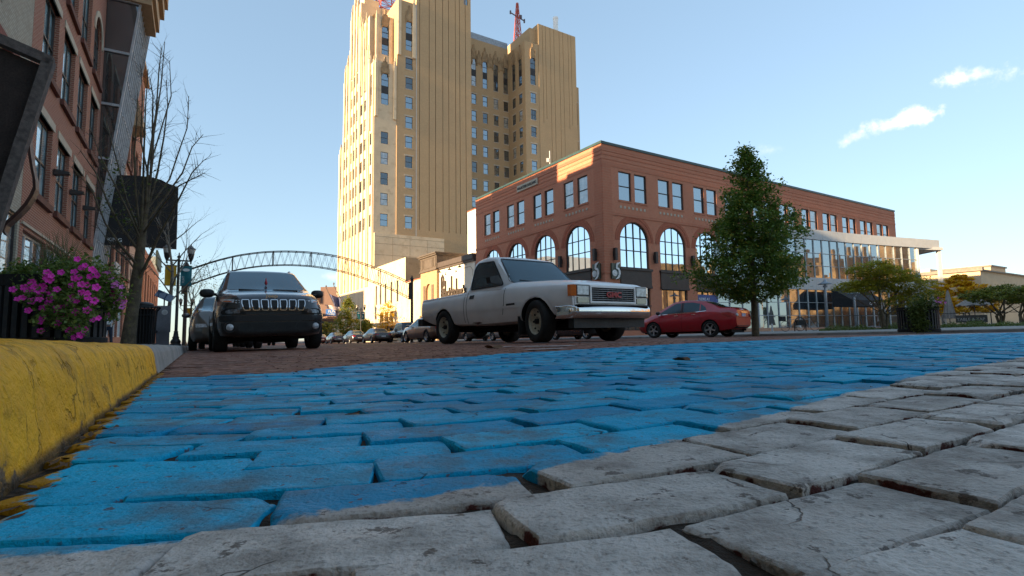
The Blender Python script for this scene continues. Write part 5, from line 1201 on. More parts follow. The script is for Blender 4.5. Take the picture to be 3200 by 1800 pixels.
def wheel_set(root, x, y, r, wd, style, rim_mat, label=None):
    w = tag(link('wheel', None, root, (x, y, r)), None); s = 1 if y > 0 else -1
    Mx = Matrix.Rotation(R(-90 * s), 4, 'X'); rr = r * style.get('rim', .62); h = wd / 2; _w = []
    t = MB().lathe([(rr - .005, -h * .86), (rr + .02, -h * .98), (r * .9, -h), (r * .975, -h * .86), (r, -h * .6), (r, h * .6), (r * .975, h * .86), (r * .9, h), (rr + .02, h * .98), (rr - .005, h * .86)], 40, Mx, close=True)
    ty = t.mesh('tyre', MT['rubber'], True)
    m = MB().lathe([(rr, h * .86), (rr * .97, h * .88), (rr * .93, h * .7), (rr * .9, -h * .8), (0.02, -h * .8)], 32, Mx, cap=False)
    m.lathe([(.001, -h * .3), (rr * .92, -h * .3)], 24, Mx, mi=1, cap=False)
    k = style['spokes']
    if style['kind'] == 'alloy':
        for i in range(k):
            a = 2 * math.pi * i / k + .3
            for da, w0, w1 in style['arms']:
                p0 = Matrix.Rotation(a + da * .15, 4, 'Z') @ Vector((rr * .14, 0, h * .62)); p1 = Matrix.Rotation(a + da, 4, 'Z') @ Vector((rr * .95, 0, h * .78))
                d = (p1 - p0).normalized(); nn = Vector((-d.y, d.x, 0)).normalized()
                m.prism([Mx @ q for q in (p0 + nn * w0 * rr, p0 - nn * w0 * rr, p1 - nn * w1 * rr, p1 + nn * w1 * rr)], Mx @ Vector((0, 0, -h * .28)))
        m.lathe([(rr * .24, h * .45), (rr * .22, h * .7), (rr * .12, h * .74), (.001, h * .74)], 20, Mx)
    else:  # pressed steel wheel with a dished disc and vent holes
        m.lathe([(rr * .93, h * .55), (rr * .8, h * .35), (rr * .62, h * .2), (rr * .5, h * .32), (rr * .34, h * .5), (rr * .33, h * .2), (rr * .2, h * .2)], 32, Mx, cap=False)
        m.lathe([(rr * .2, h * .1), (rr * .2, h * .75), (rr * .16, h * .82), (.001, h * .82)], 16, Mx, mi=1)
        for i in range(k):
            a = 2 * math.pi * i / k; c = Vector((rr * .72 * math.cos(a), rr * .72 * math.sin(a), h * .30)); m.lathe([(.001, .012), (rr * .075, .012), (rr * .075, -.01)], 10, Mx @ Matrix.Translation(c), mi=1)
    rm_ = m.mesh('rim', [rim_mat, MT['under']]); rm_.polygons.foreach_set('use_smooth', [style['kind'] != 'alloy'] * len(rm_.polygons))
    link('tyre', ty, w); link('rim', rm_, w); return w
ALLOY5 = dict(kind='alloy', spokes=5, arms=[(-.0, .13, .10)], rim=.70); ALLOY10 = dict(kind='alloy', spokes=5, arms=[(-.17, .05, .05), (.17, .05, .05)], rim=.68); STEEL = dict(kind='steel', spokes=8, rim=.62)
def wheels(root, xf, xr, track, r, wd, style, mat):
    for x in (xf, xr):
        for s in (1, -1): wheel_set(root, x, s * track / 2, r, wd, style, mat)
def sedan_curves(L, W, H, nose, tail, belt, hood, deck, xw0, xw1, xr0, xr1, zb=.2):
    """windscreen base xw0 -> top xw1 ; rear glass top xr0 -> base xr1"""
    return dict(zb=[(-L / 2, zb + .16), (-L / 2 + .35, zb + .06), (-L / 2 + .6, zb), (L / 2 - .5, zb), (L / 2 - .1, zb + .03), (L / 2, zb + .1)],
        zw=[(-L / 2, .62), (0, .60), (L / 2, .52)], zs=[(-L / 2, tail - .03), (-L / 2 + .12, deck - .04), (xr1, belt + .02), (0, belt - .02), (xw0, belt - .03), (L / 2 - .35, hood - .06), (L / 2 - .08, nose), (L / 2, nose - .1)],
        zt=[(-L / 2, tail), (-L / 2 + .12, deck), (xr1, deck + .03), (xr0, H - .03), ((xr0 + xw1) / 2, H), (xw1, H - .04), (xw0, hood + .06), (L / 2 - .4, hood - .02), (L / 2 - .08, nose + .03), (L / 2, nose - .07)],
        ww=[(-L / 2, W * .37), (-L / 2 + .1, W * .44), (-L / 2 + .5, W * .49), (0, W / 2), (L / 2 - .7, W * .49), (L / 2 - .2, W * .43), (L / 2 - .05, W * .37), (L / 2, W * .31)],
        wb=[(-L / 2, W * .34), (-L / 2 + .3, W * .43), (0, W * .46), (L / 2 - .4, W * .43), (L / 2, W * .29)],
        ws=[(-L / 2, W * .33), (-L / 2 + .15, W * .41), (-L / 2 + .6, W * .45), (0, W * .465), (xw0, W * .45), (L / 2 - .3, W * .38), (L / 2, W * .27)],
        wt=[(-L / 2, W * .30), (-L / 2 + .15, W * .37), (xr1, W * .37), (xr0, W * .31), (0, W * .325), (xw1, W * .32), (xw0, W * .40), (L / 2 - .3, W * .33), (L / 2, W * .24)], cr=[(-L / 2, .0), (-L / 2 + .3, .03), (0, .035), (L / 2 - .4, .03), (L / 2, 0)])
MT['grille'] = M('black_mesh_grille', (.012, .012, .012), .6, bump=.8, bs=160)
# ----------------------------------------------------------------- parked dark SUV facing the camera
def add(name, mb_, mat, parent, smooth=True):
    if not mb_.f: return None
    return obj(name, mb_, mat, parent, smooth)
L_, W_ = 4.6, 1.86
suv = thing('parked_suv', 'black SUV with seven chrome grille slots parked facing the viewer by the left kerb', 'car')
cur = dict(zb=[(-2.3, .42), (-2.0, .26), (1.5, .26), (2.1, .24), (2.25, .26), (2.3, .32)],
    zw=[(-2.3, .75), (0, .72), (1.8, .68), (2.3, .60)],
    zs=[(-2.3, 1.02), (-2.0, 1.12), (.9, 1.08), (1.3, 1.05), (1.8, .96), (2.12, .88), (2.24, .80), (2.3, .72)],
    zt=[(-2.3, 1.06), (-2.22, 1.35), (-2.05, 1.55), (-1.6, 1.645), (-.4, 1.675), (.2, 1.63), (1.15, 1.15), (1.3, 1.12), (1.8, 1.05), (2.1, .985), (2.2, .93), (2.27, .84), (2.3, .74)],
    ww=[(-2.3, .80), (-2.1, .90), (-1.6, .93), (1.4, .93), (1.8, .91), (2.0, .88), (2.15, .82), (2.25, .74), (2.3, .66)], wb=[(-2.3, .74), (-1.8, .86), (1.5, .86), (2.0, .82), (2.2, .70), (2.3, .6)],
    ws=[(-2.3, .74), (-2.0, .84), (1.2, .87), (1.6, .84), (2.0, .79), (2.2, .70), (2.3, .62)], wt=[(-2.3, .66), (-2.0, .62), (.1, .64), (1.15, .74), (1.7, .70), (2.1, .62), (2.3, .54)], cr=[(-2.3, 0), (-2.0, .03), (0, .03), (1.2, .03), (2.1, .03), (2.3, 0)])
xs_ = np.concatenate([np.linspace(-2.3, -2.0, 8), np.linspace(-1.92, 1.9, 42), np.linspace(1.95, 2.3, 16)])
suvpaint = paintmat('black_car_paint', (.012, .013, .017), .25)
cut = MB(); arch_cut(cut, 1.40, .42, .37, W_); arch_cut(cut, -1.30, .42, .37, W_)
body = boolean_cut(loft(cur, xs_, .035), [suvpaint, MT['under']], cut)
link('body', body, suv); pr = Proj(body)
add('windscreen', patch(pr, rounded([(-.70, 1.175), (.70, 1.175), (.60, 1.615), (-.60, 1.615)], .06), 'x+', .008, .08), MT['glass_car'], suv)
for s in (1, -1):
    add('side_window', patch(pr, [(.95, 1.17), (.2, 1.56), (-.6, 1.57), (-.6, 1.14)], 'y+' if s > 0 else 'y-', .006, .1), MT['glass_car'], suv)
    add('side_window', patch(pr, [(-.68, 1.14), (-.68, 1.57), (-1.5, 1.54), (-1.95, 1.3), (-1.95, 1.18)], 'y+' if s > 0 else 'y-', .006, .1), MT['glass_car'], suv)
add('lower_cladding', patch(pr, rounded([(-.80, .30), (.80, .30), (.84, .50), (.60, .505), (-.60, .505), (-.84, .50)], .05), 'x+', .012, .06, .03), MT['blackplastic'], suv)
gr = add('lower_grille', patch(pr, rounded([(-.52, .335), (.52, .335), (.60, .40), (.56, .49), (-.56, .49), (-.60, .40)], .04), 'x+', .02, .06, .03), MT['grille'], suv)
for s in (1, -1):
    add('intake_surround', strip_on(pr, rounded([(s * .56, .49), (s * .38, .49), (s * .34, .40), (s * .42, .345), (s * .56, .36)], .03), 'x+', .018, .032, .04, True), MT['blackplastic'], suv)
add('bumper_bar', patch(pr, rounded([(-.86, .52), (.86, .52), (.86, .625), (-.86, .625)], .03), 'x+', .02, .06, .05), M('satin_black_paint', (.012, .012, .014), .45), suv)
add('bumper_gap', patch(pr, [(-.66, .64), (.66, .64), (.62, .685), (-.62, .685)], 'x+', .007, .06, 0), MT['blackplastic'], suv)
add('grille_panel', patch(pr, rounded([(-.60, .69), (.60, .69), (.66, .80), (.62, .925), (-.62, .925), (-.66, .80)], .03), 'x+', .016, .05, .03), suvpaint, suv)
for k in range(7):
    c = (k - 3) * .150; w0, w1 = .046, .058
    lean = (k - 3) * .004; poly = rounded([(c - w0 + lean * -1, .71), (c + w0 - lean, .71), (c + w1 + lean, .80 + .03), (c + w1 * .95 + lean, .90), (c - w1 * .95 + lean, .90), (c - w1 + lean, .83)], .016, 3)
    sl_ = add('grille_slot', patch(pr, poly, 'x+', .024, .04, .02), MT['grille'], suv)
    q = MB(); ring = []
    pl_ = densify(poly, .03)
    ch = strip_on(pr, pl_, 'x+', .014, .032, .05, True); add('chrome_ring', ch, MT['chrome'], sl_)
lt_ = text_mesh('Jeep', .085, .006, MT['chrome'], 1.35, bold=.003); h0 = pr.hit('x+', 0, .945)
link('lettering', lt_, suv, (h0[0].x + .012, -.13, .945), R(90))
for s in (1, -1):
    P_ = lambda y, z: (s * y, z)
    add('head_lamp', patch(pr, rounded([P_(.50, .855), P_(.60, .835), P_(.80, .87), P_(.84, .915), P_(.76, .925), P_(.56, .89)][::s], .015), 'x+', .014, .03, .02), MT['lens'], suv)
    add('turn_lamp', patch(pr, rounded([P_(.66, .857), P_(.79, .872), P_(.81, .895), P_(.70, .885)][::s], .01), 'x+', .019, .03, .01), MT['amber'], suv)
    hs = add('lamp_recess', patch(pr, rounded([P_(.44, .64), P_(.82, .64), P_(.84, .70), P_(.76, .745), P_(.50, .745)][::s], .03), 'x+', .012, .04, .02), MT['under'], suv)
    add('projector_lamp', patch(pr, rounded([P_(.54, .655), P_(.76, .655), P_(.77, .70), P_(.72, .728), P_(.56, .725)][::s], .03), 'x+', .024, .03, .02), M('smoked_lens', (.10, .10, .11), .08, var=.5, vs=25, coat=1) if 'smk' not in MT else MT['smk'], suv)
    h0 = pr.hit('x+', s * .70, .42); fg = MB().lathe([(.001, .02), (.055, .015), (.062, .0)], 20, Matrix.Translation(h0[0] + Vector((.035, 0, 0))) @ Matrix.Rotation(R(90), 4, 'Y'))
    fb_ = MB().lathe([(.095, .0), (.09, .03), (.07, .01), (.06, .0)], 24, Matrix.Translation(h0[0] + Vector((.015, 0, 0))) @ Matrix.Rotation(R(90), 4, 'Y')); o = add('fog_lamp', fg, MT['lens'], suv); add('fog_lamp_bezel', fb_, MT['blackplastic'], o)
    mi = MB(); Mx = Matrix.Translation((.74, s * 1.02, 1.13)) @ Matrix.Diagonal((.09, .125, .085, 1)); mi.grid(lambda u, v: Mx @ Vector((math.cos(u * 2 * math.pi) * math.sin(v * math.pi) * (1.0), math.copysign(abs(math.sin(u * 2 * math.pi) * math.sin(v * math.pi)) ** .75, math.sin(u * 2 * math.pi)), math.copysign(abs(math.cos(v * math.pi)) ** .75, math.cos(v * math.pi)))), 16, 10)
    o = add('mirror', mi, MT['blackplastic'], suv); add('mirror_arm', MB().beam((.82, s * .86, 1.10), (.80, s * .98, 1.11), .07, .05), MT['blackplastic'], o)
    add('roof_rail', MB().tube([(-.1, s * .60, 1.63), (-.2, s * .60, 1.70), (-1.5, s * .58, 1.70), (-1.65, s * .58, 1.63)], [.028, .022, .022, .028], 6), MT['chrome'], suv)
add('bonnet_seam', strip_on(pr, [(.66, .985), (.62, 1.05), (.64, 1.10)], 'x+', .01, .003), MT['under'], suv)
add('wiper', MB().tube([(1.24, .55, 1.155), (1.16, .1, 1.175)], .012, 5).tube([(1.24, -.05, 1.155), (1.16, -.5, 1.175)], .012, 5), MT['blackplastic'], suv)
add('hanging_charm', MB().lathe([(.001, 0), (.03, .05), (.015, .10), (.004, .16)], 8, Matrix.Translation((.98, 0, 1.27))), M('red_charm', (.5, .02, .04), .5), suv)
add('underbody', MB().box(-2.0, 1.95, -.62, .62, .2, .34).box(1.32, 1.48, -.7, .7, .30, .40).box(-1.38, -1.22, -.7, .7, .28, .42).beam((1.4, -.2, .24), (1.0, .3, .2), .3, .12), MT['under'], suv)
wheels(suv, 1.40, -1.30, 1.62, .365, .235, ALLOY10, MT['alloy'])
def place(o, w, s, dirv, dz=0.0, yaw=0.0):
    o.location = ws(w, s, T(w, s) + dz); base = math.atan2(dirv.y, dirv.x); o.rotation_euler = (0, 0, base + R(yaw))
    # follow the fall of the road
    f = Vector((math.cos(o.rotation_euler.z), math.sin(o.rotation_euler.z), 0)); lft = Vector((-f.y, f.x, 0)); hh = []
    for d_ in (f * 1.3, -f * 1.3, lft * .75, -lft * .75):
        p = o.location + d_; hh.append(T(p.dot(V), p.dot(U)))
    o.rotation_euler.y = -math.atan2(hh[0] - hh[1], 2.6); o.rotation_euler.x = math.atan2(hh[2] - hh[3], 1.5); o.location.z = sum(hh) / 4 + dz
place(suv, 1.24, 12.75, -U)
# ----------------------------------------------------------------- generic saloon used along the kerbs
def make_saloon(name, label, paint, L=4.85, W=1.82, H=1.42, r=.325, style=ALLOY5, group=None, hatch=0, rear_detail=True):
    t = thing(name, label, 'car', group=group)
    c = sedan_curves(L, W, H, .62, .72, .93, .95, .98, L / 2 - 1.25, L / 2 - 2.0, -L / 2 + 1.35, -L / 2 + .62)
    if hatch: c = sedan_curves(L, W, H, .70, .9, 1.02, 1.06, 1.15, L / 2 - 1.15, L / 2 - 1.9, -L / 2 + .6, -L / 2 + .12)
    xs_ = np.concatenate([np.linspace(-L / 2, -L / 2 + .3, 7), np.linspace(-L / 2 + .38, L / 2 - .4, 34), np.linspace(L / 2 - .34, L / 2, 8)])
    xf, xr = L / 2 - .93, -L / 2 + 1.05; cut = MB(); arch_cut(cut, xf, r + .055, r, W); arch_cut(cut, xr, r + .055, r, W)
    me = boolean_cut(loft(c, xs_, .05), [paint, MT['under']], cut); link('body', me, t); p = Proj(me); bz = .955 + (.09 if hatch else 0)
    for s in ('y+', 'y-'):
        add('side_window', patch(p, [(L / 2 - 1.5, bz), (L / 2 - 2.05, H - .1), (.02, H - .07), (.02, bz)], s, .006, .12), MT['glass_car'], t)
        add('side_window', patch(p, [(-.05, bz), (-.05, H - .07), (-L / 2 + 1.5 - hatch * .5, H - .1), (-L / 2 + 1.05 - hatch * .5, bz + .03)], s, .006, .12), MT['glass_car'], t)
        add('door_seam', strip_on(p, [(.0, .35), (.0, bz)], s, .012, .003), MT['under'], t)
        add('door_handle', strip_on(p, [(-.35, .82), (-.18, .82)], s, .03, .025), paint, t); add('door_handle', strip_on(p, [(.62, .80), (.79, .80)], s, .03, .025), paint, t)
    add('rear_window', patch(p, rounded([(-.56, 1.03), (.56, 1.03), (.48, H - .07), (-.48, H - .07)], .05), 'x-', .008, .1), MT['glass_car'], t)
    add('windscreen', patch(p, rounded([(-.62, 1.02), (.62, 1.02), (.52, H - .07), (-.52, H - .07)], .05), 'x+', .008, .1), MT['glass_car'], t)
    for s in (1, -1):
        add('tail_lamp', patch(p, [(s * .42, .74), (s * .78, .72), (s * .78, .86), (s * .46, .85)][::s], 'x-', .012, .06, .02), MT['lensred'], t)
        add('head_lamp', patch(p, [(s * .48, .60), (s * .74, .60), (s * .76, .70), (s * .52, .69)][::s], 'x+', .012, .06, .02), MT['lens'], t)
        mi = MB(); Mx = Matrix.Translation((L / 2 - 1.55, s * (W / 2 + .06), .98)) @ Matrix.Diagonal((.08, .11, .07, 1)); mi.grid(lambda u, v: Mx @ Vector((math.cos(u * 2 * math.pi) * math.sin(v * math.pi), math.sin(u * 2 * math.pi) * math.sin(v * math.pi), math.cos(v * math.pi))), 10, 6); add('mirror', mi, paint, t)
    add('number_plate', patch(p, [(-.2, .66 - .1), (.2, .66 - .1), (.2, .67), (-.2, .67)], 'x-', .012, .08, .01), MT['lettering_w'], t)
    add('bumper', patch(p, rounded([(-.74, .34), (.74, .34), (.76, .50), (-.76, .50)], .04), 'x-', .03, .08, .05), paint, t); add('bumper', patch(p, rounded([(-.66, .30), (.66, .30), (.7, .44), (-.7, .44)], .04), 'x+', .03, .08, .05), paint, t)
    add('underbody', MB().box(-L / 2 + .25, L / 2 - .3, -.6, .6, .17, .3), MT['under'], t)
    wheels(t, xf, xr, W - .24, r, .205, style, MT['alloy']); return t
K = 'cars parked along the right-hand kerb'
c1 = make_saloon('parked_sedan', 'dark brown sedan with sunlit rear window, nearest of the row far down the street', paintmat('dark_bronze_paint', (.07, .045, .035), .3), group=K); place(c1, 15.5, 53, U)
c2 = copy_tree(c1); c2['label'] = 'very dark sedan second in the row far down the street'; place(c2, 15.9, 63, U)
c3 = copy_tree(c1); c3['label'] = 'dark red-lamped sedan third in the row far down the street'; place(c3, 16.2, 74, U)
c4 = copy_tree(c1); c4['label'] = 'farthest dark sedan of the row, half hidden by the black SUV'; place(c4, 16.5, 86, U)
def recolour(o, mat):
    for c in kids(o):
        if c.data and c.name.startswith(('body', 'bumper', 'mirror', 'door_handle')): c.data = c.data.copy(); c.data.materials[0] = mat
recolour(c2, paintmat('near_black_paint', (.02, .022, .03), .25)); recolour(c3, paintmat('dark_red_brown_paint', (.05, .025, .022), .25)); recolour(c4, paintmat('maroon_paint', (.10, .012, .015), .25))
tc_ = make_saloon('tan_sedan', 'metallic tan-brown sedan just behind the tail of the white pickup', paintmat('tan_metallic_paint', (.20, .135, .10), .3, metal=.35), L=5.1, W=1.9, H=1.45, r=.335); place(tc_, 12.1, 30.3, U, yaw=2)
dk_ = make_saloon('dark_sedan', 'dark maroon-black car seen under the white pickup, ahead of the red car', paintmat('dark_plum_paint', (.03, .014, .018), .25), L=4.9, W=1.84, r=.34, style=ALLOY10); place(dk_, 19.0, 24.6, U)
sv_ = make_saloon('silver_wagon', 'silver car glimpsed between the wheels of the white pickup', paintmat('silver_paint', (.42, .42, .43), .3, metal=.5), L=4.8, H=1.5, hatch=1, style=ALLOY10); place(sv_, 18.6, 31.6, U)
s4 = make_saloon('charcoal_wagon', 'charcoal wagon whose tail shows beneath the pickup bed', paintmat('charcoal_paint', (.05, .055, .06), .3, metal=.3), L=4.7, H=1.6, hatch=1); place(s4, 18.8, 39.0, U)
gs = make_saloon('grey_wagon', 'grey wagon parked directly behind the black SUV at the left kerb', paintmat('grey_brown_paint', (.13, .115, .10), .3, metal=.5), L=4.7, W=1.84, H=1.56, hatch=1, style=ALLOY10); place(gs, .80, 18.6, -U)
for k, (w_, s_, lab, col) in enumerate([(1.1, 25.5, 'pale wagon, second behind the black SUV', (.4, .4, .4)), (1.2, 32.5, 'dark wagon, third behind the black SUV', (.03, .03, .035)), (4.2, 44, 'maroon wagon seen far off beneath the black SUV', (.16, .01, .012))]):
    o = copy_tree(gs); o['label'] = lab; recolour(o, paintmat('car_paint_' + 'abc'[k] if False else 'street_car_paint', col, .3)); place(o, w_, s_, -U)
# dark crew-cab pickup parked on the right
def pickup(name, label, paint, cab_x, L=5.4, W=1.95, H=1.8, xf=1.80, xr=-1.54, wr_=.372, style=STEEL, rim=None, detail=True, tail=None):
    TL = -L / 2 if tail is None else tail
    t = thing(name, label, 'pickup truck'); x0, x1, x2, x3 = cab_x   # windscreen base, roof front, roof rear, cab back base
    low = dict(zb=[(TL, .62), (TL + .5, .50), (xr, .46), (0, .42), (xf, .44), (L / 2 - .3, .50), (L / 2, .56)], zw=[(TL, .86), (0, .84), (L / 2, .80)],
        zs=[(TL, 1.06), (0, 1.08), (x0, 1.08), (L / 2 - .4, 1.02), (L / 2 - .03, .98), (L / 2, .94)],
        zt=[(TL, 1.12), (x3 - .05, 1.14), (x3, 1.16), (x0, 1.19), (L / 2 - .6, 1.12), (L / 2 - .12, 1.05), (L / 2 - .03, 1.01), (L / 2, .95)],
        ww=[(TL, W * .475), (TL + .1, W * .492), (0, W / 2), (L / 2 - .5, W * .49), (L / 2 - .05, W * .465), (L / 2, W * .455)], wb=[(TL, W * .46), (0, W * .47), (L / 2, W * .44)],
        ws=[(TL, W * .465), (0, W * .475), (L / 2 - .3, W * .46), (L / 2, W * .44)], wt=[(TL, W * .45), (x3, W * .45), (x0, W * .42), (L / 2 - .5, W * .40), (L / 2, W * .41)], cr=[(TL, 0), (x3, .0), (x0, .02), (L / 2 - .5, .03), (L / 2, 0)])
    xs_ = np.concatenate([np.linspace(TL, TL + .12, 4), np.linspace(TL + .2, L / 2 - .7, 44), np.linspace(L / 2 - .62, L / 2, 12)])
    cut = MB(); arch_cut(cut, xf, .47, wr_ + .03, W, .4, .02); arch_cut(cut, xr, .46, wr_ + .03, W, .4, .02)
    cut.box(TL + .08, x3 - .12, -W * .42, W * .42, .75, 1.5)
    me = boolean_cut(loft(low, xs_, .03), [paint, MT['under']], cut); link('body', me, t); p = Proj(me)
    cb_ = dict(zb=1.0, zw=1.05, zs=[(x3, 1.12), (x0, 1.10)], zt=[(x3 - .06, 1.14), (x2 - .02, H - .05), (x2 + .12, H - .02), ((x1 + x2) / 2, H), (x1 - .05, H - .03), (x1 + .06, H - .08), (x0, 1.14)],
        ww=W * .468, wb=W * .44, ws=[(x3, W * .462), (x0 - .3, W * .468), (x0, W * .42)], wt=[(x3, W * .41), (x2, W * .39), (x1, W * .385), (x0, W * .42)], cr=[(x3, 0), (x2, .03), (x1, .03), (x0, 0)])
    cm = loft(cb_, np.linspace(x3 - .03, x0, 30), .03).mesh('cab', [paint], True); cm.set_sharp_from_angle(angle=R(40)); cab = link('cab', cm, t); pc_ = Proj(cm)
    add('windscreen', patch(pc_, rounded([(-.80, 1.20), (.80, 1.20), (.66, H - .07), (-.66, H - .07)], .06), 'x+', .008, .08), MT['glass_car'], t)
    add('windscreen_seal', strip_on(pc_, rounded([(-.80, 1.20), (.80, 1.20), (.66, H - .07), (-.66, H - .07)], .06), 'x+', .03, .012, .08, True), MT['blackplastic'], t)
    add('rear_window', patch(pc_, rounded([(-.6, 1.28), (.6, 1.28), (.55, H - .12), (-.55, H - .12)], .06), 'x-', .008, .1), MT['glass_car'], t)
    return t, p, pc_, low
pt, pp_, pcp, _l = pickup('dark_pickup', 'dark crew-cab pickup parked beyond the tan sedan', paintmat('deep_brown_paint', (.035, .022, .02), .25), (1.15, .45, -1.25, -1.45), L=5.8, H=1.9, xf=1.85, xr=-1.75, wr_=.40)
for s in ('y+', 'y-'):
    for a_ in ([(.85, 1.22), (.42, 1.76), (-.3, 1.78), (-.3, 1.18)], [(-.38, 1.18), (-.38, 1.78), (-1.1, 1.76), (-1.2, 1.18)]): add('side_window', patch(pcp, a_, s, .006, .12), MT['glass_car'], pt)
    add('mirror', MB().box(.75, .9, (1.0 if s == 'y+' else -1.28), (1.28 if s == 'y+' else -1.0), 1.15, 1.38), MT['blackplastic'], pt)
    add('wheel_arch_lip', strip_on(pp_, [(1.85 + math.cos(t_) * .5, .43 + math.sin(t_) * .5) for t_ in np.linspace(.1, 3.04, 16)], s, .05, .02), MT['blackplastic'], pt)
wheels(pt, 1.85, -1.75, 1.66, .40, .26, ALLOY5, MT['alloy']); add('front_bumper', MB().box(2.8, 3.0, -.9, .9, .5, .75), MT['chrome'], pt); place(pt, 17.6, 50.5, -U * -1)
pt.rotation_euler.z += math.pi * 0
# ----------------------------------------------------------------- white pickup crossing the view
wpaint = paintmat('dusty_white_paint', (.93, .91, .90), .35, .4)
XR = -1.54
gm, p, pc2, _l = pickup('white_pickup', 'white single-cab pickup with chrome bumper and steel wheels driving across the view', wpaint, (1.0, .30, -.42, -.58), H=1.80, W=1.91, xr=XR, wr_=.365, tail=-2.70)
gm['label'] = 'white single-cab pickup with a chrome bumper driving across the middle of the view'
for s in ('y+', 'y-'):
    sg_ = 1 if s == 'y+' else -1
    win = rounded([(.74, 1.175), (.27, 1.68), (-.30, 1.70), (-.40, 1.6), (-.43, 1.175)], .04)
    add('side_window', patch(pc2, win, s, .006, .08), MT['glass_car'], gm); add('window_seal', strip_on(pc2, win, s, .035, .010, .06, True), MT['blackplastic'], gm)
    for line in ([(.80, .60), (.86, .8), (.84, 1.1)], [(-.50, .47), (-.52, 1.12)], [(-.62, .5), (-.62, 1.13)]): add('door_seam', strip_on(p, line, s, .014, .003, .05), MT['under'], gm)
    add('side_moulding', strip_on(p, [(1.30, .735), (-.48, .735)], s, .045, .014, .1), wpaint, gm); add('side_moulding', strip_on(p, [(-.66, .735), (XR + .51, .735)], s, .045, .014, .1), wpaint, gm); add('side_moulding', strip_on(p, [(XR - .51, .735), (-2.66, .735)], s, .045, .014, .1), wpaint, gm)
    add('side_badge', strip_on(p, [(.95, .775), (1.22, .775)], s, .04, .012), MT['blackplastic'], gm)
    add('door_handle', patch(p, [(-.40, .98), (-.24, .98), (-.24, 1.05), (-.40, 1.05)], s, .012, .05), MT['blackplastic'], gm)
    for xc in (1.80, XR):
        pts = [(xc + math.cos(t_) * .50, .41 + math.sin(t_) * .50) for t_ in np.linspace(-.05, 3.19, 22)]
        add('wheel_arch_lip', strip_on(p, pts, s, .07, .018, .05), wpaint, gm)
    add('rust_patch', patch(p, rounded([(-.42, .455), (-.1, .46), (.05, .475), (-.05, .50), (-.3, .495)], .02), s, .003, .04, 0), MT['rust'], gm)
    mi = MB().prism([(.66, sg_ * .93, 1.17), (.66, sg_ * 1.18, 1.19), (.66, sg_ * 1.20, 1.30), (.66, sg_ * 1.02, 1.34), (.66, sg_ * .93, 1.25)], (.14, 0, 0)); add('mirror', mi, MT['blackplastic'], gm, False)
    add('mud_flap', MB().box(1.30, 1.33, sg_ * .62 if sg_ > 0 else -.95, .95 if sg_ > 0 else -.62, .22, .55), MT['rubber'], gm, False)
nose = MB().box(2.60, 2.715, -.84, .84, .67, 1.00); nse = add('nose_panel', nose, wpaint, gm, False)
nse.data.set_sharp_from_angle(angle=R(30))
fx = 2.716
gb_ = MB()
gb_.box(fx, fx + .035, -.53, .53, .955, .985).box(fx, fx + .035, -.53, .53, .70, .73).box(fx, fx + .035, -.53, -.50, .73, .955).box(fx, fx + .035, .50, .53, .73, .955); gf = add('grille_frame', gb_, wpaint, gm, False)
add('grille_back', MB().box(fx, fx + .006, -.5, .5, .73, .955), MT['under'], gm, False)
for k in range(6): add('grille_bar', MB().box(fx + .006, fx + .028, -.5, .5, .755 + k * .034, .763 + k * .034), M('grille_bar_silver', (.35, .35, .36), .35) if 'gbs' not in MT else MT['gbs'], gm, False)
for k in range(9): add('grille_post', MB().box(fx + .006, fx + .012, -.45 + k * .1125 - .012, -.45 + k * .1125 + .012, .73, .955), MT['blackplastic'], gm, False)
link('lettering', text_mesh('GMC', .125, .006, M('red_badge', (.45, .015, .02), .4), 1.25, bold=.006), gm, (fx + .04, -.175, .80), R(90))
for s in (1, -1):
    a_, b_ = sorted((s * .56, s * .80)); add('head_lamp', MB().box(fx, fx + .03, a_, b_, .83, .975), MT['lens'], gm, False)
    add('lamp_surround', MB().box(fx, fx + .018, a_ - .02, b_ + .02, .81, .99), MT['blackplastic'], gm, False)
    c_, d_ = sorted((s * .81, s * .90)); add('side_marker', MB().prism([(fx + .02, s * .815, .81), (fx - .02, s * .90, .81), (fx - .07, s * .925, .81), (fx - .07, s * .925, .99), (fx - .02, s * .90, .99), (fx + .02, s * .815, .99)][:3] + [(fx - .10, s * .85, .81), (fx - .1, s * .8, .81)], (0, 0, .18)), MT['amber'], gm, False)
    add('parking_lamp', MB().box(fx, fx + .03, a_, b_, .70, .79), M('yellowed_lens', (.42, .36, .24), .2, coat=1) if 'yl' not in MT else MT['yl'], gm, False)
# chrome bumper, one bent sheet with rounded ends
def bump_fn(u, v):
    y = (u * 2 - 1) * .96; prof = [(2.70, .665), (2.80, .66), (2.845, .63), (2.85, .56), (2.84, .50), (2.80, .455), (2.70, .45)]
    k = v * 6; i = min(int(k), 5); f = k - i; x = prof[i][0] * (1 - f) + prof[i + 1][0] * f; z = prof[i][1] * (1 - f) + prof[i + 1][1] * f
    e = abs(y); x -= .10 * e * e + (.55 * max(0, e - .86) / .125 * max(0, e - .86) * 8 if e > .86 else 0); return Vector((x, y, z))
add('front_bumper', MB().grid(bump_fn, 48, 18), MT['chrome'], gm)
add('bumper_top_pad', MB().box(2.55, 2.83, -.84, .84, .655, .672), MT['blackplastic'], gm, False)
add('air_dam', MB().box(2.52, 2.66, -.82, .82, .30, .47), MT['blackplastic'], gm, False)
add('rear_bumper', MB().box(-2.86, -2.62, -.93, .93, .50, .66), MT['blackplastic'], gm, False)
for s in (1, -1): add('tail_lamp', patch(p, [(s * .74, .80), (s * .92, .80), (s * .92, 1.06), (s * .74, 1.06)][::s], 'x-', .01, .08), MT['lensred'], gm)
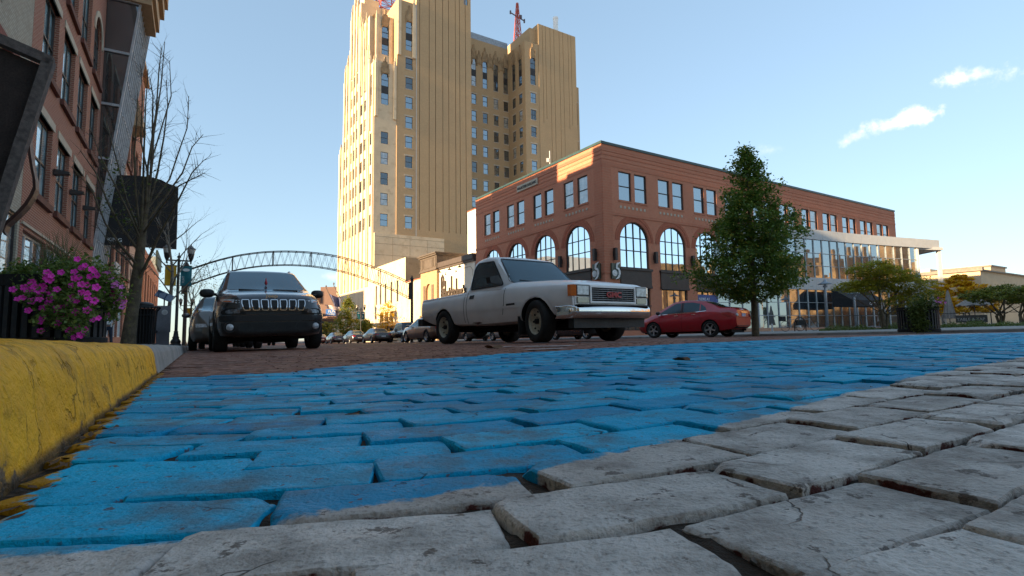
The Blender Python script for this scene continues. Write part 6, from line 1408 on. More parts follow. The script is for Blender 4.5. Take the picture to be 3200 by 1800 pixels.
add('chassis', MB().box(-2.5, 2.5, -.50, -.40, .40, .52).box(-2.5, 2.5, .40, .50, .40, .52).box(-.6, .5, -.35, .35, .30, .42).tube([(1.6, 0, .33), (XR, 0, .36)], .05, 8).lathe([(.14, -.12), (.17, 0), (.14, .12)], 12, Matrix.Translation((XR, 0, .36)) @ Matrix.Rotation(R(90), 4, 'Y')).tube([(XR, -.75, .372), (XR, .75, .372)], .05, 8).tube([(1.8, -.75, .34), (1.8, .75, .34)], .05, 8).box(-2.1, -1.8, -.45, .1, .42, .62).tube([(.2, -.25, .34), (-1.2, -.45, .36), (-2.45, -.5, .42)], .035, 6), MT['under'], gm, False)
add('wiper', MB().tube([(1.06, -.1, 1.2), (.93, -.62, 1.25)], .012, 5).tube([(1.06, .6, 1.2), (.95, .05, 1.24)], .012, 5), MT['blackplastic'], gm)
add('steering_wheel', MB().lathe([(.19, -.012), (.205, 0), (.19, .012), (.175, 0)], 20, Matrix.Translation((.45, .40, 1.15)) @ Matrix.Rotation(R(65), 4, 'Y'), close=True), MT['blackplastic'], gm)
steel = M('tired_steel_wheel', (.58, .53, .42), .5, metal=.1, var=.2, vs=6, dirt=(.3, .25, .18))
wheels(gm, 1.80, XR, 1.66, .37, .25, STEEL, steel)
place(gm, 5.83, 9.7, -U, 0, 4.6)
for c in kids(gm):
    if not (c.name.startswith('wheel') and c.type == 'EMPTY'): c.location.z -= .07
for c in kids(gm):
    if c.name.startswith('wheel') and c.type == 'EMPTY' and c.location.x > 0: c.rotation_euler.z = R(-9)
# ----------------------------------------------------------------- red saloon, rear three-quarter view
rp = paintmat('metallic_red_paint', (.46, .010, .022), .3, 1.0, .1)
rs = thing('red_sedan', 'shiny crimson compact sedan with five-spoke wheels parked at the right kerb', 'car'); L, W, H = 4.40, 1.735, 1.515
c = dict(zb=[(-2.2, .40), (-2.0, .28), (-1.6, .22), (1.6, .20), (2.1, .22), (2.2, .30)], zw=[(-2.2, .78), (-1.3, .76), (0, .70), (1.4, .64), (2.2, .55)],
    zs=[(-2.2, .98), (-2.05, 1.04), (-1.4, 1.02), (-.3, .98), (1.0, .93), (1.5, .88), (1.9, .80), (2.12, .68), (2.2, .58)],
    zt=[(-2.2, 1.02), (-2.1, 1.12), (-1.95, 1.15), (-1.62, 1.155), (-.85, 1.44), (-.35, 1.505), (.1, 1.515), (.45, 1.47), (1.25, 1.06), (1.5, .985), (1.9, .88), (2.1, .76), (2.2, .60)],
    ww=[(-2.2, .66), (-2.05, .76), (-1.6, .85), (0, .865), (1.5, .85), (1.9, .78), (2.1, .68), (2.2, .55)], wb=[(-2.2, .62), (-1.7, .78), (0, .80), (1.7, .76), (2.2, .5)],
    ws=[(-2.2, .60), (-2.0, .70), (-1.5, .79), (0, .80), (1.1, .78), (1.6, .72), (2.0, .60), (2.2, .45)], wt=[(-2.2, .55), (-2.0, .60), (-1.6, .60), (-.9, .52), (0, .56), (.4, .55), (1.2, .66), (1.6, .60), (2.2, .4)], cr=[(-2.2, 0), (-1.8, .03), (0, .035), (1.4, .04), (2.2, 0)])
cut = MB(); arch_cut(cut, 1.33, .375, .325, W); arch_cut(cut, -1.195, .375, .325, W)
me = boolean_cut(loft(c, np.concatenate([np.linspace(-2.2, -1.9, 10), np.linspace(-1.84, 1.8, 48), np.linspace(1.86, 2.2, 10)]), .045), [rp, MT['under']], cut); link('body', me, rs); p = Proj(me)
for s in ('y+', 'y-'):
    sg_ = 1 if s == 'y+' else -1
    add('side_window', patch(p, rounded([(1.12, .99), (.36, 1.405), (.10, 1.43), (.04, 1.01)], .02), s, .006, .07), MT['glass_car'], rs)
    add('side_window', patch(p, rounded([(-.06, 1.015), (-.03, 1.43), (-.42, 1.425), (-.72, 1.36), (-.76, 1.045)], .02), s, .006, .07), MT['glass_car'], rs)
    add('quarter_window', patch(p, rounded([(-.80, 1.05), (-.77, 1.34), (-.98, 1.2), (-1.06, 1.075)], .015), s, .006, .06), MT['glass_car'], rs)
    add('window_pillar', patch(p, [(.03, 1.01), (.08, 1.43), (-.02, 1.43), (-.05, 1.01)], s, .008, .08), MT['blackplastic'], rs)
    add('chrome_trim', strip_on(p, [(1.12, .965), (.4, .985), (-.5, 1.01), (-1.05, 1.05)], s, .018, .012, .06), MT['chrome'], rs)
    for ln_ in ([(.0, .30), (.0, .99)], [(-.92, .62), (-.80, .78), (-.74, 1.04)], [(.98, .32), (1.0, .7), (1.08, .95)]): add('door_seam', strip_on(p, ln_, s, .010, .003, .05), MT['under'], rs)
    for x_ in (.14, -.72 + .1): add('door_handle', strip_on(p, [(x_, .905 + (.02 if x_ < 0 else 0)), (x_ + .17, .90 + (.02 if x_ < 0 else 0))], s, .028, .035, .04), MT['chrome'], rs)
    for xc in (1.33, -1.195): add('wheel_arch_lip', strip_on(p, [(xc + math.cos(t_) * .405, .325 + math.sin(t_) * .405) for t_ in np.linspace(.05, 3.1, 20)], s, .05, .012, .05), rp, rs)
    mi = MB(); Mx = Matrix.Translation((1.02, sg_ * .93, 1.03)) @ Matrix.Diagonal((.08, .12, .075, 1)); mi.grid(lambda u, v: Mx @ Vector((math.cos(u * 2 * math.pi) * math.sin(v * math.pi), math.sin(u * 2 * math.pi) * math.sin(v * math.pi), math.cos(v * math.pi))), 14, 8); add('mirror', mi, MT['blackplastic'], rs)
    tl = add('tail_lamp', patch(p, rounded([(-1.62, 1.02), (-1.72, .86), (-1.95, .76), (-2.12, .76), (-2.13, 1.0), (-1.9, 1.04)], .03), s, .012, .05, .02), MT['lensred'], rs)
    h0 = p.hit('x-', sg_ * .61, .84)
    if h0: add('round_lamp', MB().lathe([(.001, .03), (.05, .03), (.062, .015)], 18, Matrix.Translation(h0[0] + Vector((-.005, 0, 0))) @ Matrix.Rotation(R(-90), 4, 'Y') @ Matrix.Rotation(R(-25 * sg_), 4, 'X')), MT['lens'], tl)
    add('tail_lamp', patch(p, rounded([(sg_ * .50, .78), (sg_ * .68, .78), (sg_ * .70, .98), (sg_ * .54, .97)][::sg_], .04), 'x-', .012, .05, .02), MT['lensred'], rs)
    add('head_lamp', patch(p, rounded([(sg_ * .46, .66), (sg_ * .66, .66), (sg_ * .68, .78), (sg_ * .54, .78)][::sg_], .03), 'x+', .012, .05, .02), MT['lens'], rs)
add('rear_window', patch(p, rounded([(-.56, 1.175), (.56, 1.175), (.46, 1.425), (-.46, 1.425)], .05), 'x-', .008, .07), MT['glass_dk'], rs)
add('windscreen', patch(p, rounded([(-.62, 1.10), (.62, 1.10), (.54, 1.45), (-.54, 1.45)], .05), 'x+', .008, .07), MT['glass_car'], rs)
add('boot_bar', strip_on(p, [(-.24, .955), (.24, .955)], 'x-', .04, .03, .04), MT['chrome'], rs); add('bow_tie_badge', MB().box(-2.215, -2.20, -.07, .07, 1.015, 1.045), M('gold_badge', (.5, .35, .1), .3, metal=.8), rs, False)
np_ = add('number_plate', patch(p, [(-.16, .79), (.16, .79), (.16, .91), (-.16, .91)], 'x-', .02, .08, .02), M('pale_blue_plate', (.35, .42, .6), .4), rs)
add('boot_seam', strip_on(p, [(-.52, 1.0), (-.46, .74), (.46, .74), (.52, 1.0)], 'x-', .010, .003, .05), MT['under'], rs)
add('rear_valance', patch(p, rounded([(-.60, .33), (.60, .33), (.56, .44), (-.56, .44)], .03), 'x-', .008, .06), MT['blackplastic'], rs)
add('underbody', MB().box(-1.95, 1.9, -.58, .58, .17, .30).tube([(-2.1, -.42, .27), (-1.6, -.42, .26)], .035, 8).box(-1.28, -1.12, -.65, .65, .2, .34), MT['under'], rs, False)
wheels(rs, 1.33, -1.195, 1.50, .325, .205, ALLOY5, MT['alloy'])
place(rs, 18.1, 16.0, U, 0, 14.0)
# ================================================================= vegetation helpers
def leafmat(name, c1, c2, trans=.35, c3=None):
    m, n, l, b = nmat(name); out = [x for x in n if x.type == 'OUTPUT_MATERIAL'][0]
    a = n.new('ShaderNodeAttribute'); a.attribute_name = 'rnd'; c = mixc(n, l, a.outputs['Fac'], c1, c2)
    if c3: c = mixc(n, l, mrange(n, l, a.outputs['Fac'], .86, .9), c, c3)
    l.new(c, b.inputs['Base Color']); b.inputs['Roughness'].default_value = .5; b.inputs['Specular IOR Level'].default_value = .35
    t = n.new('ShaderNodeBsdfTranslucent'); l.new(c, t.inputs[0]); mx = n.new('ShaderNodeMixShader'); mx.inputs[0].default_value = trans
    l.new(b.outputs[0], mx.inputs[1]); l.new(t.outputs[0], mx.inputs[2]); l.new(mx.outputs[0], out.inputs[0]); return m
nr = np.random.default_rng(4)
def leaves(name, cen, size, mat, parent, flat=.55, aspect=.55, jit=.4):
    n = len(cen); cen = np.asarray(cen, float)
    nrm_ = nr.normal(size=(n, 3)); nrm_[:, 2] = np.abs(nrm_[:, 2]) + flat; nrm_ /= np.linalg.norm(nrm_, axis=1)[:, None]
    t = nr.normal(size=(n, 3)); t -= nrm_ * (t * nrm_).sum(1)[:, None]; t /= np.linalg.norm(t, axis=1)[:, None]; b = np.cross(nrm_, t)
    s = size * (1 + jit * nr.uniform(-1, 1, n))[:, None]
    v = np.stack([cen - t * s, cen + b * s * aspect - t * s * .1, cen + t * s, cen - b * s * aspect - t * s * .1], 1).reshape(-1, 3)
    me = bpy.data.meshes.new(name); me.vertices.add(4 * n); me.vertices.foreach_set('co', v.ravel()); me.loops.add(4 * n); me.loops.foreach_set('vertex_index', np.arange(4 * n)); me.polygons.add(n)
    me.polygons.foreach_set('loop_start', np.arange(0, 4 * n, 4)); me.polygons.foreach_set('loop_total', np.full(n, 4)); me.materials.append(mat)
    a = me.attributes.new('rnd', 'FLOAT', 'POINT'); a.data.foreach_set('value', np.repeat(nr.random(n), 4)); me.update(); me.validate()
    return tag(link(name, me, parent), kind='stuff')
def clumps(env, ncl, per, rad, squash=.7):
    """env() -> a random point in the crown; leaves gather round twig ends"""
    out = []
    for _ in range(ncl):
        c = env(); k = max(3, int(per * nr.uniform(.5, 1.4))); p = nr.normal(size=(k, 3)) * rad * nr.uniform(.6, 1.2) * np.array([1, 1, squash]); out.append(p + np.array(c))
    return np.concatenate(out)
def branch(m, p, d, L, r, depth, rnd_, spread=.5, up=.25, n=3, twig=.6, ends=None):
    pts, rs = [p.copy()], [r]; q = p.copy(); dd = d.normalized(); k = 4
    for i in range(k):
        dd = (dd + Vector((rnd_.gauss(0, .12), rnd_.gauss(0, .12), rnd_.gauss(0, .08) + up * .12))).normalized(); q = q + dd * L / k; pts.append(q.copy()); rs.append(r * (1 - .72 * (i + 1) / k))
        if depth > 0 and i >= 1:
            for _ in range(n if i == k - 1 else max(1, n - 1)):
                a = Vector((rnd_.gauss(0, 1), rnd_.gauss(0, 1), rnd_.gauss(0, .6))).normalized(); branch(m, q, (dd + a * spread), L * twig * rnd_.uniform(.7, 1.1), rs[-1] * .7, depth - 1, rnd_, spread, up, n, twig, ends)
    m.tube(pts, rs, 5 if r > .02 else 3, cap=False)
    if ends is not None and depth == 0: ends.append(q)
    return m
def pxlimb(pts, r0, r1, dz=0.0):   # limb given by picture positions and depths
    P_ = [at_depth(*p) for p in pts]; n = len(P_); return P_, [r0 + (r1 - r0) * i / (n - 1) for i in range(n)]
# ----------------------------------------------------------------- the big green tree
def prof_env(prof, cx=0.0, shell_=.45):
    zs_ = [p[0] for p in prof]; rs_ = [p[1] for p in prof]; wz = np.array(rs_) ** 2 + .02
    def env():
        while True:
            z = nr.uniform(zs_[0], zs_[-1]); r = np.interp(z, zs_, rs_)
            if nr.random() < (r / max(rs_)) ** 1.2 + .05: break
        a = nr.uniform(0, 2 * math.pi); k = nr.uniform(shell_, 1) ** .8
        lump = 1 + .75 * noise.noise(Vector((math.cos(a) * 1.3 + 3.3, math.sin(a) * 1.3, z * .85)))
        return (math.cos(a) * r * k * lump, math.sin(a) * r * k * lump, z + cx * 0)
    return env
def tree(name, label, loc, trunk_h, trunk_r, prof, ncl, per, rad, lsize, lmat, group=None, lean=(0, 0), limbs=10, barkm=None, shell_=.45):
    t = thing(name, label, 'tree', loc, group=group); rr = random.Random(int(abs(loc[0] * 97 + loc[1] * 31)) + 1); m = MB(); top = prof[-1][0] * .93
    tp = [Vector((lean[0] * (k / 6) ** 2, lean[1] * (k / 6) ** 2, top * k / 6)) for k in range(7)]; m.tube([Vector((0, 0, -.1))] + tp[0:], [trunk_r * 1.25, trunk_r * 1.1] + [trunk_r * (1 - .85 * k / 6) for k in range(1, 7)], 10, cap=False)
    for k in range(limbs):
        z = prof[0][0] * .85 + (top - prof[0][0]) * (k / limbs) * .9; a = k * 2.4 + rr.random(); L = np.interp(z + .4, [p[0] for p in prof], [p[1] for p in prof]) * .95
        branch(m, Vector((lean[0] * (z / top) ** 2, lean[1] * (z / top) ** 2, z)), Vector((math.cos(a), math.sin(a), .55)), L, max(trunk_r * .35 * (1 - z / top), .012), 2, rr, .55, .3, 2)
    obj('trunk', m, barkm or MT['bark'], t, True)
    leaves('crown', clumps(prof_env(prof, shell_=shell_), ncl, per, rad), lsize, lmat, t); return t
MT['leaf_g'] = leafmat('green_leaf', (.06, .13, .02), (.20, .27, .04), .4, (.34, .30, .05)); MT['leaf_m'] = leafmat('yellow_green_leaf', (.24, .26, .02), (.46, .38, .03), .45, (.55, .38, .03))
MT['leaf_y'] = leafmat('golden_leaf', (.62, .38, .02), (.85, .55, .03), .5); MT['leaf_d'] = leafmat('dark_green_leaf', (.06, .10, .015), (.14, .17, .03), .3); MT['leaf_s'] = leafmat('olive_leaf', (.12, .16, .02), (.24, .25, .03), .35, (.36, .28, .03)); MT['leaf_l'] = leafmat('lime_leaf', (.12, .17, .03), (.25, .27, .04), .4, (.45, .3, .04))
def ground_pt(w, s, f=T): return ws(w, s, f(w, s))
tree('street_tree', 'tall dense dark green pear-shaped tree at the kerb in front of the brick building', ground_pt(20.75, 14.9) - Vector((0, 0, .02)), 1.4, .145, [(1.55, .7), (1.85, 1.6), (2.3, 2.25), (3.1, 2.15), (3.8, 1.8), (4.6, 1.75), (5.4, 1.55), (6.0, 1.05), (6.7, .85), (7.4, .55), (8.0, .25), (8.3, .05)], 1000, 36, .16, .068, MT['leaf_g'], limbs=14, shell_=.25)
# Japanese-style spreading tree, several low layers
def layered(name, label, loc, layers, lmat, lsize=.07, stems=4, top=3.6, ncl=500, per=30, group=None):
    t = thing(name, label, 'tree', loc, group=group); m = MB(); rr = random.Random(9 + int(loc[0]))
    for k in range(stems):
        a = k * 2 * math.pi / stems + .4; L = layers[k % len(layers)]
        tgt = Vector(L[0]); m.tube([Vector((.06 * math.cos(a), .06 * math.sin(a), -.1)), Vector((.25 * math.cos(a), .2 * math.sin(a), top * .25)), tgt * .6 + Vector((0, 0, top * .12)), tgt], [.075, .06, .04, .015], 7, cap=False)
        branch(m, Vector((.2 * math.cos(a), .2 * math.sin(a), top * .3)), Vector((math.cos(a) * 1.2, math.sin(a) * 1.2, .8)), 1.5, .035, 2, rr, .6, .2, 2)
    obj('trunk', m, MT['bark'], t, True); A = []
    for (c, rx, rz, kf) in layers:
        nn = int(ncl * kf)
        for _ in range(nn):
            v = nr.normal(size=3); v /= np.linalg.norm(v); v *= nr.uniform(.2, 1) ** .5; p = np.array(c) + v * np.array([rx, rx * .8, rz]); k = int(per * nr.uniform(.5, 1.3)) + 2; A.append(p + nr.normal(size=(k, 3)) * np.array([.14, .14, .05]))
    leaves('crown', np.concatenate(A), lsize, lmat, t, flat=1.2); return t
def plaza_at(px, Y):
    r = ray(px, 1040); x = r.x / r.y * Y; p = Vector((x, Y, 0)); return Vector((x, Y, PL(p.dot(V), p.dot(U))))
layered('maple_tree', 'wide layered yellow-green maple on the plaza in front of the curved glass building', plaza_at(2766, 30), [((-1.5, 0, 2.35), 1.0, .35, .17), ((-.3, 0, 3.3), 1.5, .5, .33), ((1.2, 0, 2.5), 1.6, .5, .33), ((-.6, .3, 2.4), 1.2, .5, .2), ((2.0, 0, 1.9), 1.1, .35, .15), ((.6, -.5, 1.5), 1.0, .3, .08), ((.3, 0, 2.9), 1.7, .5, .2)], MT['leaf_m'], .055, 5, 3.2)
layered('golden_tree', 'bright golden-yellow sunlit tree in front of the buff hall', plaza_at(3030, 55), [((-1.2, 0, 3.6), 1.9, 1.0, .35), ((1.2, 0, 3.1), 1.9, 1.0, .35), ((-1.8, 0, 1.9), 1.9, .9, .3), ((1.8, 0, 1.9), 1.6, .8, .2), ((-.4, 0, 4.5), 1.0, .7, .15)], MT['leaf_y'], .16, 3, 4.5, 260, 26)
layered('small_golden_tree', 'golden tree glimpsed behind the white column at the right', plaza_at(2935, 66), [((0, 0, 3.2), 2.4, 1.8, .5), ((0, 0, 1.6), 2.2, 1.0, .3)], MT['leaf_y'], .15, 3, 4.0, 200, 24)
layered('spreading_tree', 'low dark green spreading tree at the right edge of the plaza', plaza_at(3130, 37), [((-.9, 0, 2.0), 1.4, .5, .3), ((.6, 0, 2.25), 1.5, .5, .3), ((1.6, 0, 1.9), 1.5, .6, .3)], MT['leaf_s'], .075, 5, 2.4, 420, 26)
layered('spreading_tree', 'low green spreading tree cut off by the right edge of the picture', plaza_at(3205, 34), [((0, 0, 1.9), 1.5, .55, .3), ((.8, 0, 2.2), 1.3, .4, .2)], MT['leaf_s'], .075, 5, 2.4, 420, 26)
for (px, Y, h, sc, lab, mt_, pr_) in [(1085, 76, 6.4, 1, 'narrow green street tree rising in front of the tower base', 'leaf_l', [(1.2, 1.5), (2.2, 2.2), (3.2, 1.7), (4.2, 1.2), (5.4, .7), (6.2, .3), (6.6, .05)]), (1138, 72, 3, 1, 'low green bushy tree at the right foot of the narrow tree', 'leaf_l', [(.8, .8), (1.6, 1.1), (2.4, .8), (2.9, .2)]), (1212, 58, 4.4, 1, 'small thin autumn tree with brownish crown left of the arch post', 'leaf_y', [(1.0, .5), (1.8, 1.1), (2.8, 1.1), (3.8, .6), (4.4, .1)]), (1022, 100, 3.6, 1, 'yellowing small tree in front of the brown block', 'leaf_l', [(.8, 1.6), (1.8, 2.2), (2.8, 1.8), (3.6, .5)]), (1345, 46, 2.3, 1, 'small leafy tree behind the pickup tail', 'leaf_m', [(.9, .4), (1.6, .8), (2.2, .5), (2.6, .1)])]:
    r = ray(px, 1050); p = Vector((r.x / r.y * Y, Y, 0)); p.z = T(p.dot(V), p.dot(U)) + .1
    tree('small_tree', lab, p, h * .25, .07, pr_, 190 if mt_ != 'leaf_y' else 70, 22, .2, .13 if mt_ != 'leaf_y' else .09, MT[mt_], limbs=6, shell_=.1)
# ----------------------------------------------------------------- bare tree on the left pavement
bt = thing('bare_tree', 'nearly leafless young tree with upright shoots on the left pavement', 'tree', (0, 0, 0)); Yb = 9.5; bm2 = MB(); rr = random.Random(21)
base = at_depth(403, 1072, Yb); zb_ = SW(base.to_2d().to_3d().dot(V), base.to_2d().to_3d().dot(U)); bt.location = (base.x, base.y, zb_)
off = Vector(bt.location)
def tubeoff(P_, R_, n): bm2.tube([p - off for p in P_], R_, n, cap=False)
P_, R_ = pxlimb([(400, 1082, Yb), (403, 1050, Yb), (412, 980, Yb), (424, 900, Yb), (432, 840, Yb), (440, 770, Yb), (450, 690, Yb), (462, 610, Yb), (470, 560, Yb)], .125, .03); R_ = [.125, .11, .098, .092, .085, .07, .055, .035, .02]; tubeoff(P_, R_, 12)
limbs = [([(438, 770, Yb), (446, 620, 9.4), (450, 470, 9.3), (455, 330, 9.3), (463, 215, 9.3)], .026), ([(448, 700, Yb), (470, 560, 9.6), (480, 420, 9.6), (503, 270, 9.6), (515, 130, 9.6)], .028), ([(452, 690, Yb), (492, 540, 9.7), (512, 430, 9.8), (524, 330, 9.8), (520, 250, 9.8)], .022),
    ([(440, 750, Yb), (424, 600, 9.3), (420, 480, 9.2), (427, 380, 9.2), (430, 300, 9.2)], .022), ([(455, 660, Yb), (462, 520, 9.3), (488, 350, 9.2), (497, 215, 9.2), (505, 150, 9.2)], .022), ([(460, 640, Yb), (480, 480, 9.9), (535, 300, 10), (530, 190, 10)], .018),
    ([(428, 885, Yb), (462, 815, 9.4), (500, 730, 9.3), (550, 640, 9.2), (600, 540, 9.1), (638, 500, 9.1)], .03), ([(450, 700, Yb), (520, 610, 9.7), (570, 540, 9.8), (600, 460, 9.9), (635, 420, 9.9)], .022), ([(446, 730, Yb), (510, 640, 9.0), (560, 580, 8.9), (600, 560, 8.8), (640, 540, 8.8)], .018), ([(455, 660, Yb), (530, 560, 10), (560, 470, 10.1), (585, 400, 10.1), (590, 300, 10.1)], .018),
    ([(436, 785, Yb), (385, 720, 9.3), (340, 640, 9.1), (300, 540, 9.0), (250, 470, 9.0)], .026), ([(430, 830, Yb), (380, 770, 9.0), (330, 700, 8.8), (290, 600, 8.7), (225, 520, 8.6)], .024), ([(442, 740, Yb), (395, 620, 9.8), (370, 520, 9.9), (345, 430, 10), (330, 370, 10)], .02), ([(440, 750, Yb), (400, 660, 9.1), (350, 560, 8.9), (310, 480, 8.8), (290, 420, 8.8)], .02), ([(432, 860, Yb), (400, 810, 9.8), (350, 770, 10), (300, 700, 10)], .018), ([(470, 560, Yb), (476, 430, 9.4), (478, 300, 9.4), (468, 240, 9.4)], .02), ([(470, 580, Yb), (440, 440, 9.7), (445, 300, 9.7), (440, 200, 9.7)], .016)]
for pts, r0 in limbs:
    P_, R_ = pxlimb(pts, r0, .005); tubeoff(P_, R_, 7)
    for i in range(1, len(P_)):
        for _ in range(9):
            f = rr.random(); q = P_[i - 1].lerp(P_[i], f); dd = (P_[i] - P_[i - 1]).normalized(); a = Vector((rr.gauss(0, 1), rr.gauss(0, 1), rr.gauss(0, .7))).normalized()
            branch(bm2, q - off, dd * .9 + a * .9, rr.uniform(.12, .42), max(.0045, R_[i] * .35), 1 if rr.random() < .55 else 0, rr, .8, .1, 1, .5)
obj('trunk', bm2, MT['bark'], bt, True)
ce = np.concatenate([np.array(at_depth(px, py, 9.3) - off) + nr.normal(size=(n_, 3)) * [.09, .15, .10] for px, py, n_ in ((355, 520, 60), (372, 600, 40), (385, 680, 50), (350, 640, 40), (400, 700, 30), (330, 560, 20), (395, 590, 25), (470, 560, 12))]); leaves('leaf_tuft', ce, .028, MT['leaf_d'], bt)
def bare(name, label, px, Y, h, r, seed, barkm=None, leafy=None, f=SW, spread=.55, ly=60):
    q = ray(px, 1060); p = Vector((q.x / q.y * Y, Y, 0)); p.z = f(p.dot(V), p.dot(U)); t = thing(name, label, 'tree', p); m = MB(); rr_ = random.Random(seed); ends = []
    pts = [Vector((rr_.gauss(0, .03) * k, rr_.gauss(0, .03) * k, h * .8 * k / 5)) for k in range(6)]; m.tube(pts, [r * (1 - .16 * k) for k in range(6)], 8, cap=False)
    for k in range(11):
        z = h * (.28 + .5 * k / 11); a = k * 2.4 + rr_.random(); i = min(int(z / (h * .8) * 5), 4)
        branch(m, pts[i].lerp(pts[i + 1], (z / (h * .8) * 5) % 1), Vector((math.cos(a), math.sin(a), 1.1)), h * .36 * (1 - k / 22), r * .32, 2, rr_, spread, .3, 2, .6, ends)
    obj('trunk', m, barkm or MT['bark'], t, True)
    if leafy: leaves('leaf_tuft', np.concatenate([np.array(e) + nr.normal(size=(max(1, int(ly / 20)), 3)) * .12 for e in ends]), .05, leafy, t)
    return t
MT['palebark'] = M('pale_mottled_bark', (.24, .20, .16), .9, var=.35, vs=6, dirt=(.10, .08, .06))
bare('bare_tree', 'slim bare tree with pale mottled bark beside the parking pay station', 521, 17.0, 4.9, .075, 4, MT['palebark'])
bare('bare_tree', 'thin bare tree further along the left pavement beyond the banner lamp', 590, 33, 5.4, .07, 8, None, MT['leaf_d'], ly=50)
bare('bare_tree', 'sparse leafy tree behind the grey wagon on the left pavement', 606, 46, 6.2, .09, 12, None, MT['leaf_m'], ly=90)
# ----------------------------------------------------------------- flower planters
def planter(name, label, loc, rad, h, slats=34):
    t = thing(name, label, 'planter', loc); m = MB().lathe([(rad * .99, .0), (rad * 1.02, .01), (rad * 1.02, .09), (rad * .98, .10)], 40).lathe([(rad * .90, .1), (rad * .90, h - .12)], 30).lathe([(rad * .97, h - .12), (rad * 1.01, h - .11), (rad * 1.03, h), (rad * .8, h)], 40)
    obj('drum', m, MT['under'], t)
    s = MB().box(rad * .93, rad * .985, -.026, .026, .09, h - .11).mesh('slat', MT['blackplastic'])
    for k in range(slats): link('slat', s, t, (0, 0, 0), 2 * math.pi * k / slats)
    return t
Yp = 5.95; pc_ = at_depth(155, 1060, Yp); wp, sp_ = Vector((pc_.x, pc_.y, 0)).dot(V), Vector((pc_.x, pc_.y, 0)).dot(U)
pl1 = planter('flower_planter', 'black slatted round planter overflowing with magenta petunias on the left pavement', (pc_.x, pc_.y, SW(wp, sp_)), .50, .74)
o1 = Vector(pl1.location); A = []
for (px, py, r, dy) in [(60, 862, 42, -.1), (100, 895, 46, -.3), (150, 885, 55, -.3), (205, 870, 58, -.3), (262, 858, 55, -.2), (302, 868, 46, -.1), (340, 880, 40, 0), (372, 915, 34, 0), (345, 935, 38, 0), (345, 985, 22, 0), (372, 960, 18, 0), (230, 930, 55, -.5), (180, 945, 46, -.55), (150, 985, 34, -.55), (200, 990, 40, -.55), (235, 1005, 32, -.55), (100, 930, 32, -.5), (75, 905, 36, -.4), (275, 975, 30, -.5), (128, 1038, 9, -.55), (222, 1046, 10, -.55), (262, 1035, 14, -.55), (20, 862, 26, 0), (50, 905, 25, -.3), (110, 1000, 14, -.55), (300, 915, 30, -.3), (170, 850, 35, 0), (240, 840, 30, 0), (90, 850, 30, 0)]:
    k = int(r * r * .42); q = nr.normal(size=(k, 3)) * .5; c = np.array([px, py]); Yc = Yp + dy
    for v in q: A.append(np.array(at_depth(px + v[0] * r, py + v[1] * r, Yc + v[2] * .28) - o1))
leaves('foliage', np.array(A), .019, leafmat('petunia_leaf', (.07, .12, .022), (.20, .27, .05), .35, (.22, .24, .06)), pl1, flat=.3, aspect=.6)
gm_ = MB(); rr = random.Random(5)
for k in range(130):
    b0 = at_depth(rr.uniform(120, 215), 850, Yp + rr.uniform(-.1, .2)); a = rr.gauss(0, .5); hgt = rr.uniform(.25, .5); e = Vector((math.sin(a) * hgt * .8, rr.gauss(0, .1), hgt * math.cos(a)))
    gm_.tube([b0 - o1, b0 - o1 + e * .5 + Vector((0, 0, .03)), b0 - o1 + e], [.003, .0025, .001], 3, cap=False)
tag(obj('ornamental_grass', gm_, leafmat('grass_blade', (.12, .13, .05), (.22, .2, .09)), pl1), kind='stuff')
pet = MB()
for k in range(5):
    a = 2 * math.pi * k / 5; c0 = Vector((0, 0, 0))
    ps = [(0, 0, -.012)] + [(math.cos(a + t) * r_ * .031, math.sin(a + t) * r_ * .031, z) for t, r_, z in ((-.62, .72, .002), (-.38, 1.0, .006), (0, 1.08, .002), (.38, 1.0, .006), (.62, .72, .002))]
    pet.face(ps)
pet.lathe([(.008, -.012), (.004, -.04)], 6); pet.lathe([(.0035, -.006), (.001, .001)], 6, mi=1)
def petmat(name, c1): m, n, l, b = nmat(name); oi = n.new('ShaderNodeObjectInfo'); l.new(mixc(n, l, oi.outputs['Random'], c1, tuple(min(1, x * 1.3 + .02) for x in c1)), b.inputs['Base Color']); b.inputs['Roughness'].default_value = .6; return m
pm1 = petmat('magenta_petal', (.74, .025, .42)); pyl = M('pale_flower_throat', (.6, .5, .55), .6); pm_lilac = petmat('pink_petal', (.80, .20, .60))
fmesh = pet.mesh('flower', [pm1, pyl]); fmesh2 = pet.mesh('flower', [pm_lilac, pyl])
FL = [(1000, 248), (1060, 355), (610, 418), (665, 465), (640, 515), (410, 540), (600, 485), (960, 412), (1165, 472), (960, 497), (1190, 380), (1260, 460), (1355, 445), (1450, 550), (1375, 525), (925, 590), (1055, 575), (1120, 580), (1245, 612), (1320, 675), (315, 615), (365, 648), (445, 605), (440, 645), (490, 655), (555, 597), (585, 655), (735, 640), (660, 695), (1060, 680), (1125, 695), (1130, 745), (1480, 655), (1540, 680), (1575, 610), (1470, 715), (230, 765), (295, 745), (505, 720), (510, 768), (645, 772), (615, 818), (415, 790), (925, 745), (915, 770), (985, 795), (825, 838), (1195, 820), (1220, 785), (1350, 780), (1510, 800), (1580, 860), (1600, 790), (555, 880), (740, 885), (365, 912), (960, 930), (1125, 905), (620, 957), (725, 952), (840, 970), (550, 1010), (520, 1060), (770, 1030), (750, 1075), (1205, 1030), (1270, 1010), (1000, 1120), (1095, 1155), (895, 1165), (1040, 1228), (958, 1260), (525, 1175), (1400, 970), (1430, 490), (165, 640), (1400, 430), (1530, 640), (790, 420), (1010, 485), (1390, 500), (1340, 470), (1220, 405), (1100, 330), (1590, 740), (1545, 770), (1480, 590), (1500, 560)]
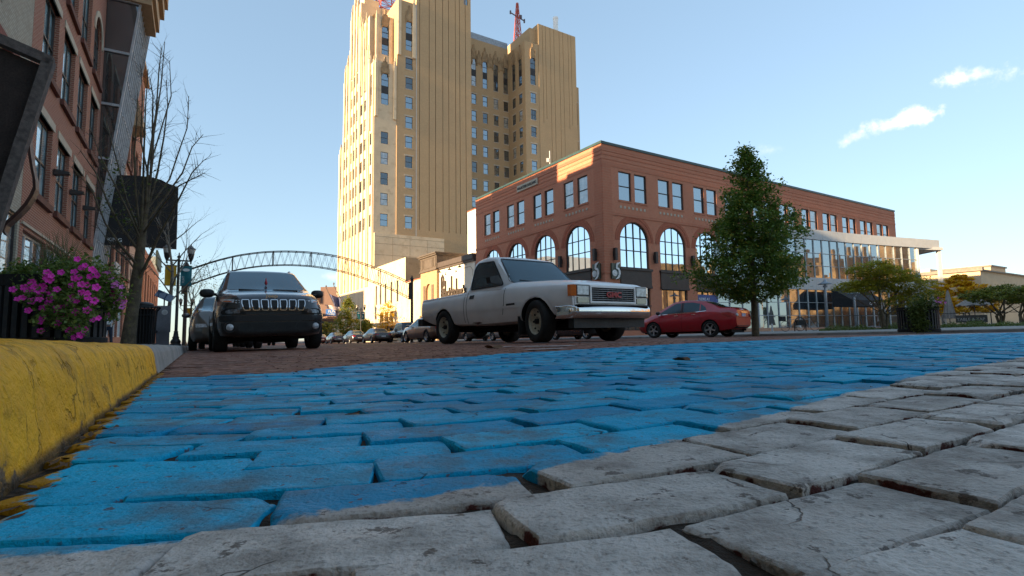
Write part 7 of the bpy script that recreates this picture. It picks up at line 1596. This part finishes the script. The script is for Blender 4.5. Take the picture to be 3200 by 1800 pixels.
for (fx_, fy_) in FL:
    px, py = fx_ / 4.14, 750 + fy_ / 4.14; far = fx_ > 1280; p = at_depth(px, py, Yp - (.12 if far else .66) + rr.uniform(-.05, .03)); o = link('flower', fmesh2 if (far and rr.random() < .6) else fmesh, pl1, p - o1)
    d = Vector((-p.x * .9 + rr.gauss(0, 1.6), -p.y + rr.gauss(0, .8), rr.gauss(1.2, 1.4))).normalized(); o.rotation_euler = d.to_track_quat('Z', 'Y').to_euler(); s_ = rr.uniform(.85, 1.2); o.scale = (s_, s_, s_)
Y2 = 17.6; q = ray(2872, 1036); loc2 = Vector((q.x / q.y * Y2, Y2, 0)); pl2 = planter('flower_planter', 'black slatted planter smothered in trailing vines on the right plaza', (loc2.x, loc2.y, .105), .56, .80)
A = np.concatenate([np.array([cx, -.5, cz]) + nr.normal(size=(k, 3)) * [sx, .12, sz] for cx, cz, sx, sz, k in ((-.3, .75, .14, .14, 900), (-.38, .4, .12, .2, 900), (-.25, .2, .12, .12, 400), (.0, .85, .2, .08, 500), (-.1, 1.0, .22, .1, 400), (-.48, .6, .08, .2, 300))]); leaves('foliage', A, .03, MT['leaf_d'], pl2, flat=.3)
for k in range(14): o = link('flower', fmesh2, pl2, (.28 + rr.gauss(0, .10), -.45 + rr.gauss(0, .1), .92 + rr.gauss(0, .05))); o.rotation_euler = (R(70) + rr.gauss(0, .4), rr.gauss(0, .4), rr.gauss(0, .3)); o.scale = (1.3, 1.3, 1.3)
# ground cover along the plaza edge
A = []
for k in range(9000):
    px = nr.uniform(2560, 3230); Y = 33 + nr.uniform(-1.6, 1.6) + (px - 2560) * -.009; q = ray(px, 1035); x = q.x / q.y * Y; p = Vector((x, Y, 0)); A.append((x, Y, PL(p.dot(V), p.dot(U)) + abs(nr.normal()) * .10 * (1 + .8 * math.sin(px * .02) * math.sin(px * .051))))
hedge = leaves('ground_cover', np.array(A), .06, MT['leaf_d'], None, flat=.2, aspect=.3); tag(hedge, 'low grassy planting along the front edge of the cafe terrace', None)
# ================================================================= street furniture
BK = MT['black']
def lamp_post(label, px, Y, H=4.15, banners=(), f=SW, arm=.42, group='twin-lantern street lamps', two=True, pz=None):
    q = ray(px, 1060); p = Vector((q.x / q.y * Y, Y, 0)); p.z = f(p.dot(V), p.dot(U)); t = thing('street_lamp' if two else 'fluted_post', label, 'street lamp', p, A0, group)
    obj('base', MB().lathe([(.20, 0), (.20, .06), (.17, .08), (.17, .13), (.19, .16), (.17, .22), (.11, .30), (.13, .34), (.10, .38), (.075, .55), (.085, .58), (.07, .60)], 20), BK, t, True)
    m = MB().lathe([(.058, .58), (.05, H - .75), (.04, H - .5)], 12).lathe([(.06, H - .52), (.08, H - .48), (.02, H - .40), (.03, H - .36), (.001, H - .28)], 12); obj('pole', m, BK, t)
    if two: obj('cross_arm', MB().box(-arm, arm, -.025, .025, H - .66, H - .60), BK, t)
    for s in ((1, -1) if two else ()):
        c = Matrix.Translation((s * arm, 0, 0)); ln_ = obj('lantern', MB().lathe([(.001, H - .78), (.03, H - .74), (.03, H - .66), (.05, H - .62), (.095, H - .50), (.11, H - .38), (.125, H - .34)], 12, c), BK, t, True)
        obj('lantern_glass', MB().lathe([(.11, H - .36), (.125, H - .30), (.14, H - .17), (.15, H - .14)], 12, c), MT['lampglass'], ln_, True)
        obj('lantern_cap', MB().lathe([(.165, H - .15), (.15, H - .11), (.08, H - .06), (.05, H - .02), (.035, H), (.012, H + .02), (.02, H + .04), (.001, H + .1)], 12, c), M('aged_lamp_cap', (.16, .15, .14), .6) if 'cap' not in MT else MT['cap'], ln_, True)
    for (side_, col, txt) in banners:
        x0_, x1_ = (.07, .47) if side_ > 0 else (-.47, -.07); bz1 = H - .85; bz0 = bz1 - .80
        bn_ = obj('banner', MB().grid(lambda u, v: Vector((x0_ + (x1_ - x0_) * u, .03 * math.sin(u * 5 + v * 2), bz0 + (bz1 - bz0) * v)), 8, 8), M('banner_' + col, {'yellow': (.60, .33, .01), 'teal': (.015, .16, .19)}[col], .7), t); obj('banner_arm', MB().box(min(x0_, 0), max(x1_, 0), -.012, .012, bz1, bz1 + .025).box(min(x0_, 0), max(x1_, 0), -.012, .012, bz0 - .025, bz0), BK, bn_)
        if txt: lt_ = link('lettering', text_mesh(txt, .11, .004, MT['lettering_w']), bn_, ((x0_ + x1_) / 2 - .06, -.06, bz0 + .10), 0); lt_.rotation_euler = (0, R(-90), 0)
        if txt: obj('banner_emblem', MB().lathe([(.09, 0), (.09, .006), (.001, .006)], 14, Matrix.Translation(((x0_ + x1_) / 2, -.05, bz1 - .16)) @ Matrix.Rotation(R(90), 4, 'X') @ Matrix.Diagonal((1.4, .7, 1, 1))), MT['lettering_w'], bn_)
    return t
o = lamp_post('plain black fluted post with cast base just behind the bare tree trunk', 428, 14.0, 3.6, group=None, two=False); o['category'] = 'post'
lamp_post('black twin-lantern lamp post carrying a yellow and a teal banner on the left pavement', 549, 22.0, 4.1, ((-1, 'yellow', ''), (1, 'teal', 'FLINT')))
lamp_post('twin-lantern lamp post with a yellow banner far down the left pavement', 578, 47, 4.1, ((1, 'yellow', ''),))
fR = lambda w, s: T(w, s) + .1
lamp_post('twin-lantern lamp post with two teal banners in front of the sunlit annex', 1127, 62, 4.3, ((-1, 'teal', 'FLINT'), (1, 'teal', 'FLINT')), fR)
# litter bin
def put(px, Y, f=SW): q = ray(px, 1060); p = Vector((q.x / q.y * Y, Y, 0)); p.z = f(p.dot(V), p.dot(U)); return p
tb = thing('litter_bin', 'tall black slatted litter bin with a domed lid behind the bare tree', 'litter bin', put(446, 12.6)); obj('liner', MB().lathe([(.20, .06), (.215, .86)], 20), MT['under'], tb)
sm_ = MB().tube([(.235, 0, .05), (.245, 0, .55), (.26, 0, .80), (.33, 0, .90)], .012, 5).mesh('slat', BK)
for k in range(26): link('slat', sm_, tb, (0, 0, 0), 2 * math.pi * k / 26)
obj('rim', MB().lathe([(.24, .03), (.25, .06), (.23, .07)], 24).lathe([(.32, .89), (.335, .905), (.32, .92)], 28).lathe([(.24, .70), (.255, .71), (.24, .73)], 24), BK, tb); obj('lid', MB().lathe([(.19, .93), (.20, .96), (.15, 1.0), (.06, 1.02), (.001, 1.02)], 24), BK, tb, True)
ks = thing('pay_station', 'grey parking pay station with a round symbol and a tilted solar panel', 'pay station', put(508, 16.6), A0); obj('cabinet', MB().box(-.17, .17, -.13, .13, 0, .42).box(-.19, .19, -.15, .15, .42, 1.22), M('grey_cabinet', (.20, .20, .22), .5), ks)
obj('round_symbol', MB().lathe([(.08, 0), (.08, .006), (.055, .006), (.055, .0)], 24, Matrix.Translation((.03, -.151, 1.02)) @ Matrix.Rotation(R(90), 4, 'X')), MT['lettering_w'], ks); obj('pole', MB().tube([(0, .05, 1.22), (0, .05, 1.42)], .02, 6), BK, ks)
obj('solar_panel', MB().box(-.24, .24, -.02, .0, -.17, .17, 0, Matrix.Translation((0, .03, 1.52)) @ Matrix.Rotation(R(25), 4, 'Y') @ Matrix.Rotation(R(-50), 4, 'X')), M('solar_cells', (.02, .04, .08), .15, coat=1), ks)
bh = thing('park_bench', 'black iron bench with scrolled arm on the left pavement', 'bench', put(474, 15.0), LR)
for x_ in (0, 1.4): obj('leg', MB().tube([(x_, .0, 0), (x_, .05, .3), (x_, -.05, .42), (x_, .2, .6), (x_, .32, .5), (x_, .3, .25), (x_, .5, .0)], .03, 6), BK, bh)
slm = MB().box(0, 1.4, 0, .06, 0, .02).mesh('slat', MT['timber'])
for k in range(5): link('slat', slm, bh, (0, .0 + k * .09, .42))
for k in range(4): o = link('slat', slm, bh, (0, .48, .52 + k * .09)); o.rotation_euler.x = R(80)
# arch over the street
s_a = 52.4; ar = thing('street_arch', 'long thin steel lattice arch spanning the street between two posts', 'arch', ws(0, s_a), A0)
wl_, wr_a = -.6, 19.2; zg = T(5, s_a)
MT['arch'] = M('dark_iron', (.045, .035, .028), .6)
def arch_z(t, lo, hi): return lo + (hi - lo) * (1 - (2 * t - 1) ** 2)
N = 46
def wat(px): r = ray(px, 900); k = s_a / (r.x * U.x + r.y * U.y); return (r.x * V.x + r.y * V.y) * k
def zat(px, py): r = ray(px, py); k = s_a / (r.x * U.x + r.y * U.y); return EYE + r.z * k
top_pts = [(588, 843), (640, 825), (700, 806), (780, 791), (860, 785), (930, 786), (1010, 793), (1090, 809), (1170, 836), (1230, 861), (1283, 886)]
bot_pts = [(588, 893), (640, 872), (700, 852), (780, 834), (860, 828), (930, 828), (1010, 836), (1090, 853), (1170, 882), (1230, 906), (1283, 934)]
tp_ = [(wat(a), zat(a, b)) for a, b in top_pts]; bp_ = [(wat(a), zat(a, b)) for a, b in bot_pts]
ft = lambda w: float(np.interp(w, [a for a, b in tp_], [b for a, b in tp_])); fb2 = lambda w: float(np.interp(w, [a for a, b in bp_], [b for a, b in bp_]))
W0, W1 = tp_[0][0], tp_[-1][0]
wsn = np.linspace(W0, W1, 61); sm2 = lambda f: np.convolve(np.pad([f(w) for w in wsn], 4, mode='edge') , np.ones(9) / 9, 'valid')
tz, bz_ = sm2(ft), sm2(fb2); tz[:4] = [ft(w) for w in wsn[:4]]; tz[-4:] = [ft(w) for w in wsn[-4:]]; bz_[:4] = [fb2(w) for w in wsn[:4]]; bz_[-4:] = [fb2(w) for w in wsn[-4:]]
for nm, zz, rad_ in (('top_chord', tz, .04), ('bottom_chord', bz_, .036)):
    m = MB()
    for dy in (-.35, .35): m.tube([(w, dy, z) for w, z in zip(wsn, zz)], rad_, 5)
    obj(nm, m, MT['arch'], ar)
m = MB()
for i in range(60):
    for dy in (-.35, .35):
        a, b = (tz, bz_) if i % 2 == 0 else (bz_, tz); m.beam((wsn[i], dy, a[i]), (wsn[i + 1], dy, b[i + 1]), .02)
    if i % 10 == 0: m.beam((wsn[i], -.35, tz[i]), (wsn[i], -.35, bz_[i]), .06); m.beam((wsn[i], .35, tz[i]), (wsn[i], .35, bz_[i]), .06)
    if i % 2 == 0: m.beam((wsn[i], -.35, tz[i]), (wsn[i], .35, tz[i]), .025)
for i in range(0, 61, 3): m.lathe([(.001, -.10), (.035, -.06), (.03, 0)], 6, Matrix.Translation((wsn[i], -.35, bz_[i] - .04)))
o = obj('lattice', m, MT['arch'], ar); o['kind'] = 'stuff'
for w_ in (W0 - .15, W1 + .15):
    zt_p = zat(1288, 878) if w_ > 5 else zat(588, 838)
    obj('post', MB().tube([(w_, 0, T(w_, s_a)), (w_, 0, zt_p)], [.15, .13], 10).lathe([(.2, zt_p - .05), (.2, zt_p), (.13, zt_p + .06), (.19, zt_p + .22), (.12, zt_p + .36), (.02, zt_p + .55), (.001, zt_p + .62)], 12, Matrix.Translation((w_, 0, 0))).box(w_ - .34, w_ - .1, -.06, .06, zat(1283, 936), zat(1283, 884)), MT['arch'], ar)
# gooseneck etc: flag poles on the tower side of the street
for k, (px0, py0, px1, py1, Y, lab) in enumerate([(1060, 985, 1019, 900, 84, 'tilted flagpole with furled flags, left of the narrow tree'), (1085, 975, 1043, 892, 82, 'bare tilted flagpole beside the furled flags')]):
    a, b = at_depth(px0, py0, Y), at_depth(px1, py1, Y); t = thing('flagpole', lab, 'flagpole', a); obj('pole', MB().tube([(0, 0, 0), b - a], .07, 6).lathe([(.001, .5), (.14, .25), (.001, 0)], 8, Matrix.Translation(b - a)), MT['timber'], t)
    if k == 0:
        mfl = MB(); mfl.grid(lambda u, v: (b - a) * (.42 + .38 * v) + Vector((u * 1.9 * (.3 + v * .7), .3 * math.sin(u * 7 + v * 3), -u * 1.7 * (1 - v) - u * .9)), 10, 8); obj('flag', mfl, M('blue_flag', (.07, .08, .17), .7), t); m3 = MB(); m3.grid(lambda u, v: (b - a) * (.35 + .2 * v) + Vector(((u - .5) * 2.2, -.2 + .2 * math.sin(u * 9), -.4 - u * .5 + .3 * math.sin(v * 5))), 8, 6); obj('flag', m3, M('striped_flag', (.42, .34, .33), .7, var=.5, vs=1.5), t)
# modern lamps on the plaza
def plaza_lamp(label, px, Y, ztop):
    p = plaza_at(px, Y); t = thing('plaza_lamp', label, 'street lamp', p, 0, 'conical grey lamps on the plaza'); H = ztop - p.z; G = M('galvanised_pole', (.30, .33, .36), .4, metal=.5) if 'galv' not in MT else MT['galv']; MT['galv'] = G
    obj('pole', MB().lathe([(.10, 0), (.09, H - .6), (.05, H - .5), (.05, H - .25)], 12), G, t, True); obj('shade', MB().lathe([(.16, H - .55), (.18, H - .42), (.10, H - .40)], 14).lathe([(.52, H - .30), (.50, H - .26), (.15, H - .10), (.10, H - .02), (.08, H + .08), (.001, H + .1)], 20), G, t, True)
plaza_lamp('grey pole lamp with a conical shade standing alone in front of the curved glass', 2588, 44, 4.35); plaza_lamp('grey pole lamp partly behind the maple beside the black awning', 2677, 47, 3.75)
# awning, umbrellas, terrace rail
aw2 = thing('cafe_awning', 'black sloping cafe awning on the curved glass building', 'awning', at_depth(2650, 952, 50.2) * Vector((1, 1, 0)) + Vector((0, 0, 2.45)), R(24)); mA = MB().prism([(-1.7, -1.6, 0), (-1.7, -1.6, .55), (-1.7, .3, 1.7), (-1.7, .3, 0)], (4.6, 0, 0)); obj('canopy', mA, M('black_canvas', (.02, .02, .022), .8), aw2)
link('lettering', text_mesh('CAFE', .34, .01, MT['lettering_w']), aw2, (.55, -1.63, .12))
canv = M('taupe_canvas', (.30, .26, .23), .85)
def umbrella_closed(px, Y, lab):
    t = thing('closed_umbrella', lab, 'umbrella', plaza_at(px, Y)); obj('pole', MB().tube([(0, 0, 0), (0, 0, 2.6)], .03, 6), BK, t); m = MB(); m.grid(lambda u, v: Vector(((.06 + .28 * (1 - v) * (1 + .25 * math.cos(u * 50))) * math.cos(u * 6.283), (.06 + .28 * (1 - v) * (1 + .25 * math.cos(u * 50))) * math.sin(u * 6.283), .55 + 1.95 * v)), 48, 6); obj('canopy', m, canv, t, True)
umbrella_closed(2762, 44, 'closed taupe umbrella behind the maple trunk'); umbrella_closed(2922, 38, 'closed taupe umbrella just right of the vine planter'); umbrella_closed(2972, 38, 'closed taupe umbrella in front of the white column')
ou = thing('open_umbrella', 'open taupe umbrella in front of the golden tree', 'umbrella', plaza_at(3052, 40)); obj('pole', MB().tube([(0, 0, 0), (0, 0, 2.1)], .03, 6), BK, ou)
for k in range(8):
    a0_, a1_ = 2 * math.pi * k / 8, 2 * math.pi * (k + 1) / 8; m = MB(); m.grid(lambda u, v: Vector((math.cos(a0_ + (a1_ - a0_) * u) * (.03 + 1.05 * v), math.sin(a0_ + (a1_ - a0_) * u) * (.03 + 1.05 * v), 2.15 - .62 * v ** 1.15 - .08 * math.sin(math.pi * u) * v)), 5, 6); obj('canopy_panel', m, canv, ou, True)
rl = thing('terrace_fence', 'black rail fence of the cafe terrace carrying a TABLE & TAP sign', 'fence', plaza_at(2620, 40), 0); p0 = plaza_at(2620, 40); p1 = plaza_at(3215, 36); d_ = (p1 - p0); rl.rotation_euler.z = math.atan2(d_.y, d_.x); Lf = Vector((d_.x, d_.y)).length
obj('rail', MB().box(0, Lf, -.02, .02, .98, 1.02).box(0, Lf, -.015, .015, .12, .15), BK, rl)
pm_ = MB().box(-.025, .025, -.025, .025, -.1, 1.0).mesh('post', BK)
for k in range(int(Lf / 1.5) + 1): link('post', pm_, rl, (k * 1.5, 0, 0))
sgx = (plaza_at(2988, 37.5) - p0).length; sb = obj('sign_board', MB().box(sgx, sgx + 1.75, -.05, -.03, .35, .85), M('dark_sign_board', (.05, .045, .04), .6), rl); link('lettering', text_mesh('TABLE & TAP', .27, .006, M('faded_sign_lettering', (.35, .33, .3), .6)), sb, (sgx + .05, -.055, .48))
# bicycles and rack
def bike(lab, px, Y, flip=1, basket=True):
    t = thing('bicycle', lab, 'bicycle', plaza_at(px, Y), R(8)); f = flip
    for x_ in (-.52, .52):
        w_ = obj('wheel', MB().lathe([(.33, -.012), (.345, 0), (.33, .012), (.315, 0)], 28, Matrix.Translation((x_, 0, .34)) @ Matrix.Rotation(R(90), 4, 'X'), close=True), M('grey_tyre', (.12, .12, .12), .7) if x_ < -9 else MT['rubber'], t); sp = MB()
        for k in range(12): a = math.pi * k / 6; sp.tube([(x_, 0, .34), (x_ + .32 * math.cos(a), 0, .34 + .32 * math.sin(a))], .003, 3)
        obj('spokes', sp, MT['chrome'], w_)['kind'] = 'stuff'
    obj('frame', MB().tube([(-.52 * f, 0, .34), (-.12 * f, 0, .30), (.38 * f, 0, .78), (.40 * f, 0, .88)], .016, 6).tube([(-.12 * f, 0, .30), (-.22 * f, 0, .86)], .016, 6).tube([(-.22 * f, 0, .78), (.38 * f, 0, .80)], .016, 6).tube([(-.52 * f, 0, .34), (-.22 * f, 0, .76)], .012, 6).tube([(.40 * f, 0, .82), (.52 * f, 0, .34)], .014, 6), M('grey_bike_frame', (.25, .27, .28), .4), t)
    obj('handlebar', MB().tube([(.30 * f, -.28, 1.02), (.38 * f, -.12, 1.0), (.40 * f, 0, .95), (.38 * f, .12, 1.0), (.30 * f, .28, 1.02)], .013, 6), BK, t); obj('saddle', MB().box(-.34, -.10, -.07, .07, .88, .94) if f > 0 else MB().box(.10, .34, -.07, .07, .88, .94), BK, t)
    if basket: obj('basket', MB().box(-.72 * f - .17, -.72 * f + .17, -.15, .15, .68, 1.0), M('black_basket', (.02, .02, .02), .8, bump=.6, bs=60), t)
bike('grey bicycle with a black rear basket by the glass building', 2478, 36, 1); bike('grey bicycle parked behind the round black rack', 2525, 37, -1, False)
rk_ = thing('bike_rack', 'black arched bicycle rack between the two bicycles', 'bicycle rack', plaza_at(2502, 35.5), R(8)); obj('hoop', MB().tube([(.40 * math.cos(t), 0, .48 + .42 * math.sin(t)) for t in np.linspace(math.pi, 0, 14)] , .035, 8).tube([(-.40, 0, 0), (-.40, 0, .5)], .035, 8).tube([(.40, 0, 0), (.40, 0, .5)], .035, 8), BK, rk_); obj('crate', MB().box(-.26, .26, -.1, .1, .38, .72), M('black_crate', (.02, .02, .02), .8), rk_)
bo = thing('bollard', 'short white post in front of the glass porch', 'bollard', plaza_at(2414, 33)); obj('post', MB().lathe([(.055, 0), (.055, .50), (.001, .52)], 12), MT['white'], bo)
# rooftop aerial on the brick building
ra = thing('roof_aerial', 'thin white aerial with small dishes behind the brick parapet', 'aerial', RC + VR * 5 + UR * 13.5 + Vector((0, 0, 14.9)), 0); obj('pole', MB().tube([(0, 0, 0), (0, 0, 4.6)], .05, 6), MT['white'], ra); obj('dish', MB().box(-.35, -.1, -.1, .1, 3.4, 3.8).box(.05, .25, -.1, .1, 1.2, 1.5), MT['white'], ra)
# ================================================================= pedestrian
def person(label, px, Y, H, heading):
    p = put(px, Y); t = thing('person', label, 'person', p, heading); k = H / 1.75
    def skin(name, verts, edges, rad, mat, sub=2):
        me = bpy.data.meshes.new(name); me.from_pydata([tuple(Vector(v) * k) for v in verts], edges, []); o = bpy.data.objects.new('t', me); C.objects.link(o); sk = o.modifiers.new('s', 'SKIN'); sv_ = me.skin_vertices[0].data
        for i, r_ in enumerate(rad): sv_[i].radius = (r_ * k, r_ * k) if not isinstance(r_, tuple) else (r_[0] * k, r_[1] * k)
        sv_[0].use_root = True; ss_ = o.modifiers.new('u', 'SUBSURF'); ss_.levels = sub; ss_.render_levels = sub; bpy.context.view_layer.update(); res = bpy.data.meshes.new_from_object(o.evaluated_get(bpy.context.evaluated_depsgraph_get())); bpy.data.objects.remove(o); res.name = name; res.materials.clear(); res.materials.append(mat)
        for pl__ in res.polygons: pl__.use_smooth = True
        return link(name, res, t)
    SK = M('skin', (.42, .24, .17), .6)
    # body: pelvis, spine, neck, head, arms (bent, hands meeting at the waist), legs
    Vt = [(0, 0, .96), (0, 0, 1.15), (0, .0, 1.38), (0, -.01, 1.50), (0, -.02, 1.60), (0, -.02, 1.70), (-.18, 0, 1.42), (-.25, -.02, 1.16), (-.16, -.20, 1.02), (.18, 0, 1.42), (.25, -.02, 1.16), (.14, -.22, 1.04), (-.10, 0, .92), (-.12, -.01, .50), (-.13, .02, .09), (-.13, -.12, .03), (.10, 0, .92), (.14, .03, .50), (.17, .06, .09), (.18, -.08, .03)]
    E_ = [(0, 1), (1, 2), (2, 3), (3, 4), (4, 5), (2, 6), (6, 7), (7, 8), (2, 9), (9, 10), (10, 11), (0, 12), (12, 13), (13, 14), (14, 15), (0, 16), (16, 17), (17, 18), (18, 19)]
    skin('body', Vt, E_, [.13, .12, .13, .055, .09, .085, .06, .045, .035, .06, .045, .035, .085, .06, .042, .04, .085, .06, .042, .04], SK)
    skin('shirt', [(0, 0, .98), (0, 0, 1.15), (0, 0, 1.36), (0, -.01, 1.44), (-.19, 0, 1.41), (-.24, -.02, 1.24), (.19, 0, 1.41), (.24, -.02, 1.24)], [(0, 1), (1, 2), (2, 3), (2, 4), (4, 5), (2, 6), (6, 7)], [.165, .155, .16, .08, .085, .07, .085, .07], M('light_blue_shirt', (.36, .42, .50), .8))
    skin('jeans', [(0, 0, .97), (-.10, 0, .88), (-.12, -.01, .50), (-.13, .02, .10), (.10, 0, .88), (.14, .03, .50), (.17, .06, .10)], [(0, 1), (1, 2), (2, 3), (0, 4), (4, 5), (5, 6)], [.145, .105, .075, .06, .105, .075, .06], M('dark_blue_jeans', (.025, .035, .06), .85))
    for s in (1, -1):
        m = MB()
        for q in range(4):
            x_ = s * (.13 + q * .018); m.tube([Vector((x_, -.215, 1.03)) * k, Vector((x_ - s * .02, -.255, 1.0 - .004 * q)) * k, Vector((x_ - s * .05, -.26, .975)) * k], [.010, .009, .007], 5)
        m.tube([Vector((s * .12, -.20, 1.04)) * k, Vector((s * .09, -.235, 1.045)) * k], [.011, .009], 5); obj('fingers', m, SK, t, True)
    hm = MB(); hm.grid(lambda u, v: Vector((.092 * math.cos(u * 6.283) * math.sin(v * math.pi * .6), -.0 + .10 * math.sin(u * 6.283) * math.sin(v * math.pi * .6), 1.655 + .115 * math.cos(v * math.pi * .6))) * k, 16, 8); obj('hair', hm, M('dark_hair', (.03, .02, .015), .8), t, True)
    fm_ = MB().box(-.045 * k, -.02 * k, -.108 * k, -.1 * k, 1.645 * k, 1.66 * k).box(.02 * k, .045 * k, -.108 * k, -.1 * k, 1.645 * k, 1.66 * k).box(-.03 * k, .03 * k, -.104 * k, -.098 * k, 1.572 * k, 1.58 * k); obj('eyes_and_mouth', fm_, MT['blackplastic'], t); obj('nose', MB().prism([Vector(q) * k for q in ((-.015, -.10, 1.60), (.015, -.10, 1.60), (0, -.10, 1.65))], (0, -.02 * k, 0)), SK, t)
    obj('shoulder_strap', MB().tube([Vector(q) * k for q in ((-.12, -.10, 1.43), (-.02, -.165, 1.25), (.10, -.15, 1.02))], .012, 5), MT['blackplastic'], t); obj('held_bottle', MB().lathe([(.03, 0), (.03, .16), (.012, .19), (.012, .22)], 10, Matrix.Translation(Vector((.12, -.27, .93)) * k)), M('clear_bottle', (.5, .52, .52), .15), t); obj('white_bag', MB().box(-.11 * k, .10 * k, -.20 * k, -.155 * k, 1.06 * k, 1.20 * k), MT['lettering_w'], t); return t
person('person in pale blue shirt and dark jeans holding a bottle beyond the flower planter', 335, 25.5, 1.72, math.atan2(25, -19) - R(90) + R(180) - R(180))
